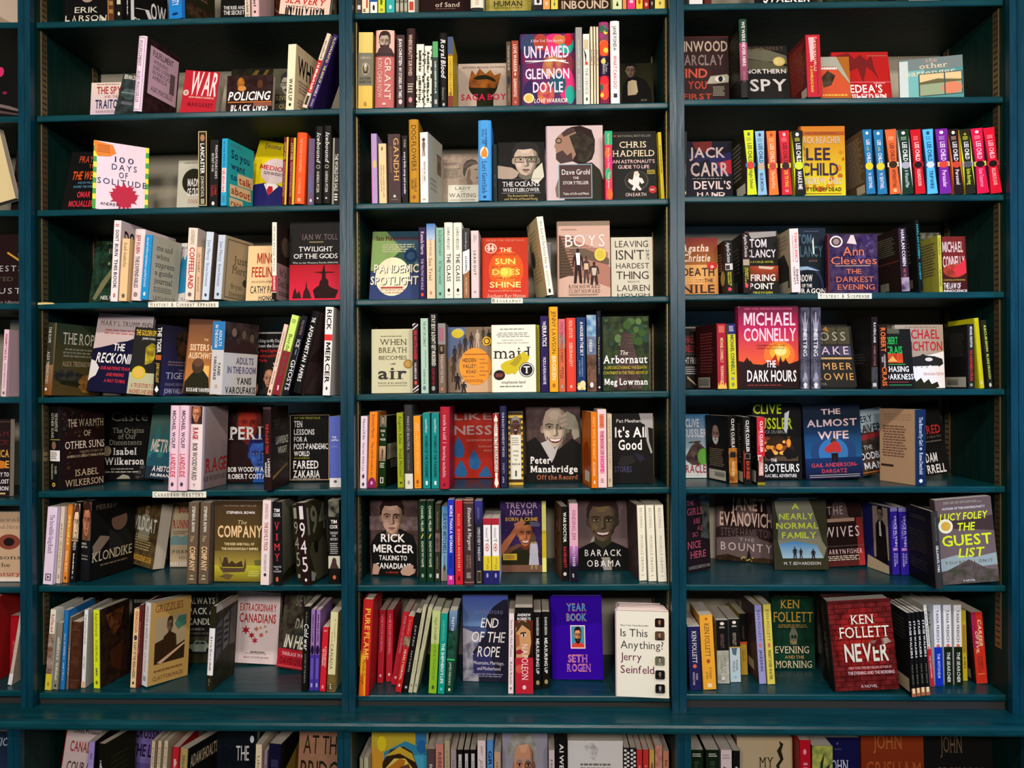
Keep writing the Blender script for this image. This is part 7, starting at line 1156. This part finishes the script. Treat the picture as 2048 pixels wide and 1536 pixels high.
S 347 412 193 b564 dx=-8 / black topped spine with blue white foot / #bcc; @r|0 100 0 44 #111; @e|32 68 3 8 #edc; @l|26 74 10 13 2 #ddb; KEN FOLLETT|22 42 34 64 #ba8 s; @p|20 46 70 46 60 58 30 56 #567; @r|0 100 44 46 #b95; WINTER|64 82 56 74 #466 s; WORLD|66 84 28 46 #466 s; @r|36 60 90 94 #8bd
S 414 456 162 b522 dx=-10 / black topped spine with golden foot / #b93; @r|0 100 0 46 #111; KEN FOLLETT|20 42 36 62 #654 s; @r|0 100 46 50 #c52; FALL OF|58 78 54 72 #652 s; GIANTS|60 78 28 46 #652 s
R 432 512 554 114 b575 118 dx=-26 / lilac spine with serif capitals and dark back / #99c; KEN FOLLETT|6 46 34 68 #446 s; @e|32 68 48 54 #c76; JACKDAWS|57 84 34 68 #324 b / #433 / #433; @r|20 70 76 88 #ba8
S 562 610 110 b577 dx=-24 / pale yellow spine with serif capitals / #dc5; KEN FOLLETT|6 46 34 68 #664 s; @e|32 68 48 54 #c76; NIGHT OVER WATER|57 94 34 68 #443 b
F 596 840 44 b490 tl=2 h / dark green cover with gold lettering and a helmet emblem / #132 / #143~132; 1 NEW YORK TIMES BESTSELLER|8 88 2 5 #765 b; KEN|20 66 9 20 #da4 s; FOLLETT|2 97 25 38 #da4 s; @l|12 88 41 46 2 #a84; @p|42 64 40 54 46 46 54 46 60 54 58 64 54 68 46 68 #776; @e|44 50 55 60 #132; @e|51 57 55 60 #132; THE|40 58 63 67 #ca6 s; EVENING|6 86 70 79 #edb s; AND THE|28 74 82 86 #da6 s; MORNING|6 92 89 98 #edb s
F 955 1328 95 b622 t=6 y=-5 tl=2 dx=-44 h / huge dark red cover with a brick texture and white title / #111; KEN FOLLETT|6 30 34 66 #544 s; NEVER|36 66 26 74 #655 b / #511~722; @e|8 94 8 84 #711~922; @e|20 84 16 66 #a22~821; @k|0 100 3 100 17 5 .7 #300; KEN|34 70 16 26 #eed s; FOLLETT|14 92 29 41 #eed s; NEVER|20 88 48 67 #ddc b; @p|60 46 88 42 94 47 80 50 62 52 #a98~611; 1 NEW YORK TIMES BESTSELLING AUTHOR OF|24 90 73 75.5 #dbb; THE EVENING AND THE MORNING|22 94 78 81.5 #dbb b; A NOVEL|40 66 93 96 #dcc; @r|0 100 0 1.5 #411
F 915 1180 60 b560 t=4.6 y=-5 tl=2 dx=-38 h / dark red thick book behind the huge brick red cover / #111; NEVER|36 66 26 74 #655 b / #511~722
R 1330 1400 1424 158 b650 116 dx=-26 / slim black spine with white scrawled capitals, first of four / #111; STAGE WALKERS|10 54 34 78 #eee b; MAX SEECK|62 86 36 64 #887; @r|0 100 90 100 #a64; @r|20 80 90 96 #eda / #111 / #111; @l|10 90 8 36 6 #333; @r|8 92 80 96 #ba8
S 1427 1450 156 b646 dx=-28 / slim black spine with white scrawled capitals, second of four / #111; STAGE WALKERS|10 54 34 78 #eee b; MAX SEECK|62 86 36 64 #887; @r|0 100 90 100 #a64; @r|20 80 90 96 #eda
S 1453 1478 152 b642 dx=-30 / slim black spine with white scrawled capitals, third of four / #111; STAGE WALKERS|10 54 34 78 #eee b; MAX SEECK|62 86 36 64 #887; @r|0 100 90 100 #a64; @r|20 80 90 96 #eda
S 1481 1506 150 b640 dx=-32 / slim black spine with white scrawled capitals, fourth of four / #111; STAGE WALKERS|10 54 34 78 #eee b; MAX SEECK|62 86 36 64 #887; @r|0 100 90 100 #a64; @r|20 80 90 96 #eda
S 1508 1530 112 b590 dx=-42 / white spine with red foot beside the four black ones / #eed; TANA FRENCH|6 48 36 68 #557 b; @e|30 72 50 56 #d76; @r|0 100 54 100 #c23; THE TRESPASSER|62 90 36 66 #edd b
S 1534 1582 112 b587 dx=-12 / white spine with violet capitals and royal blue foot / #eee; TANA FRENCH|6 46 36 68 #657 b; @e|30 72 48 55 #d76; @r|0 100 52 100 #13b; THE WITCH ELM|60 90 36 66 #cde b
S 1588 1638 112 b583 dx=-8 / white spine with dark green foot, first of two / #eee; TANA FRENCH|6 46 36 68 #567 b; @e|30 72 48 55 #d76; @r|0 100 52 100 #121; THE SEARCHER|58 96 34 70 #eee bi
S 1644 1694 112 b583 dx=-4 / white spine with dark green foot, second of two / #eee; TANA FRENCH|6 46 36 68 #567 b; @e|30 72 48 55 #d76; @r|0 100 52 100 #121; THE SEARCHER|58 96 34 70 #eee bi
S 1702 1732 144 b557 dx=-8 / slim mustard yellow spine with brown mark / #cb2; @r|20 80 20 60 #a83; @v|66 82 34 66 #764
R 1720 1785 1852 155 b574 116 dx=-30 / red spine with cream slanted capitals in two lines / #c32; @r|0 40 0 50 #a25; CAREER|10 48 52 80 #edb bi; OF EVIL|26 58 24 46 #edb bi; ROBERT|62 80 54 70 #622; GALBRAITH|62 84 30 44 #622; @r|20 80 86 87 #e95 / #321 / #211; @r|10 70 70 80 #776; @r|10 80 84 97 #998
== M8
S 113 196 285 2 / dark green spine with pale top lettering, first of two / #121; @l|20 84 4 9 2 #ccb; @v|14 60 30 66 #343
S 206 287 285 2 / dark green spine with pale top lettering, second of two / #121; @l|20 84 4 9 2 #ccb; @v|14 60 30 66 #343
S 293 360 285 2 / white spine with a large black script word / #dcc; @l|14 84 5 12 2 #a99; lovely|20 60 24 72 #222 si
S 364 406 290 2 / narrow black spine beside the white script spine / #111; @v|20 44 34 66 #ccc
F 390 712 212 7 t=4.5 tl=1 / tan cover with a black lightning crack and serif capitals / #a87 / #ba8; MY|40 66 24 36 #221 s; HEART IS|26 92 48 64 #221 s; @p|76 4 84 8 80 16 84 26 76 34 80 44 74 52 76 62 72 50 76 42 70 34 78 26 72 16 78 10 #221
S 757 822 228 2 dx=-6 / glossy red spine with a pale round emblem / #b12; @e|30 60 10 16 #e9a; @l|30 70 24 34 2 #e9a; C|50 60 30 60 #fdd
S 826 948 262 2 w=16 / broad spine of yellow green palm leaves on black / #332; @r|0 100 0 100 #bb5~784; @p|30 60 40 20 60 8 50 30 90 20 60 44 96 50 50 56 60 90 40 60 #232; @p|0 60 40 50 30 80 #121
F 905 1115 214 9 tl=2 / navy blue cover with white serif capitals / #112 / #114; @e|36 42 6 9 #557; @r|30 50 14 15 #557; JOHN|14 68 28 42 #dde s; GRISHAM|4 96 60 74 #dde s
F 1135 1500 165 8 tl=3 t=3 / rust brown cover with dim serif capitals / #721 / #831>621; JOHN|20 66 6 22 #a63 s; GRISHAM|8 96 36 54 #a52 s; SOOLEY|24 88 76 92 #a52 s
F 1495 1995 165 8 tl=3 t=3 / black cover with dim gold capitals and white violet spikes / #111 / #111; JOHN|24 56 8 26 #654 s; GRISHAM|16 86 42 60 #654 s; @p|10 100 11 54 20 74 24 64 30 80 36 72 44 88 52 76 60 90 68 72 76 84 79 56 82 80 80 100 #dcf; @p|14 100 18 82 30 92 46 96 60 94 76 90 78 100 #449
== X0
F -70 37 -60 6 tl=3 / cream cover seen beside the upright / #cba / #ba9; @r|0 20 30 100 #876; @p|30 100 30 70 96 100 #987
== X1
F -75 40 135 8 tl=6 / black cover with grey arcs and pink flecks / #111 / #111; @p|0 66 40 70 80 80 100 88 100 92 70 84 30 76 0 74 #766; @p|0 80 40 84 98 96 98 99 30 90 0 86 #544; @e|66 74 50 56 #824; @e|54 66 0 20 #c36; @e|50 56 66 70 #824
== X2
F -60 35 282 6 tl=3 dx=-40 / cream leaning cover with worn edge / #dca / #dc9; @r|0 100 0 4 #ba8; @e|50 60 10 14 #987
S 20 36 300 10 dx=14 / dark spine with red flower behind the cream cover / #211; @e|10 90 50 70 #833; @e|20 70 70 84 #643
== X3
F -85 42 468 10 tl=4 / black cover with wide spaced pale capitals / #111 / #211; @p|76 26 96 38 96 41 74 28 #c93; THE|92 99 29 34 #aaa; FORESTS|30 99 46 54 #bbb w; HAUNTED|20 86 62 68 #554; GAUST|34 99 78 86 #bbb w; Lucy Adlington|60 99 96 100 #999 s
== X4
S 2 13 658 5 dx=8 / white leaning spine with red capitals / #ecd; WINNERS TAKE ALL|6 46 30 70 #a33 b; ANAND GIRIDHARADAS|50 88 32 66 #a77; @e|30 70 92 97 #766
F 14 60 640 19 tl=4 t=1.5 w=14 / grey cover tucked behind the leaning white spine / #777 / #776; @r|20 60 30 36 #333; @l|10 70 60 90 5 #444
== X5
F -110 44 838 8 tl=2 / black cover with orange, maroon and white capitals / #111 / #211; @r|0 100 3 4 #543; GRAHAM|40 98 16 22 #622 s; HANCOCK|40 98 27 33 #622 s; AMERICA|58 99 40 49 #da4 bs; BEFORE|52 99 54 63 #da4 bs; @e|82 94 54 64 #c72; THE KEY TO|66 99 69 74 #eee bs; EARTH'S LOST|56 99 78 83 #eee bs; CIVILIZATION|48 99 87 92 #eee bs; @r|80 94 95 97 #cb8; @r|0 100 98 100 #322
== X6
F -96 42 1024 9 tl=2 / tan cover with a purple eye and thin lettering / #ba8 / #ca8; Yuval|54 96 8 13 #876 s; Noah Harari|60 99 18 24 #876 s; @e|66 98 32 54 #843; @e|74 90 37 49 #211; 21 Lessons|28 99 62 68 #443 s; for the|44 84 73 79 #443 s; 21st Century|30 99 86 92 #a33 s; @r|0 100 94 100 #edc
== X7
S -30 -8 1190 6 dx=30 / red spine leaning against the pink one / #a22
S -6 2 1185 7 dx=34 / dusty pink spine leaning towards the upright / #cba; @r|0 100 88 100 #eee
S 22 40 1230 12 dx=4 / crimson spine behind the leaning pink one / #a12; @v|40 60 30 66 #c55
== X8
F -90 30 1462 8 tl=4 / dark blue cover with pale slanted capitals / #124 / #123>346; FICTION|40 98 8 18 #9ab bi; @p|60 100 90 60 98 70 80 100 #458
"""  # glare on the train-window and glossy black covers is painted into their colour
for _sec in re.split(r'^== *', DATA, flags=re.M)[1:]:
    _rows = [q for q in _sec.split('\n') if q.strip()]
    _key = _rows[0].strip()
    _sh, _where, _group = SHELVES[_key]
    settle([place(_sh, _ln, _where, _group) for _ln in _rows[1:]], *INSIDE[_key[0]])
if bpy.app.debug_value == 77:
    for _q in REPORT: print('PLACE', _q)
